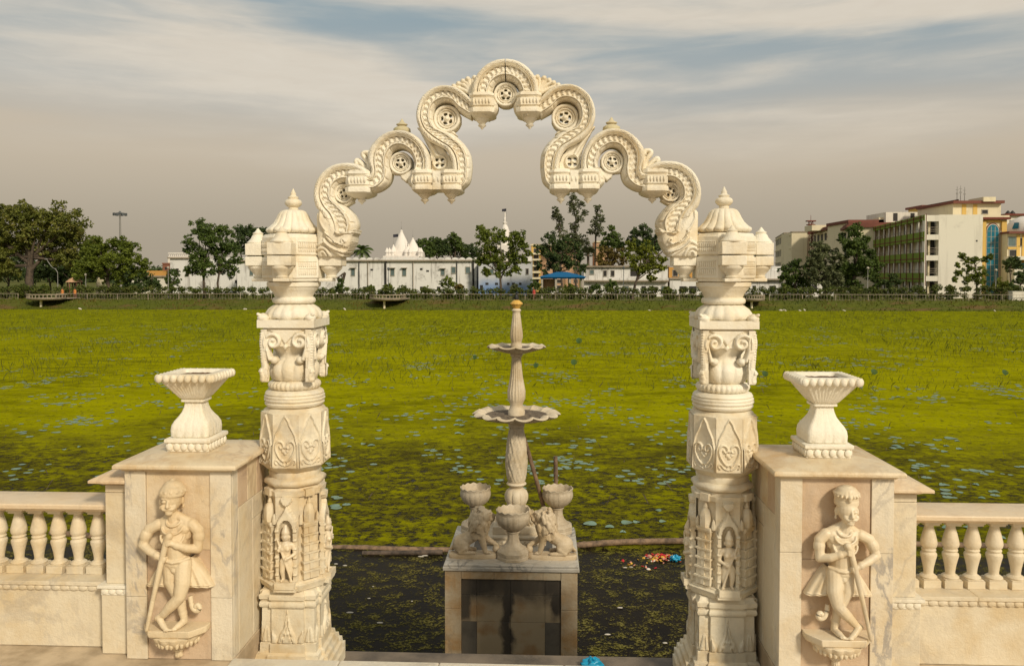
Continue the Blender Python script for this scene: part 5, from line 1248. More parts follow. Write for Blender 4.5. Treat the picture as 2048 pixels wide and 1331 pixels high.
tree('huge spreading olive green tree at the far left edge beyond the pond', 124, (58, 580, 62, 515, 17), [(20, 445, 34), (66, 428, 26), (110, 428, 26), (150, 452, 32), (60, 470, 34), (108, 475, 34), (165, 490, 28), (8, 490, 34), (125, 515, 24), (160, 535, 26), (-5, 535, 26), (45, 414, 15), (18, 420, 13), (-30, 470, 40), (85, 445, 25), (-20, 420, 22), (40, 500, 18), (95, 508, 20), (150, 515, 22), (180, 515, 18), (20, 535, 24), (-10, 515, 26), (135, 470, 22)], 'leaf_olive', 'spreading_tree', .46, .80, limbs=14)
tree('dense rounded mid green tree in front of the tall light mast', 119, (219, 582, 214, 548, 9), [(198, 490, 22), (233, 488, 20), (263, 500, 21), (180, 514, 26), (216, 518, 28), (254, 520, 26), (282, 524, 16), (168, 543, 20), (203, 545, 22), (240, 548, 20), (268, 545, 14), (288, 538, 9)], 'leaf_mid', dens=1.15)
tree('slim dark tree nearest the left gate pillar with flat leafy tiers', 119, (438, 588, 440, 535, 5), [(442, 464, 18), (452, 494, 20), (440, 526, 20), (462, 544, 14), (472, 518, 12), (432, 500, 16), (425, 545, 10)], 'leaf_dark', 'slim_tree', .34, 1.15)
tree('slim dark tree with ragged left side in front of the white house', 118, (409, 590, 407, 545, 6), [(392, 458, 19), (414, 468, 22), (383, 485, 15), (405, 508, 22), (378, 542, 13), (410, 533, 20), (388, 528, 13), (374, 500, 8), (425, 480, 16)], 'leaf_dark', 'slim_tree', .34, 1.15)
tree('dark domed tree just behind the left pillar capital', 150, (500, 580, 500, 520, 9), [(478, 462, 17), (500, 468, 21), (525, 472, 20), (508, 495, 24), (530, 512, 22), (478, 490, 18)], 'leaf_deep', size=.42)
tree('small bushy tree by the brick house left of the white house', 121, (345, 585, 345, 565, 4), [(345, 545, 11), (338, 560, 10), (352, 562, 10), (345, 575, 9)], 'leaf_dark', 'small_tree', .3, 1.1)
tl = 'dark tree behind the long white building, '
for i, (a_, b_, w_) in enumerate(((851, 490, 'nearest the white temple'), (876, 488, 'second from the white temple'), (908, 484, 'tallest of the row with a rounded top'), (938, 502, 'lowest of the row, beside the big front tree'))):
    tree(tl + w_, 166 + 2 * i, (a_, 575, a_, 530, 7), [(a_ - 8, b_ - 6 + i, 11), (a_ + 8, b_ - 2, 12), (a_, b_ + 14, 16), (a_ + 14, b_ + 12, 11), (a_ - 13, b_ + 10, 11), (a_, b_ - 14 if i == 2 else b_ - 8, 9)], 'leaf_deep' if i % 2 else 'leaf_dark', size=.42)
tree('large green tree before the blue and white building, just left of the fountain tip', 118.5, (1001, 588, 1000, 548, 6), [(972, 478, 20), (1000, 473, 18), (1030, 478, 19), (1048, 490, 12), (985, 504, 24), (1025, 508, 22), (1046, 520, 14), (964, 520, 15), (1000, 530, 22), (1030, 538, 14), (974, 544, 10), (960, 456, 8), (968, 462, 8), (1056, 505, 8)], 'leaf_mid', dens=.95, size=.36)
tree('dark open tree behind the blue roofed pavilion', 128, (1106, 585, 1107, 535, 7), [(1098, 474, 14), (1085, 497, 16), (1118, 494, 20), (1105, 518, 22), (1079, 530, 9), (1132, 518, 16), (1148, 498, 15), (1115, 543, 10), (1142, 528, 12), (1090, 545, 8), (1160, 515, 13), (1135, 480, 12), (1165, 535, 11)], 'leaf_deep', dens=.9)
tree('tall thin eucalyptus rising above all trees right of the arch', 162, (1152, 580, 1152, 440, 4), [(1145, 396, 11), (1162, 408, 9), (1148, 418, 12), (1156, 436, 11), (1142, 408, 8), (1170, 425, 7), (1150, 455, 12), (1148, 478, 16), (1165, 482, 16), (1135, 490, 14)], 'leaf_grey', 'eucalyptus_tree', .34, .62, dep=.5)
tree('thin eucalyptus left of the tallest one', 160, (1125, 580, 1120, 470, 4), [(1113, 422, 9), (1115, 437, 11), (1120, 452, 11), (1126, 470, 12), (1110, 430, 7)], 'leaf_grey', 'eucalyptus_tree', .34, .62, dep=.5)
tree('thin eucalyptus right of the tallest one', 161, (1190, 580, 1192, 470, 4), [(1195, 416, 9), (1197, 433, 11), (1190, 448, 11), (1200, 462, 12), (1183, 462, 9), (1205, 440, 7)], 'leaf_grey', 'eucalyptus_tree', .34, .62, dep=.5)
tree('dark conical tree right of the eucalyptus trees', 159, (1226, 580, 1226, 520, 6), [(1222, 456, 8), (1215, 472, 12), (1232, 474, 13), (1210, 490, 13), (1238, 490, 13), (1225, 488, 14)], 'leaf_dark', size=.4)
tree('broad dark tree behind the browning tree near the right arch foot', 157, (1290, 580, 1290, 530, 8), [(1268, 466, 13), (1288, 464, 15), (1302, 478, 15), (1265, 488, 14), (1310, 492, 14), (1285, 492, 18), (1318, 470, 10), (1330, 490, 14), (1345, 480, 10)], 'leaf_deep', size=.4)
tree('brownish tree above the roof of the white two storey house', 140, (1222, 580, 1222, 530, 6), [(1215, 504, 15), (1235, 510, 15), (1220, 524, 14), (1199, 516, 10), (1246, 524, 10), (1205, 528, 9)], 'leaf_brown', size=.36)
tree('yellow green tree with leaning trunk in front of the white two storey house', 119, (1264, 588, 1278, 545, 6), [(1264, 490, 13), (1290, 494, 14), (1255, 508, 12), (1280, 513, 17), (1305, 515, 14), (1265, 530, 11), (1296, 533, 15), (1317, 533, 12), (1305, 553, 10), (1281, 540, 9), (1325, 518, 9)], 'leaf_yellow', dens=1.0)
tree('dark tree showing just right of the right pillar capital', 150, (1520, 585, 1520, 545, 6), [(1516, 528, 12), (1534, 534, 12), (1522, 514, 10), (1508, 486, 9), (1540, 548, 10)], 'leaf_deep')
tree('low dark tree between the right pillar and the tallest right tree', 124, (1590, 585, 1590, 555, 6), [(1588, 528, 15), (1582, 550, 16), (1610, 545, 15), (1600, 560, 14), (1575, 565, 12), (1572, 540, 12), (1612, 565, 12), (1590, 575, 12), (1565, 555, 9)], 'leaf_dark')
tree('grey green rounded tree left of the tallest right tree', 122, (1650, 585, 1650, 555, 8), [(1648, 500, 22), (1640, 530, 20), (1665, 548, 18), (1628, 560, 13), (1625, 520, 13), (1670, 515, 14), (1650, 565, 14), (1622, 545, 14), (1672, 568, 13), (1632, 505, 12)], 'leaf_grey', size=.38, dens=1.1)
tree('tallest dark tree covering the left end of the green building', 123, (1708, 585, 1708, 550, 9), [(1705, 468, 16), (1697, 492, 22), (1718, 500, 20), (1722, 528, 22), (1738, 508, 14), (1690, 540, 22), (1738, 545, 16), (1754, 562, 11), (1714, 454, 9), (1700, 562, 18), (1728, 480, 12), (1680, 515, 14), (1670, 535, 16), (1752, 530, 12), (1745, 575, 10), (1685, 475, 10), (1712, 575, 14)], 'leaf_dark', dens=1.15, size=.38)
tree('small round tree at the foot of the green building', 121, (1788, 585, 1788, 568, 4), [(1785, 553, 10), (1775, 565, 9), (1797, 562, 9), (1786, 572, 9)], 'leaf_deep', 'small_tree', .3)
tree('young tree with flat tiers before the pale end wall', 118.5, (1953, 588, 1951, 530, 3), [(1924, 512, 8), (1935, 521, 9), (1952, 520, 10), (1974, 517, 8), (1940, 538, 11), (1962, 545, 13), (1920, 546, 8), (1932, 560, 9), (1958, 563, 12), (1908, 559, 6), (1982, 511, 6), (1945, 552, 10), (1915, 530, 6)], 'leaf_mid', 'young_tree', .32, .8)
tree('small dark tree before the domed yellow building', 130, (2022, 585, 2020, 545, 3), [(2025, 520, 10), (2013, 526, 10), (2036, 530, 9), (2022, 532, 10)], 'leaf_deep', 'small_tree', .34)
tree('dark shrub like tree at the far right edge', 121, (2040, 585, 2040, 565, 3), [(2036, 550, 9), (2046, 558, 10), (2030, 562, 8), (2055, 545, 12)], 'leaf_deep', 'small_tree', .32)
for px, yt_, w_ in ((18, 498, 'dark low tree behind the trunk of the huge left tree, nearest the frame edge'), (100, 505, 'dark low tree filling the gap right of the huge left tree trunk'), (150, 512, 'dark low tree behind the garden kiosk'), (262, 530, 'dark low tree right of the white tower stub'), (305, 556, 'small dark tree in front of the orange banded low wall')):
    tree(w_, 138 if px < 300 else 126, (px, 585, px, 565, 5), [(px - 24, yt_ + 28, 16), (px, yt_ + 16, 18), (px + 24, yt_ + 26, 17), (px - 8, yt_ + 38, 18), (px + 18, yt_ + 42, 16), (px - 30, yt_ + 46, 14)] if px < 300 else [(px, yt_ + 8, 9), (px - 10, yt_ + 14, 8), (px + 9, yt_ + 15, 8)], 'leaf_deep', size=.5, dens=.8, limbs=4)
# palms
def palm(label, Y, px, py, n, L, mat, fan=False, name='palm_tree'):
    c = P(px, py, Y); t = thing(name, label, 'palm', (c.x, Y, GZ), 'palms beyond the pond'); mb = MB(); mb.tube([(c.x, Y, GZ - .2), (c.x + .1, Y, (GZ + c.z) / 2), (c.x, Y, c.z)], [.32, .24, .2], 9); mb.build('trunk', 'bark', t, 60)
    mb = MB(); q_ = random.Random(int(px))
    for k in range(n):
        a = 2.4 * k; e = q_.uniform(-.35, 1.25); d = Vector((math.cos(a) * math.cos(e), math.sin(a) * math.cos(e), math.sin(e))); sd_ = d.cross(Vector((0, 0, 1))).normalized(); pts = []
        if fan:
            m_ = c + d * L * .45; up = sd_.cross(d).normalized()
            for j in range(15):
                b = -1.25 + 2.5 * j / 14; q2 = m_ + (d * math.cos(b) + sd_ * math.sin(b)) * L * .62 - Vector((0, 0, .12 * L * abs(b))); w_ = sd_ * .05 * math.cos(b) + up * .03
                w_ = (d * -math.sin(b) + sd_ * math.cos(b)) * .075; mb.add([m_ - w_ * .4, m_ + w_ * .4, (m_ + q2) / 2 + w_, q2, (m_ + q2) / 2 - w_], [(0, 1, 2, 3, 4)])
            mb.tube([c, m_], .03, 4)
        else:
            for j in range(11): f = j / 10; pts.append(c + d * L * f - Vector((0, 0, 1)) * L * .55 * f * f)
            mb.tube(pts, .035, 4)
            for j in range(1, 11):
                tg = (pts[j] - pts[j - 1]).normalized()
                for e2 in (-1, 1):
                    for h_ in (0, .5):
                        b = pts[j - 1] + (pts[j] - pts[j - 1]) * (1 - h_); l_ = L * .26 * math.sin(PI * (.12 + .8 * (j - h_) / 10)); tip = b + (sd_ * e2 * .8 + tg * .5 - Vector((0, 0, .5))) * l_
                        mb.add([b - tg * .07, b + tg * .07, (b + tip) / 2 + tg * .09, tip], [(0, 1, 2, 3)])
    mb.build('fronds', mat, t, 0); return t
palm('feathery palm rising behind the left end of the long white building', 150, 724, 500, 24, 2.6, 'leaf_dark')
palm('fan palm in front of the eucalyptus trees', 136, 1176, 508, 34, 1.7, 'leaf_grey', True, 'fan_palm')
t = tree('ivy covered dead trunk against the left corner of the long white building', 123, (678, 588, 690, 545, 8), [(682, 560, 7), (680, 572, 8), (676, 580, 8)], 'leaf_dark', 'ivy_trunk', .3)

# far wood that closes the horizon
wb = []
for k in range(150): x = -230 + 460 * k / 149 + rng.normal(0, 1.2); wb.append(((x, 330 + rng.normal(0, 5), GZ + 3.2 + rng.normal(0, .8)), rng.uniform(3.2, 5.0)))
tag(leaves_obj('far_wood', 'leaf_deep', None, wb, 1.3, 1.0, False), 'low dark wood far behind the buildings along the horizon', 'wood', kind='stuff')

# hedge and bushes behind the railing
def hedge(x0, x1, yt, Y, label):
    a, b = P(x0, 585, Y), P(x1, 585, Y); n = int((b.x - a.x) / .9); bl = []
    zt = P((x0 + x1) / 2, yt, Y).z + .25
    for i in range(n):
        x = a.x + (i + .5) * (b.x - a.x) / n
        for k in range(2): bl.append(((x + rng.normal(0, .2), Y + rng.uniform(-.4, .4), GZ + (zt - GZ) * (.35 + .4 * k) + rng.normal(0, .1)), .62 * rng.uniform(.8, 1.2)))
    o = leaves_obj('hedge', 'leaf_hedge', None, bl, .30, 1.6, False); tag(o, label, 'hedge')
hedge(-60, 395, 574, 116.2, 'clipped hedge behind the railing in front of the left trees'); hedge(397, 700, 577, 116.2, 'hedge behind the railing on both sides of the left pillar')
hedge(702, 1075, 579, 116.2, 'low hedge at the foot of the long white building'); hedge(1077, 1395, 577, 116.2, 'hedge behind the railing before the blue roofed pavilion'); hedge(1397, 1790, 577, 116.2, 'hedge behind the railing right of the right pillar'); hedge(1792, 2110, 574, 116.2, 'hedge behind the railing below the green building and pale end wall')
for px, py, r_, m_, w_ in ((45, 574, 12, 'leaf_hedge', 'low bush left of the big tree trunk'), (88, 575, 10, 'leaf_mid', 'bush just right of the big tree trunk'), (740, 575, 9, 'leaf_mid', 'bush beside the first drainpipe of the long white building'), (775, 573, 11, 'leaf_mid', 'bush below the twin windows of the long white building'), (805, 576, 9, 'leaf_hedge', 'bush right of the twin windows of the long white building'), (850, 577, 9, 'leaf_yellow', 'pale bush near the middle of the long white building'), (896, 563, 14, 'leaf_mid', 'rounded green bush rising under the shuttered windows'), (918, 572, 8, 'leaf_brown', 'brownish bush beside the rounded green bush'), (1030, 573, 9, 'leaf_grey', 'grey bush right of the big front tree trunk'), (1068, 568, 13, 'leaf_dark', 'dark bush left of the blue roofed pavilion'), (1140, 573, 13, 'leaf_mid', 'bush inside the right half of the blue roofed pavilion front'), (1192, 572, 9, 'leaf_dark', 'narrow bush at the left corner of the white two storey house'), (1222, 567, 14, 'leaf_dark', 'dark rounded bush before the doors of the white two storey house'), (1335, 577, 8, 'leaf_yellow', 'yellowish bush left of the right pillar'), (1570, 575, 11, 'leaf_mid', 'bush between the right pillar and the low dark tree'), (1900, 574, 8, 'leaf_mid', 'bush left of the young tiered tree'), (2003, 566, 15, 'leaf_yellow', 'yellow green bush right of the young tiered tree'), (2022, 572, 12, 'leaf_dark', 'dark bush below the domed yellow building')):
    p = P(px, py, 117.6); k = 117.6 / F; t = thing('bush', w_, 'bush', (p.x, 117.6, GZ), 'bushes along the railing'); r_ = r_ * k
    leaves_obj('foliage', m_, t, [((p.x, 117.6, p.z), r_ * .8), ((p.x - r_ * .6, 117.5, p.z - r_ * .4), r_ * .6), ((p.x + r_ * .6, 117.7, p.z - r_ * .3), r_ * .6), ((p.x, 117.6, GZ + .4), r_ * .8)], .27, .9)
    mb = MB(); mb.tube([(p.x, 117.6, GZ - .1), (p.x + .05, 117.6, p.z)], [.06, .03], 6); mb.build('stem', 'bark', t, 60)

# ------------------------------------------------------------------ railing, decks, lamps
def railing(x0, x1, label):
    Y = 113.2; a, b = P(x0, 600, Y).x, P(x1, 600, Y).x; t = thing('metal_railing', label, 'railing', ((a + b) / 2, Y, GZ), 'railings along the far bank'); z0, z1_ = GZ - .05, -.72
    mb = MB(); mb.box(a, b, Y - .035, Y + .035, z1_ - .0702, z1_ - .02); mb.build('top_rail', 'rail_paint', t, 0); mb = MB(); mb.box(a, b, Y - .02, Y + .02, z0 + .15, z0 + .175); mb.build('bottom_rail', 'rail_paint', t, 0)
    n = max(1, int((b - a) / 4.25))
    for i in range(n + 1): x = a + .05 + (b - a - .1) * i / n; mb = MB(); mb.box(x - .030, x + .030, Y - .03, Y + .03, z0 - .3, z1_ - .0705); mb.build('railing_post', 'rail_paint', t, 0)
    mb = MB(); m_ = int((b - a) / .42)
    for i in range(1, m_): x = a + (b - a) * i / m_; mb.box(x - .008, x + .008, Y - .008, Y + .008, z0 + .1805, z1_ - .0705)
    o = mb.build('upright_bars', 'rail_paint', t, 0); o['kind'] = 'stuff'
railing(-90, 37, 'pale metal railing left of the leftmost viewing deck'); railing(113, 731, 'long pale metal railing between the left and the middle viewing deck'); railing(807, 1484, 'long pale metal railing between the middle and the right viewing deck'); railing(1538, 2140, 'pale metal railing right of the rightmost viewing deck')
def deck(x0, x1, label):
    Y = 107.6; a, b = P(x0, 600, Y).x, P(x1, 600, Y).x; c = (a + b) / 2; R_ = (b - a) / 2; t = thing('viewing_deck', label, 'platform', (c, Y + 2.5, -2.9), 'viewing decks on the far bank')
    arc = [(c + R_ * math.cos(x), Y + 2.4 + 2.4 * math.sin(x)) for x in np.linspace(PI, 2 * PI, 17)]
    mb = MB(); pl = arc + [(b, Y + 5.8), (a, Y + 5.8)]
    A = np.array([[(x, y, z) for x, y in pl] for z in (-1.44, -1.33)]); mb.grid(A, False, True); n = len(pl); mb.f += [tuple(range(n))[::-1], tuple(range(n, 2 * n))]; mb.build('slab', 'concrete', t, 0)
    mb = MB(); mb.grid(np.array([[(c + (x - c) * k, Y + 2.4 + (y - Y - 2.4) * k, z) for x, y in arc] for k, z in ((.86, -1.441), (.80, -1.60), (.3, -1.64))])); mb.build('soffit', 'concrete', t, 0)
    mb = MB()
    for (xa, ya), (xb, yb) in zip(arc[:-1], arc[1:]):
        L_ = math.hypot(xb - xa, yb - ya); m_ = max(1, int(L_ / .28))
        for j in range(m_): f = (j + .5) / m_; mb.cbox((xa + (xb - xa) * f, ya + (yb - ya) * f, -1.02), (.10, .07, .38))
    mb.build('lattice', 'concrete', t, 0)
    for z0, z1_ in ((-1.3295, -1.21), (-.83, -.70)):
        mb = MB(); A = np.array([[(c + (x - c) * k, Y + 2.4 + (y - Y - 2.4) * k, z) for x, y in arc] for k, z in ((1.0, z0), (1.03, z0), (1.03, z1_), (.97, z1_), (.97, z0))]); mb.grid(A); mb.build('parapet_band', 'concrete', t, 0)
    mb = MB(); mb.lathe([(.16, -3.2), (.16, -1.62)], 14, c=(c - R_ * .12, Y + 1.3, 0)); mb.build('column', 'w_cream', t, 40)
deck(37, 112, 'half round concrete viewing deck at the far left'); deck(733, 805, 'half round concrete viewing deck left of the fountain tip'); deck(1486, 1537, 'half round concrete viewing deck partly behind the right pillar')

def lamp(px, pt, Y, label, arm=0, mat='steel'):
    b = P(px, 590, Y); tp = P(px, pt, Y); t = thing('lamp_post', label, 'lamp post', (b.x, Y, GZ), 'lamp posts along the far bank')
    mb = MB(); mb.lathe([(.09, GZ), (.09, GZ + .5), (.055, GZ + .55), (.04, tp.z)], 10, c=(b.x, Y, 0)); mb.build('pole', mat, t, 40)
    if arm: mb = MB(); mb.tube(cat_rom([(b.x, Y, tp.z), (b.x - .3, Y, tp.z + .5), (b.x - .9, Y, tp.z + .9), (b.x - 1.6, Y, tp.z + 1.9)], 14), .045, 6); mb.build('arm', mat, t, 60); mb = MB(); mb.ell((b.x - 1.75, Y, tp.z + 2.0), (.3, .13, .09)); mb.build('lamp_head', mat, t, 60)
    else:
        mb = MB(); mb.lathe([(.05, tp.z), (.16, tp.z + .10), (.20, tp.z + .22), (.14, tp.z + .36), (.03, tp.z + .42)], 12, c=(b.x, Y, 0)); mb.build('lantern', 'frame' if mat == 'steel' else 'lamp_metal', t, 40)
lamp(116, 545, 117, 'slim grey lamp post with curved arm below the big left tree', 1); lamp(172, 552, 117, 'lamp post with small pale lantern left of the white tower stub', 0); lamp(337, 538, 116.8, 'lamp post before the small bushy tree by the brick house'); lamp(777, 540, 116.8, 'lamp post behind the middle viewing deck', 0, 'lamp_metal'); lamp(1247, 538, 116.8, 'lamp post before the white two storey house', 0, 'lamp_metal'); lamp(1735, 539, 116.8, 'lamp post before the tallest dark right tree'); lamp(1991, 543, 116.8, 'lamp post right of the young tiered tree')
# high mast
b = P(242, 575, 135); tp = P(242, 428, 135); t = thing('floodlight_mast', 'tall grey floodlight mast with a ring of lamps behind the left trees', 'light mast', (b.x, 135, GZ)); mb = MB(); mb.lathe([(.24, GZ), (.13, tp.z)], 12, c=(b.x, 135, 0)); mb.build('mast', 'steel', t, 60)
mb = MB(); mb.lathe([(.14, tp.z), (.3, tp.z + .02), (.3, tp.z + .14), (.12, tp.z + .5)], 12, c=(b.x, 135, 0)); mb.tube([(b.x + .8 * math.cos(a), 135 + .8 * math.sin(a), tp.z + .1) for a in np.linspace(0, 2 * PI, 17)], .04, 5); mb.build('head_frame', 'lamp_metal', t, 40)
for k in range(8):
    a = k * PI / 4 + .2; mb = MB(); mb.M = Matrix.Translation((b.x + 1.0 * math.cos(a), 135 + 1.0 * math.sin(a), tp.z - .05)) @ Zr(a); mb.box(-.08, .12, -.24, .24, -.22, .22); mb.box(-.3, -.08, -.04, .04, -.02, .06); mb.build('floodlight', 'lamp_metal', t, 0)

# ------------------------------------------------------------------ buildings beyond the pond
def opening(t, x, z0, x1, z1_, y, kind):         # one window or doorway of a front wall that faces the pond
    if kind == 'hole':
        mb = MB(); mb.box(x, x1, y - .03, y + .05, z0, z1_); return mb.build('opening', 'dark', t, 0)
    mb = MB(); w_ = min(.10, (x1 - x) * .12)
    mb.box(x - w_, x1 + w_, y - .09, y + .02, z1_, z1_ + w_); mb.box(x - w_, x1 + w_, y - .12, y + .02, z0 - w_, z0); mb.box(x - w_, x, y - .07, y + .02, z0 + .001, z1_ - .001); mb.box(x1, x1 + w_, y - .07, y + .02, z0 + .001, z1_ - .001)
    if kind == 'shade': mb.box(x - 3 * w_, x1 + 3 * w_, y - .5, y + .02, z1_ + w_ + .002, z1_ + w_ + .12)
    f = mb.build('window', 'frame', t, 0); mb = MB(); n = 2 if x1 - x > .6 else 1
    for i in range(n): mb.box(x + (x1 - x) * i / n + (.02 if i else .001), x + (x1 - x) * (i + 1) / n - .001, y - .035, y + .02, z0 + .001, z1_ - .001)
    mb.build('pane', 'dark' if kind == 'dark' else ('teal' if kind == 'teal' else 'shutter'), f, 0); return f
def block(label, Y, x0, x1, yt, depth, mat, rects=(), name='house', cat='building', base=GZ, par=None, part='walls'):
    a, b = P(x0, yt, Y), P(x1, yt, Y); zt = (a.z + b.z) / 2
    t = par or thing(name, label, cat, ((a.x + b.x) / 2, Y + depth / 2, GZ))
    mb = MB(); mb.box(a.x, b.x, Y, Y + depth, base - .3, zt); mb.build(part, mat, t, 0)
    for rx0, rx1, ry0, ry1, kind in rects:
        p, q_ = P(rx0, ry0, Y), P(rx1, ry1, Y); opening(t, p.x, q_.z, q_.x, p.z, Y, kind)
    return t, a.x, b.x, zt
def bx(t, name, mat, Y, x0, x1, yt, yb, d0, d1):  # a box part given by its front outline
    a, b = P(x0, yt, Y), P(x1, yb, Y); mb = MB(); mb.box(a.x, b.x, Y + d0, Y + d1, b.z, a.z); return mb.build(name, mat, t, 0)

# far left
t, a, b, z = block('low cream wall of a house with orange band behind the left trees', 150, 262, 334, 553, 6, 'w_pale', [(275, 283, 565, 576, 'hole'), (300, 312, 562, 572, 'hole')], 'low_house'); bx(t, 'orange_band', 'w_orange', 150, 288, 330, 541, 551, .5, 5); bx(t, 'roof_edge', 'concrete', 150, 262, 334, 551, 553.5, -.4, 6)
t, a, b, z = block('small raw brick house left of the white house with roof balustrade', 156, 325, 342, 527, 6, 'w_brick', [(330, 334, 534, 539, 'hole')], 'brick_house'); bx(t, 'roof_tank', 'w_pale', 156, 331, 338, 517, 526.8, 1, 4); bx(t, 'parapet', 'w_brick', 156, 324.5, 342.5, 525.5, 528, -.15, 6.1)
t, a, b, z = block('white house with a stone roof balustrade left of the gate', 148, 340, 472, 515, 12, 'w_white', [(352, 357.5, 537, 551, 'dark'), (372, 378, 537, 551, 'dark'), (470, 476, 560, 566, 'hole')], 'white_house'); bx(t, 'cornice', 'concrete', 148, 336, 400, 514, 517, -.35, 4)
mb = MB()
for i in range(16): x = P(339 + i * 3.9, 510, 148).x; mb.lathe([(.06, z + .28), (.12, z + .45), (.06, z + .7)], 8, c=(x, 148, 0))
mb.box(P(337, 510, 148).x, P(400, 510, 148).x, 147.8, 148.25, z + .7, z + .95); mb.box(P(337, 510, 148).x, P(400, 510, 148).x, 147.8, 148.25, z + .02, z + .28); mb.build('roof_balustrade', 'w_temple', t, 40)
p = P(203, 575, 128); t = thing('stupa_tower', 'tiered white tower stub partly behind the dense left tree', 'tower', (p.x, 128, GZ)); mb = MB(); zt = P(203, 535, 128).z; H_ = zt - GZ
mb.stack(ngon(8), [(GZ + H_ * f + o, (1.0 - .42 * f) * k) for f in np.linspace(0, .96, 9) for o, k in ((0, 1.06), (.12, 1.06), (.13, 1.0), (H_ * .115, .96))] + [(zt, .25)], c=(p.x, 128, 0)); mb.v[-1][:, 0] = p.x + (mb.v[-1][:, 0] - p.x) * .78; mb.build('tiers', 'w_cream', t, 30); mb = MB(); mb.lathe([(.2, zt - .1), (.3, zt + .1), (.05, zt + .7)], 12, c=(p.x, 128, 0)); mb.build('finial', 'w_temple', t, 40)
p = P(149, 575, 125); t = thing('garden_kiosk', 'small round kiosk with domed roof under the big left tree', 'kiosk', (p.x, 125, GZ)); zr_ = P(149, 564, 125).z; mb = MB(); mb.lathe([(1.3, zr_), (1.2, zr_ + .12), (.75, zr_ + .5), (.1, zr_ + .85), (.04, zr_ + 1.1)], 16, c=(p.x, 125, 0)); mb.build('roof', 'w_peach', t, 40)
for k in range(6): mb = MB(); mb.lathe([(.09, GZ), (.09, zr_)], 8, c=(p.x + math.cos(k * PI / 3 + .3), 125 + math.sin(k * PI / 3 + .3), 0)); mb.build('column', 'w_brick', t, 60)

# long white building
wr = [(702.5, 709.5, 537, 551, 'shade'), (781.5, 788.5, 537, 551, 'shade'), (805, 812, 537, 551, 'shade'), (741, 746, 537.5, 541, 'hole'), (852.5, 858, 540, 543.5, 'hole'), (840, 845, 536, 540, 'hole'), (882, 889, 538, 550, 'shade'), (903, 911, 534, 546, 'shutter'), (931.5, 940, 534, 546, 'shutter'), (690, 697, 574, 580, 'hole'), (726, 736, 573, 580, 'hole'), (840, 850, 573, 580, 'hole'), (874, 881, 573, 581, 'hole'), (545, 551, 538, 550, 'shutter'), (500, 506, 538, 550, 'shutter')]
t, a, b, z = block('long white building with black weather streaks and shuttered windows under the arch', 140, 474, 953, 521, 14, 'w_white', wr, 'long_white_building')
bx(t, 'eaves', 'concrete', 140, 474, 953, 519.8, 522, -.5, 14)
mb = MB(); xa, xb = P(474, 515, 140).x, P(953, 515, 140).x; n = 34; pr = []
for i in range(n * 8 + 1): f = i / (n * 8); pr.append((xa + (xb - xa) * f, z + .14 + .42 * abs(math.cos(PI * f * n)) ** .7))
mb.prism([(xa, z + .11)] + pr + [(xb, z + .11)], 139.7, 139.95); mb.build('scalloped_parapet', 'w_white', t, 0)
for px in (718.5, 771.5, 914, 946.5, 736, 826.5): mb = MB(); p = P(px, 522, 140); mb.lathe([(.07 if px not in (771.5, 946.5) else .16, GZ), (.07 if px not in (771.5, 946.5) else .16, p.z)], 8, c=(p.x, 139.8, 0)); mb.build('drainpipe', 'dark' if px in (771.5, 914, 946.5, 718.5) else 'concrete', t, 60)
M['soot'] = wallmat('black mould', (.09, .075, .06), (.30, .28, .25), .5)
# white temple
def spire(t, px, ytip, ybase, hw, Y, n=16):
    b = P(px, ybase, Y); tp = P(px, ytip, Y); w_ = hw * Y / F; H_ = tp.z - b.z; mb = MB()
    mb.lathe([(w_ * 1.06, b.z), (w_ * 1.08, b.z + H_ * .04), (w_, b.z + H_ * .05), (w_ * .97, b.z + H_ * .18), (w_ * .80, b.z + H_ * .38), (w_ * .56, b.z + H_ * .58), (w_ * .30, b.z + H_ * .78), (w_ * .13, b.z + H_ * .92), (w_ * .16, b.z + H_ * .93), (w_ * .16, b.z + H_ * .95), (.02, tp.z)], n, c=(b.x, Y, 0)); sp = mb.build('spire', 'w_temple', t, 25)
    mb = MB(); mb.lathe([(.03, tp.z - .1), (.12, tp.z + .1), (.03, tp.z + .25), (.09, tp.z + .5), (.025, tp.z + .6), (.02, tp.z + 1.6)], 8, c=(b.x, Y, 0)); mb.build('spire_finial', 'steel', sp, 60); return b, tp
def flag(t, px, py, Y, ybot):
    p = P(px, py, Y); q_ = P(px, ybot, Y); mb = MB(); mb.lathe([(.045, q_.z), (.03, p.z + .3)], 6, c=(p.x, Y, 0)); fp = mb.build('flag_pole', 'steel', t, 60); mb = MB(); mb.grid([[(p.x - u * 1.1, Y + .12 * math.sin(u * 5), p.z + .25 - v_ * .6 - .15 * u) for u in np.linspace(0, .9, 6)] for v_ in (0, .5, 1)]); mb.build('flag', 'flag', fp, 60)
Yt = 160; p = P(806, 575, Yt); t = thing('white_temple', 'white temple with two pointed spires behind the long white building', 'temple', (p.x, Yt + 4, GZ))
bx(t, 'hall', 'w_temple', Yt, 772, 843, 512, 585, -3, 12); bx(t, 'upper_stage', 'w_temple', Yt, 779, 843, 503, 511.8, -2, 8)
spire(t, 803, 459, 508, 18.5, Yt); spire(t, 826, 475, 508, 14.5, Yt + 1.0); spire(t, 787, 488, 509, 7, Yt - 1.5); spire(t, 815, 492, 509, 6, Yt - 1.8)
for px in (774, 779, 785, 812, 820, 839, 842): b = P(px, 512, Yt - 2.4); mb = MB(); mb.lathe([(.38, b.z - .1), (.38, b.z + .7), (.5, b.z + .75), (.45, b.z + .95), (.2, b.z + 1.4), (.03, b.z + 1.7)], 10, c=(b.x, Yt - 2.4, 0)); mb.build('turret', 'w_temple', t, 40)
flag(t, 796, 470, Yt + 1, 495)
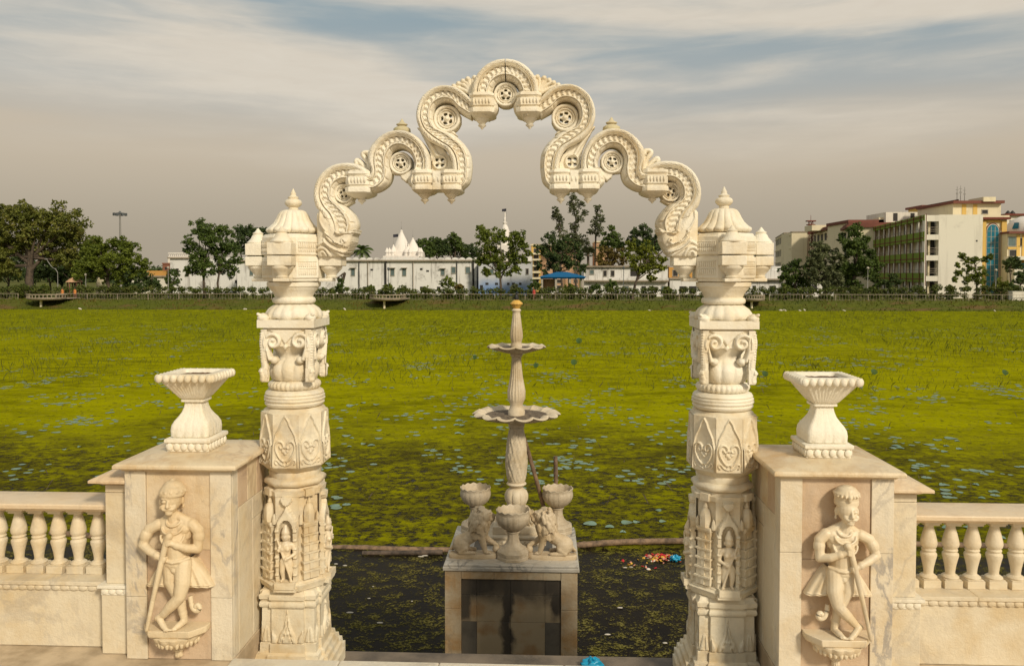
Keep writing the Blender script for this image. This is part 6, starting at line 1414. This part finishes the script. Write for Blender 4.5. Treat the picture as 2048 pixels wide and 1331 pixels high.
p = P(1010, 575, 186); t = thing('temple_tower', 'slender white temple spire with flag above the big front tree', 'temple', (p.x, 186, GZ)); bx(t, 'base', 'w_temple', 186, 996, 1024, 490, 585, -2, 4)
b = P(1010, 490, 186); tp = P(1009, 420, 186); H_ = tp.z - b.z; mb = MB(); mb.lathe([(1.5, b.z), (1.4, b.z + H_ * .2), (1.05, b.z + H_ * .4), (.7, b.z + H_ * .52), (.42, b.z + H_ * .60), (.52, b.z + H_ * .62), (.52, b.z + H_ * .65), (.3, b.z + H_ * .67), (.36, b.z + H_ * .76), (.2, b.z + H_ * .79), (.24, b.z + H_ * .88), (.05, tp.z)], 14, c=(b.x, 186, 0)); mb.build('spire', 'w_temple', t, 40); flag(t, 1012.5, 419, 185.6, 465)
# blue and white
t, a, b, z = block('blue and white washed building behind the big front tree', 137, 957, 1063, 523, 10, 'w_blue', [(971, 977, 565, 569.5, 'hole'), (990, 996, 565, 569.5, 'hole'), (1014, 1019, 565, 569.5, 'hole'), (1024, 1029.5, 565, 569.5, 'hole'), (1038, 1043, 565, 569.5, 'hole'), (954 + 6, 966, 570, 580, 'hole'), (1052, 1057, 537, 548, 'dark'), (980, 987, 538, 548, 'shutter')], 'blue_white_building'); bx(t, 'upper_storey', 'w_white', 137, 1020, 1063, 512, 522.8, 1.0, 9); bx(t, 'eaves', 'concrete', 137, 956, 1064, 522, 524, -.3, .8); bx(t, 'water_tank', 'w_cream', 137, 953 + 6, 968, 505, 521.5, 3, 5)
# peach flats
pr = []
for py in (497, 509, 521, 533, 546, 558, 570):
    pr += [(1068, 1077, py + 1, py + 8, 'dark'), (1094, 1100, py + 1, py + 7, 'dark'), (1114, 1123, py + 1, py + 7, 'dark'), (1136, 1139, py + 1, py + 7, 'dark'), (1148, 1155, py + 1, py + 7, 'dark')]
t, a, b, z = block('peach block of flats with small dark windows behind the blue roofed pavilion', 165, 1062, 1159, 490, 14, 'w_peach', pr, 'apartment_block'); bx(t, 'yellow_bay', 'w_yellow', 165, 1063, 1082, 488, 590, -.02, 3)
for py in (505.5, 517.5, 529.5, 542.5, 554.5): bx(t, 'balcony', 'w_cream', 165, 1064, 1081, py, py + 3.4, -1.2, -.0)
bx(t, 'parapet', 'w_cream', 165, 1061, 1160, 488.5, 491, -.25, 14.2); bx(t, 'stair_head', 'w_peach', 165, 1195 - 65, 1150, 480, 488.3, 4, 9)
t, a, b, z = block('pinkish house glimpsed between the eucalyptus and brown trees', 168, 1190, 1215, 484, 9, 'w_peach', [(1199, 1203, 488, 494, 'dark'), (1208, 1212, 488, 494, 'dark')], 'pink_house'); bx(t, 'parapet', 'w_cream', 168, 1189, 1216, 482, 484.5, -.2, 9.2)
# pavilion
Yp = 122; p = P(1125, 585, Yp); t = thing('pavilion', 'open pavilion with a bright blue sheet roof on posts', 'pavilion', (p.x, Yp + 2.5, GZ)); a, b = P(1079, 553, Yp), P(1172, 553, Yp); ri = P(1124, 543.5, Yp + 2.5)
mb = MB(); e = [(a.x, Yp - .3, a.z), (b.x, Yp - .3, b.z), (b.x, Yp + 5.3, b.z), (a.x, Yp + 5.3, a.z), (ri.x - .8, Yp + 2.5, ri.z), (ri.x + .8, Yp + 2.5, ri.z)]; mb.add(e + [(x, y, z - .12) for x, y, z in e], [(0, 1, 5, 4), (1, 2, 5), (2, 3, 4, 5), (3, 0, 4), (6, 10, 11, 7), (7, 11, 8), (8, 11, 10, 9), (9, 10, 6), (0, 6, 7, 1), (1, 7, 8, 2), (2, 8, 9, 3), (3, 9, 6, 0)]); mb.build('roof', 'roof_blue', t, 0)
bx(t, 'fascia', 'roof_blue', Yp, 1081, 1170, 553.3, 557, -.1, .05)
for px in (1084, 1112, 1140, 1166):
    for dy in (0, 4.8): q_ = P(px, 560, Yp); mb = MB(); mb.box(q_.x - .16, q_.x + .16, Yp + dy, Yp + dy + .3, GZ - .1, a.z - .13); mb.build('post', 'frame', t, 0)
bx(t, 'back_wall', 'w_peach', Yp, 1085, 1112, 558, 588, 5.1, 5.28); bx(t, 'dado_wall', 'w_white', Yp, 1090, 1160, 577, 588, .05, .2)
# white two storey
wr = [(1180, 1187.5, 540, 548, 'shutter'), (1207, 1213, 541, 552, 'dark'), (1222, 1228.5, 541, 552, 'dark'), (1261, 1281, 538, 552, 'hole'), (1249, 1257, 572, 580, 'shutter'), (1283, 1292, 572, 580, 'hole'), (1302, 1315, 573, 581, 'hole'), (1323, 1331, 572, 581, 'shutter'), (1215, 1226, 572, 582, 'hole'), (1178, 1186, 572, 582, 'hole')]
t, a, b, z = block('white two storey house with dark doors and a grey balcony ledge', 133, 1168, 1336, 533, 10, 'w_white', wr, 'two_storey_house'); bx(t, 'roof_edge', 'concrete', 133, 1165, 1338, 531, 534, -.5, 10); bx(t, 'balcony_ledge', 'concrete', 133, 1168, 1336, 560, 563, -.8, -.001); bx(t, 'balcony_parapet', 'w_white', 133, 1230, 1336, 555.5, 559.8, -.8, -.65)
t, a, b, z = block('orange upper storey house right of the white two storey house', 133.5, 1338, 1420, 534, 9, 'w_orange', [(1346, 1355, 540, 552, 'dark')], 'orange_house'); bx(t, 'ground_storey', 'w_white', 133.5, 1338, 1420, 558, 590, -.9, -.01)
for x0, x1 in ((1357, 1371), (1376, 1391)): bx(t, 'opening', 'dark', 133.5, x0, x1, 572, 585, -.93, -.88)
bx(t, 'ledge', 'concrete', 133.5, 1337, 1421, 555, 558, -1.2, -.02)
# right small white
t, a, b, z = block('small white house with a grey ledge just right of the right pillar', 138, 1490, 1567, 541, 8, 'w_white', [(1505, 1512, 571, 579, 'hole'), (1539, 1552, 571, 582, 'hole'), (1515, 1523, 546, 556, 'dark')], 'small_white_house'); bx(t, 'upper_room', 'w_white', 138, 1540, 1565, 532, 540.8, .8, 5); bx(t, 'ledge', 'concrete', 138, 1488, 1570, 557, 560, -.8, -.001)
t, a, b, z = block('low white shed wall between the trees right of the right pillar', 134, 1592, 1668, 560, 6, 'w_white', [(1600, 1612, 570, 583, 'hole'), (1618, 1634, 570, 583, 'hole'), (1645, 1658, 570, 583, 'hole')], 'white_shed'); bx(t, 'roof', 'concrete', 134, 1590, 1670, 557.5, 560, -.5, 6)

# row of cream blocks receding behind the green building
def slanted(label, Y0, Y1, xa, xb, yt_b, depth, mat, nfl, nwin, red=True, name='cream_block', end_w=0):
    # a block whose long side recedes from (xb, Y0) to (xa, Y1) and whose short end faces the pond
    zt = P(xb, yt_b, Y0).z; a, b = P(xa, 500, Y1), P(xb, 500, Y0); d = Vector((b.x - a.x, Y0 - Y1, 0)); L = d.length; d = d / L; nrm = Vector((d.y, -d.x, 0))
    t = thing(name, label, 'building', ((a.x + b.x) / 2, (Y0 + Y1) / 2, GZ)); T = Matrix(((d.x, -nrm.x, 0, a.x), (d.y, -nrm.y, 0, Y1), (0, 0, 1, 0), (0, 0, 0, 1)))
    mb = MB(); mb.M = T.copy(); mb.box(0, L, 0, depth, GZ - .3, zt); mb.build('walls', mat, t, 0)
    fh = (zt - GZ) / nfl
    for f in range(nfl):
        for k in range(nwin):
            x = L * (k + .5) / nwin; w_ = L / nwin * .25; mb = MB(); mb.M = T.copy(); mb.box(x - w_, x + w_, -.06, .02, GZ + f * fh + fh * .32, GZ + f * fh + fh * .78); o = mb.build('window', 'dark', t, 0)
            mb = MB(); mb.M = T.copy(); mb.box(x - w_ - .1, x + w_ + .1, -.5, .01, GZ + f * fh + fh * .80, GZ + f * fh + fh * .85); mb.build('window_hood', mat, o, 0)
    if red: mb = MB(); mb.M = T.copy(); mb.box(-.5, L + .5, -.7, depth + .5, zt + .001, zt + .5); mb.box(-.2, L + .2, -.35, depth + .2, zt + .501, zt + .9); mb.build('cornice', 'roof_red', t, 0)
    else: mb = MB(); mb.M = T.copy(); mb.box(-.15, L + .15, -.15, depth + .15, zt + .001, zt + .35); mb.build('parapet', 'concrete', t, 0)
    return t, T, L, zt
slanted('farthest small cream block of the receding row', 262, 300, 1551, 1568, 467, 14, 'w_cream', 4, 6, False); slanted('cream block with flat blank end wall, second farthest of the row', 235, 262, 1568, 1583, 465, 11, 'w_cream', 4, 5, False)
block('', 235.5, 1583, 1619, 465, 10, 'w_cream', (), par=bpy.data.objects['cream_block.001'], part='end_wall')
t, T, L, zt = slanted('cream block with red cornice and small windows left of the lattice mast', 205, 232, 1620, 1663, 458, 14, 'w_cream', 4, 6, True); bx(t, 'roof_room', 'w_cream', 212, 1629, 1682, 449, 460, 2, 8)
slanted('long cream block with red tiled cornice behind the tall right tree', 160, 205, 1660, 1700, 455, 20, 'w_cream', 4, 8, True)
t, a, b, z = block('cream block with wide red roof edge rising above the tall right tree', 168, 1696, 1762, 446, 12, 'w_cream', [(1722, 1735, 452, 462, 'dark'), (1705, 1713, 452, 460, 'dark'), (1742, 1750, 452, 462, 'dark')], 'cream_block'); bx(t, 'cornice', 'roof_red', 168, 1693, 1765, 440, 445.8, -1, 12)
t, a, b, z = block('white rooftop block with dark doorways above the green building', 166, 1772, 1844, 424, 10, 'w_pale', [(1786.5, 1795, 426, 442, 'hole'), (1821, 1829, 426, 436, 'hole')], 'rooftop_block'); bx(t, 'water_tank', 'w_cream', 166, 1762, 1774, 434, 450, 1, 4)
t, a, b, z = block('small yellow roof tower with red cap behind the corner of the green building', 168, 1843, 1872, 415, 6, 'w_yellow', [(1852, 1866, 419, 430, 'shutter')], 'yellow_roof_tower'); bx(t, 'cap', 'roof_red', 168, 1840, 1875, 410.5, 414.8, -.8, 6.8)
# lattice mast
p = P(1621, 500, 225); t = thing('lattice_mast', 'rusty lattice mast above the cream blocks', 'mast', (p.x, 225, GZ)); zt = P(1621, 442, 225).z; mb = MB()
for sx_, sy_ in ((-1, -1), (1, -1), (1, 1), (-1, 1)): mb.tube([(p.x + .7 * sx_, 225 + .7 * sy_, GZ), (p.x + .45 * sx_, 225 + .45 * sy_, zt)], .10, 5)
for k in range(14): f = k / 14; g_ = (k + 1) / 14; h = .7 - .25 * f; mb.tube([(p.x - h, 225 - h, GZ + (zt - GZ) * f), (p.x + h, 225 - h, GZ + (zt - GZ) * g_)], .07, 4); mb.tube([(p.x + h, 225 - h, GZ + (zt - GZ) * f), (p.x - h, 225 - h, GZ + (zt - GZ) * g_)], .07, 4)
mb.build('lattice', 'maroon', t, 0); mb = MB(); mb.cbox((p.x, 225, zt), (2.4, 1.6, .3)); mb.cbox((p.x, 225, zt - 1.0), (2.0, 1.6, .25)); mb.tube([(p.x, 225, zt), (p.x, 225, zt + 1.6)], .06, 5); mb.build('head_platform', 'maroon', t, 0)

# green building: open galleries on the long side, pale end wall to the pond
Y0, Y1 = 126, 166; b = P(1850, 430, Y0); a = P(1731, 500, Y1); zt = b.z
d = Vector((b.x - a.x, Y0 - Y1, 0)); L = d.length; d /= L; T = Matrix(((d.x, -d.y, 0, a.x), (d.y, d.x, 0, Y1), (0, 0, 1, 0), (0, 0, 0, 1)))
t = thing('green_building', 'four storey building with green striped gallery side and pale blank end wall', 'building', ((a.x + b.x) / 2, (Y0 + Y1) / 2, GZ))
fh = (zt - GZ) / 4.02; W_ = P(1966, 430, Y0).x - b.x
def gb(name, mat, par, *q_): mb = MB(); mb.M = T.copy(); mb.box(*q_); return mb.build(name, mat, par, 0)
gb('gallery_back_wall', 'w_cream', t, 0, L - 3.9, 1.6, 9.0, GZ - .3, zt - .1)
sp = L / 11
for f in range(5):
    z = GZ + f * fh - (.0 if f else .0)
    if f: gb('green_band', 'w_green', t, 0, L - .05, -.12, .25, z - .72, z + (.72 if f < 4 else .10)); gb('floor_slab', 'w_cream', t, 0, L - 3.9, .26, 1.59, z - .25, z); gb('maroon_strip', 'maroon', t, 0, L - .05, -.17, -.121, z - .30, z - .16)
    if f < 4:
        rl = gb('gallery_rail', 'steel', t, 0, L - .05, -.02, .02, z + (1.16 if f else 1.0), z + (1.22 if f else 1.06))
        for k in range(11):
            w_ = gb('gallery_opening', 'dark', t, sp * k + .45, sp * (k + 1) - 1.6, 1.54, 1.62, z + .62 if f else z + .1, z + fh - .75)
for k in range(12): x = min(sp * k, L - .4); gb('gallery_column', 'w_pale', t, x, x + .30, -.02, .14, GZ, zt - .5); gb('maroon_fin', 'maroon', t, x + sp * .48, x + sp * .48 + .16, -.24, -.171, GZ + fh * .6, zt + .08)
ye = Y0
def eb(name, mat, x0, x1, z0, z1_, y0, y1): mb = MB(); mb.box(b.x + x0, b.x + x1, y0, y1, z0, z1_); return mb.build(name, mat, t, 0)
cw = P(1880, 430, Y0).x - b.x; g0 = P(1854, 430, Y0).x - b.x; g1 = P(1878, 430, Y0).x - b.x
eb('end_wall', 'w_pale', cw, W_, GZ - .3, zt + .05, ye, ye + 8); eb('corner_pier', 'w_pale', .0, g0, GZ - .3, zt + .05, ye - .02, ye + .8); eb('inner_pier', 'w_pale', g1, cw - .002, GZ - .3, zt + .05, ye - .02, ye + .8)
for f in range(5):
    z = GZ + f * fh
    if f: eb('balcony_slab', 'w_pale', g0 + .001, g1 - .001, z - (.55 if f < 4 else .9), z + (.25 if f < 4 else .05), ye, ye + .6)
    if f < 4:
        eb('balcony_recess', 'dark', g0 + .001, g1 - .001, z + .25, z + fh - .5, ye + 1.4, ye + 1.5); eb('recess_column', 'w_cream', (g0 + g1) / 2 - .15, (g0 + g1) / 2 + .15, z + .2, z + fh - .5, ye + 1.1, ye + 1.38)
        for h in (.5, .8, 1.15): eb('balcony_bar', 'rail_paint', g0 + .001, g1 - .001, z + h + .2, z + h + .25, ye + .1, ye + .15)
eb('vent', 'dark', P(1952, 480, Y0).x - b.x, P(1955, 480, Y0).x - b.x, P(1900, 483, Y0).z, P(1900, 480, Y0).z, ye - .04, ye + .02)
# cream palace like block behind
Yc = 150; t, a_, b_, z = block('large cream and yellow block with red cornice, roof arches and aerials', Yc, 1906, 2002, 406, 14, 'w_cream', [(1964, 1975, 420, 427, 'dark')], 'cornice_block'); bx(t, 'cornice', 'roof_red', Yc, 1902, 2004, 402, 407, -.9, 14); bx(t, 'lift_room', 'w_cream', Yc, 1960, 1984, 395, 404, -1.2, 4)
mb = MB(); q0, q1 = P(1908, 403, Yc), P(1882, 412, Yc + 12); mb.add([(q0.x, Yc, GZ), (q1.x, Yc + 12, GZ), (q1.x, Yc + 12, q0.z), (q0.x, Yc, q0.z), (q0.x, Yc + 14, GZ), (q0.x, Yc + 14, q0.z)], [(0, 1, 2, 3), (1, 4, 5, 2), (2, 5, 3)]); mb.build('side_wall', 'w_cream', t, 0)
mb = MB(); dv = Vector((q1.x - q0.x, 12, 0)).normalized(); nv = Vector((-dv.y, dv.x, 0)) 
for k in range(3):
    f = (.22, .52, .80)[k]; c = Vector((q0.x, Yc, 0)) + Vector((q1.x - q0.x, 12, 0)) * f; wz = q0.z - 3.2; w_ = .8; o_ = nv * .06
    pts = [c + o_ - dv * w_ + Vector((0, 0, wz - .5)), c + o_ + dv * w_ + Vector((0, 0, wz - .5))] + [c + o_ + dv * w_ * math.cos(x) + Vector((0, 0, wz + .9 * math.sin(x) + .6)) for x in np.linspace(0, PI, 9)]; mb.add(pts, [tuple(range(len(pts)))])
mb.build('arched_windows', 'dark', t, 0)
mb = MB(); mb.add([(q0.x + .4, Yc - .9, q0.z - .1), (q1.x - .8, Yc + 12, q0.z - .1), (q1.x - .8, Yc + 12, q0.z + .35), (q0.x + .4, Yc - .9, q0.z + .35), (q0.x + .6, Yc + 12, q0.z + .35), (q0.x + .6, Yc + 12, q0.z - .1)], [(0, 1, 2, 3), (3, 2, 4), (0, 5, 1)]); mb.build('side_cornice', 'roof_red', t, 0)
for px in (1924, 1946): bx(t, 'yellow_band', 'w_yellow', Yc, px, px + 8, 409, 430, -.08, .01)
for px, py in ((1914, 373), (1921, 371), (1929, 374)): mb = MB(); p0, p1 = P(px, 403, Yc + 3), P(px, py, Yc + 3); mb.lathe([(.09, p0.z), (.04, p1.z)], 6, c=(p0.x, Yc + 3, 0)); mb.cbox((p0.x, Yc + 3, p1.z - .6), (.5, .1, .08)); mb.cbox((p0.x, Yc + 3, p1.z - 1.3), (.35, .1, .3)); mb.build('aerial', 'steel', t, 60)
bx(t, 'side_turret', 'w_cream', Yc, 1996, 2008, 420, 432, 2, 6); bx(t, 'turret_cap', 'roof_red', Yc, 1995, 2009, 417, 419.8, 1.5, 6.5)
# arch tower
Ya = 141; t, a_, b_, z = block('yellow entrance tower with tall arched blue green glass front', Ya, 1962, 2014, 437, 9, 'w_cream', (), 'arched_tower'); bx(t, 'cornice', 'maroon', Ya, 1960, 2016, 435, 439, -.9, 9); bx(t, 'roof_parapet', 'w_cream', Ya, 1961, 2015, 431, 434.8, -.6, 9)
for x0, x1 in ((1962.5, 1968), (2002, 2009)): bx(t, 'yellow_pilaster', 'w_yellow', Ya, x0, x1, 442, 588, -.35, -.001)
bx(t, 'grey_jamb', 'concrete', Ya, 1998, 2001.5, 462, 588, -.3, -.001); bx(t, 'yellow_lintel_band', 'w_yellow', Ya, 1968.2, 2001.8, 440, 445, -.12, -.001)
c0, c1 = P(1973, 463, Ya), P(1996, 463, Ya); cx = (c0.x + c1.x) / 2; r_ = (c1.x - c0.x) / 2
def archpoly(r2, zb): return [(cx - r2, zb)] + [(cx + r2 * math.cos(x), c0.z + r2 * 1.25 * math.sin(x)) for x in np.linspace(PI, 0, 15)] + [(cx + r2, zb)]
mb = MB(); mb.prism(archpoly(r_ * 1.22, GZ), Ya - .16, Ya - .002); fr = mb.build('arch_surround', 'maroon', t, 0); mb = MB(); mb.prism(archpoly(r_ * 1.08, GZ), Ya - .21, Ya - .161); mb.build('arch_border', 'w_pale', fr, 0); mb = MB(); mb.prism(archpoly(r_, GZ), Ya - .25, Ya - .211); mb.build('arch_glass', 'teal', fr, 0)
mb = MB()
for k in range(1, 3): x = cx - r_ + 2 * r_ * k / 3; mb.box(x - .04, x + .04, Ya - .29, Ya - .251, GZ, c0.z + r_ * .9)
for k in range(12): z_ = GZ + .5 + k * (c0.z - GZ) / 11.5; mb.box(cx - r_ * .99, cx + r_ * .99, Ya - .285, Ya - .2515, z_, z_ + .05)
mb.build('arch_mullions', 'frame', fr, 0)
# domed wing
Yd = 139; t, a_, b_, z = block('yellow and white wing with shallow white dome at the right edge', Yd, 2015, 2150, 466, 14, 'w_cream', [(2016.5, 2031, 468 + 6, 492, 'shutter'), (2036, 2044, 476, 492, 'dark'), (2019, 2032, 500, 512, 'dark')], 'domed_wing'); bx(t, 'cornice', 'roof_red', Yd, 2012, 2150, 463, 467, -.9, 14)
p = P(2064, 464, Yd + 5); mb = MB(); R_ = 46 * (Yd + 5) / F; mb.lathe([(R_, p.z - .2), (R_ * 1.0, p.z + .3), (R_ * .93, p.z + R_ * .32), (R_ * .75, p.z + R_ * .52), (R_ * .45, p.z + R_ * .66), (.1, p.z + R_ * .72)], 40, c=(p.x, Yd + 5, 0)); dm_ = mb.build('dome', 'w_temple', t, 40)
for k in range(5):
    a0 = PI + .42 + k * .55; mb = MB(); pts = []
    for aa, rr, zz_ in ((-.14, .985, .12), (.14, .985, .12), (.11, .90, .38), (-.11, .90, .38)): pts.append((p.x + R_ * rr * 1.045 * math.cos(a0 + aa), Yd + 5 + R_ * rr * 1.045 * math.sin(a0 + aa), p.z + R_ * zz_))
    mb.add(pts, [(0, 1, 2, 3)]); mb.build('dome_window', 'teal', dm_, 0)
for x0, x1, y0_, y1_ in ((2033, 2037.5, 470, 588), (2015.5, 2032.9, 494, 498), (2044, 2049, 470, 588)): bx(t, 'yellow_band', 'w_yellow', Yd, x0, x1, y0_, y1_, -.12, -.001)
bx(t, 'porch', 'w_pale', Yd, 2008, 2120, 513, 520, -3.5, -.002); bx(t, 'porch_wall', 'w_pale', Yd, 2012, 2110, 538, 588, -2.5, -.5); bx(t, 'porch_glass', 'teal', Yd, 2022, 2060, 526, 537, -1.0, -.9)
t, a_, b_, z = block('white rear block with dark red roof line at the far right', 165, 2011, 2150, 431, 12, 'w_pale', [(2020, 2032, 441, 449, 'teal'), (2060, 2072, 441, 449, 'teal')], 'rear_block'); bx(t, 'roof_line', 'maroon', 165, 2008, 2150, 427.5, 431, -.6, 12)
for px in (2016, 2025): p = P(px, 426, 168); mb = MB(); mb.lathe([(.5, z), (.5, p.z), (.1, p.z + .5)], 12, c=(p.x, 168, 0)); mb.build('roof_tank', 'dark', t, 40)
# kiosk box on the bank
p = P(2036, 597, 114); mb = MB(); mb.box(p.x - .85, p.x + .85, 113.8, 114.8, GZ - .1, P(2036, 584, 114).z); mb.box(p.x - .9, p.x + .9, 113.75, 114.85, P(2036, 584, 114).z + .001, P(2036, 583, 114).z + .03); tag(mb.build('utility_box', 'w_pale', None, 0, .03), 'white utility box in front of the railing at the far right', 'box')

# people on the path behind the railing
def person(px, Y, shirt, label, s=1):
    p = P(px, 590, Y); t = thing('person', label, 'person', (p.x, Y, GZ), 'people on the far path'); mb = MB(); T = Matrix.Translation((p.x, Y, GZ)); mb.M = T.copy()
    for e in (-1, 1): mb.chain([(.09 * e, 0, .88), (.10 * e, -.03 * e * s, .48), (.10 * e, .12 * e * s, .06)], [.095, .07, .05]); mb.cap((.10 * e, .12 * e * s, .04), (.11 * e, .12 * e * s - .16, .04), .045, .035)
    mb.cap((0, 0, .92), (0, 0, 1.3), .14, .16); mb.cap((-.14, 0, 1.38), (.14, 0, 1.38), .075, .075); mb.cap((0, 0, 1.4), (0, -.01, 1.52), .055, .05); mb.ell((0, -.01, 1.62), (.08, .095, .115)); mb.ell((0, -.105, 1.61), (.014, .02, .02), 6)
    for e in (-1, 1): mb.chain([(.2 * e, 0, 1.38), (.25 * e, .02, 1.1), (.24 * e, -.10, .86)], [.05, .042, .032]); mb.ell((.24 * e, -.12, .79), (.022, .035, .06), 8)
    mb.build('body', 'skin', t, vox=.03, sm=2)
    mb = MB(); mb.M = T.copy(); mb.lathe([(.22, .80), (.20, 1.0), (.185, 1.15), (.205, 1.32), (.12, 1.45), (.07, 1.47)], 16, lambda t_, i, r, z: (r * (1 - .22 * np.abs(np.sin(t_))), z)); mb.build('shirt', shirt, t, 60)
    mb = MB(); mb.M = T.copy(); mb.ell((0, .02, 1.66), (.09, .10, .105)); mb.build('hair', 'black', t, 60)
person(125, 114.6, 'cloth_orange', 'person in orange walking behind the railing, left of the other'); person(150, 114.8, 'cloth_orange', 'person in an orange shirt behind the railing below the garden kiosk', -1); person(1068, 114.5, 'cloth_red', 'person in red behind the railing right of the fountain tip')
mb = MB()
for px, py in ((1562, 617), (1570, 616), (1601, 617), (1610, 616), (1689, 620), (160, 611), (1990, 624), (490, 624), (690, 622), (1300, 622)):
    p = P(px, py, 107.5); mb.ell((p.x, 107.5, bank_z(p.x, 107.5) + .12), (.3, .15, .10), 8, (rng.random(), rng.random(), 0))
tag(mb.build('bank_litter', 'scum', None, 0), 'white scraps of litter along the waterline of the far bank', 'litter', kind='stuff')
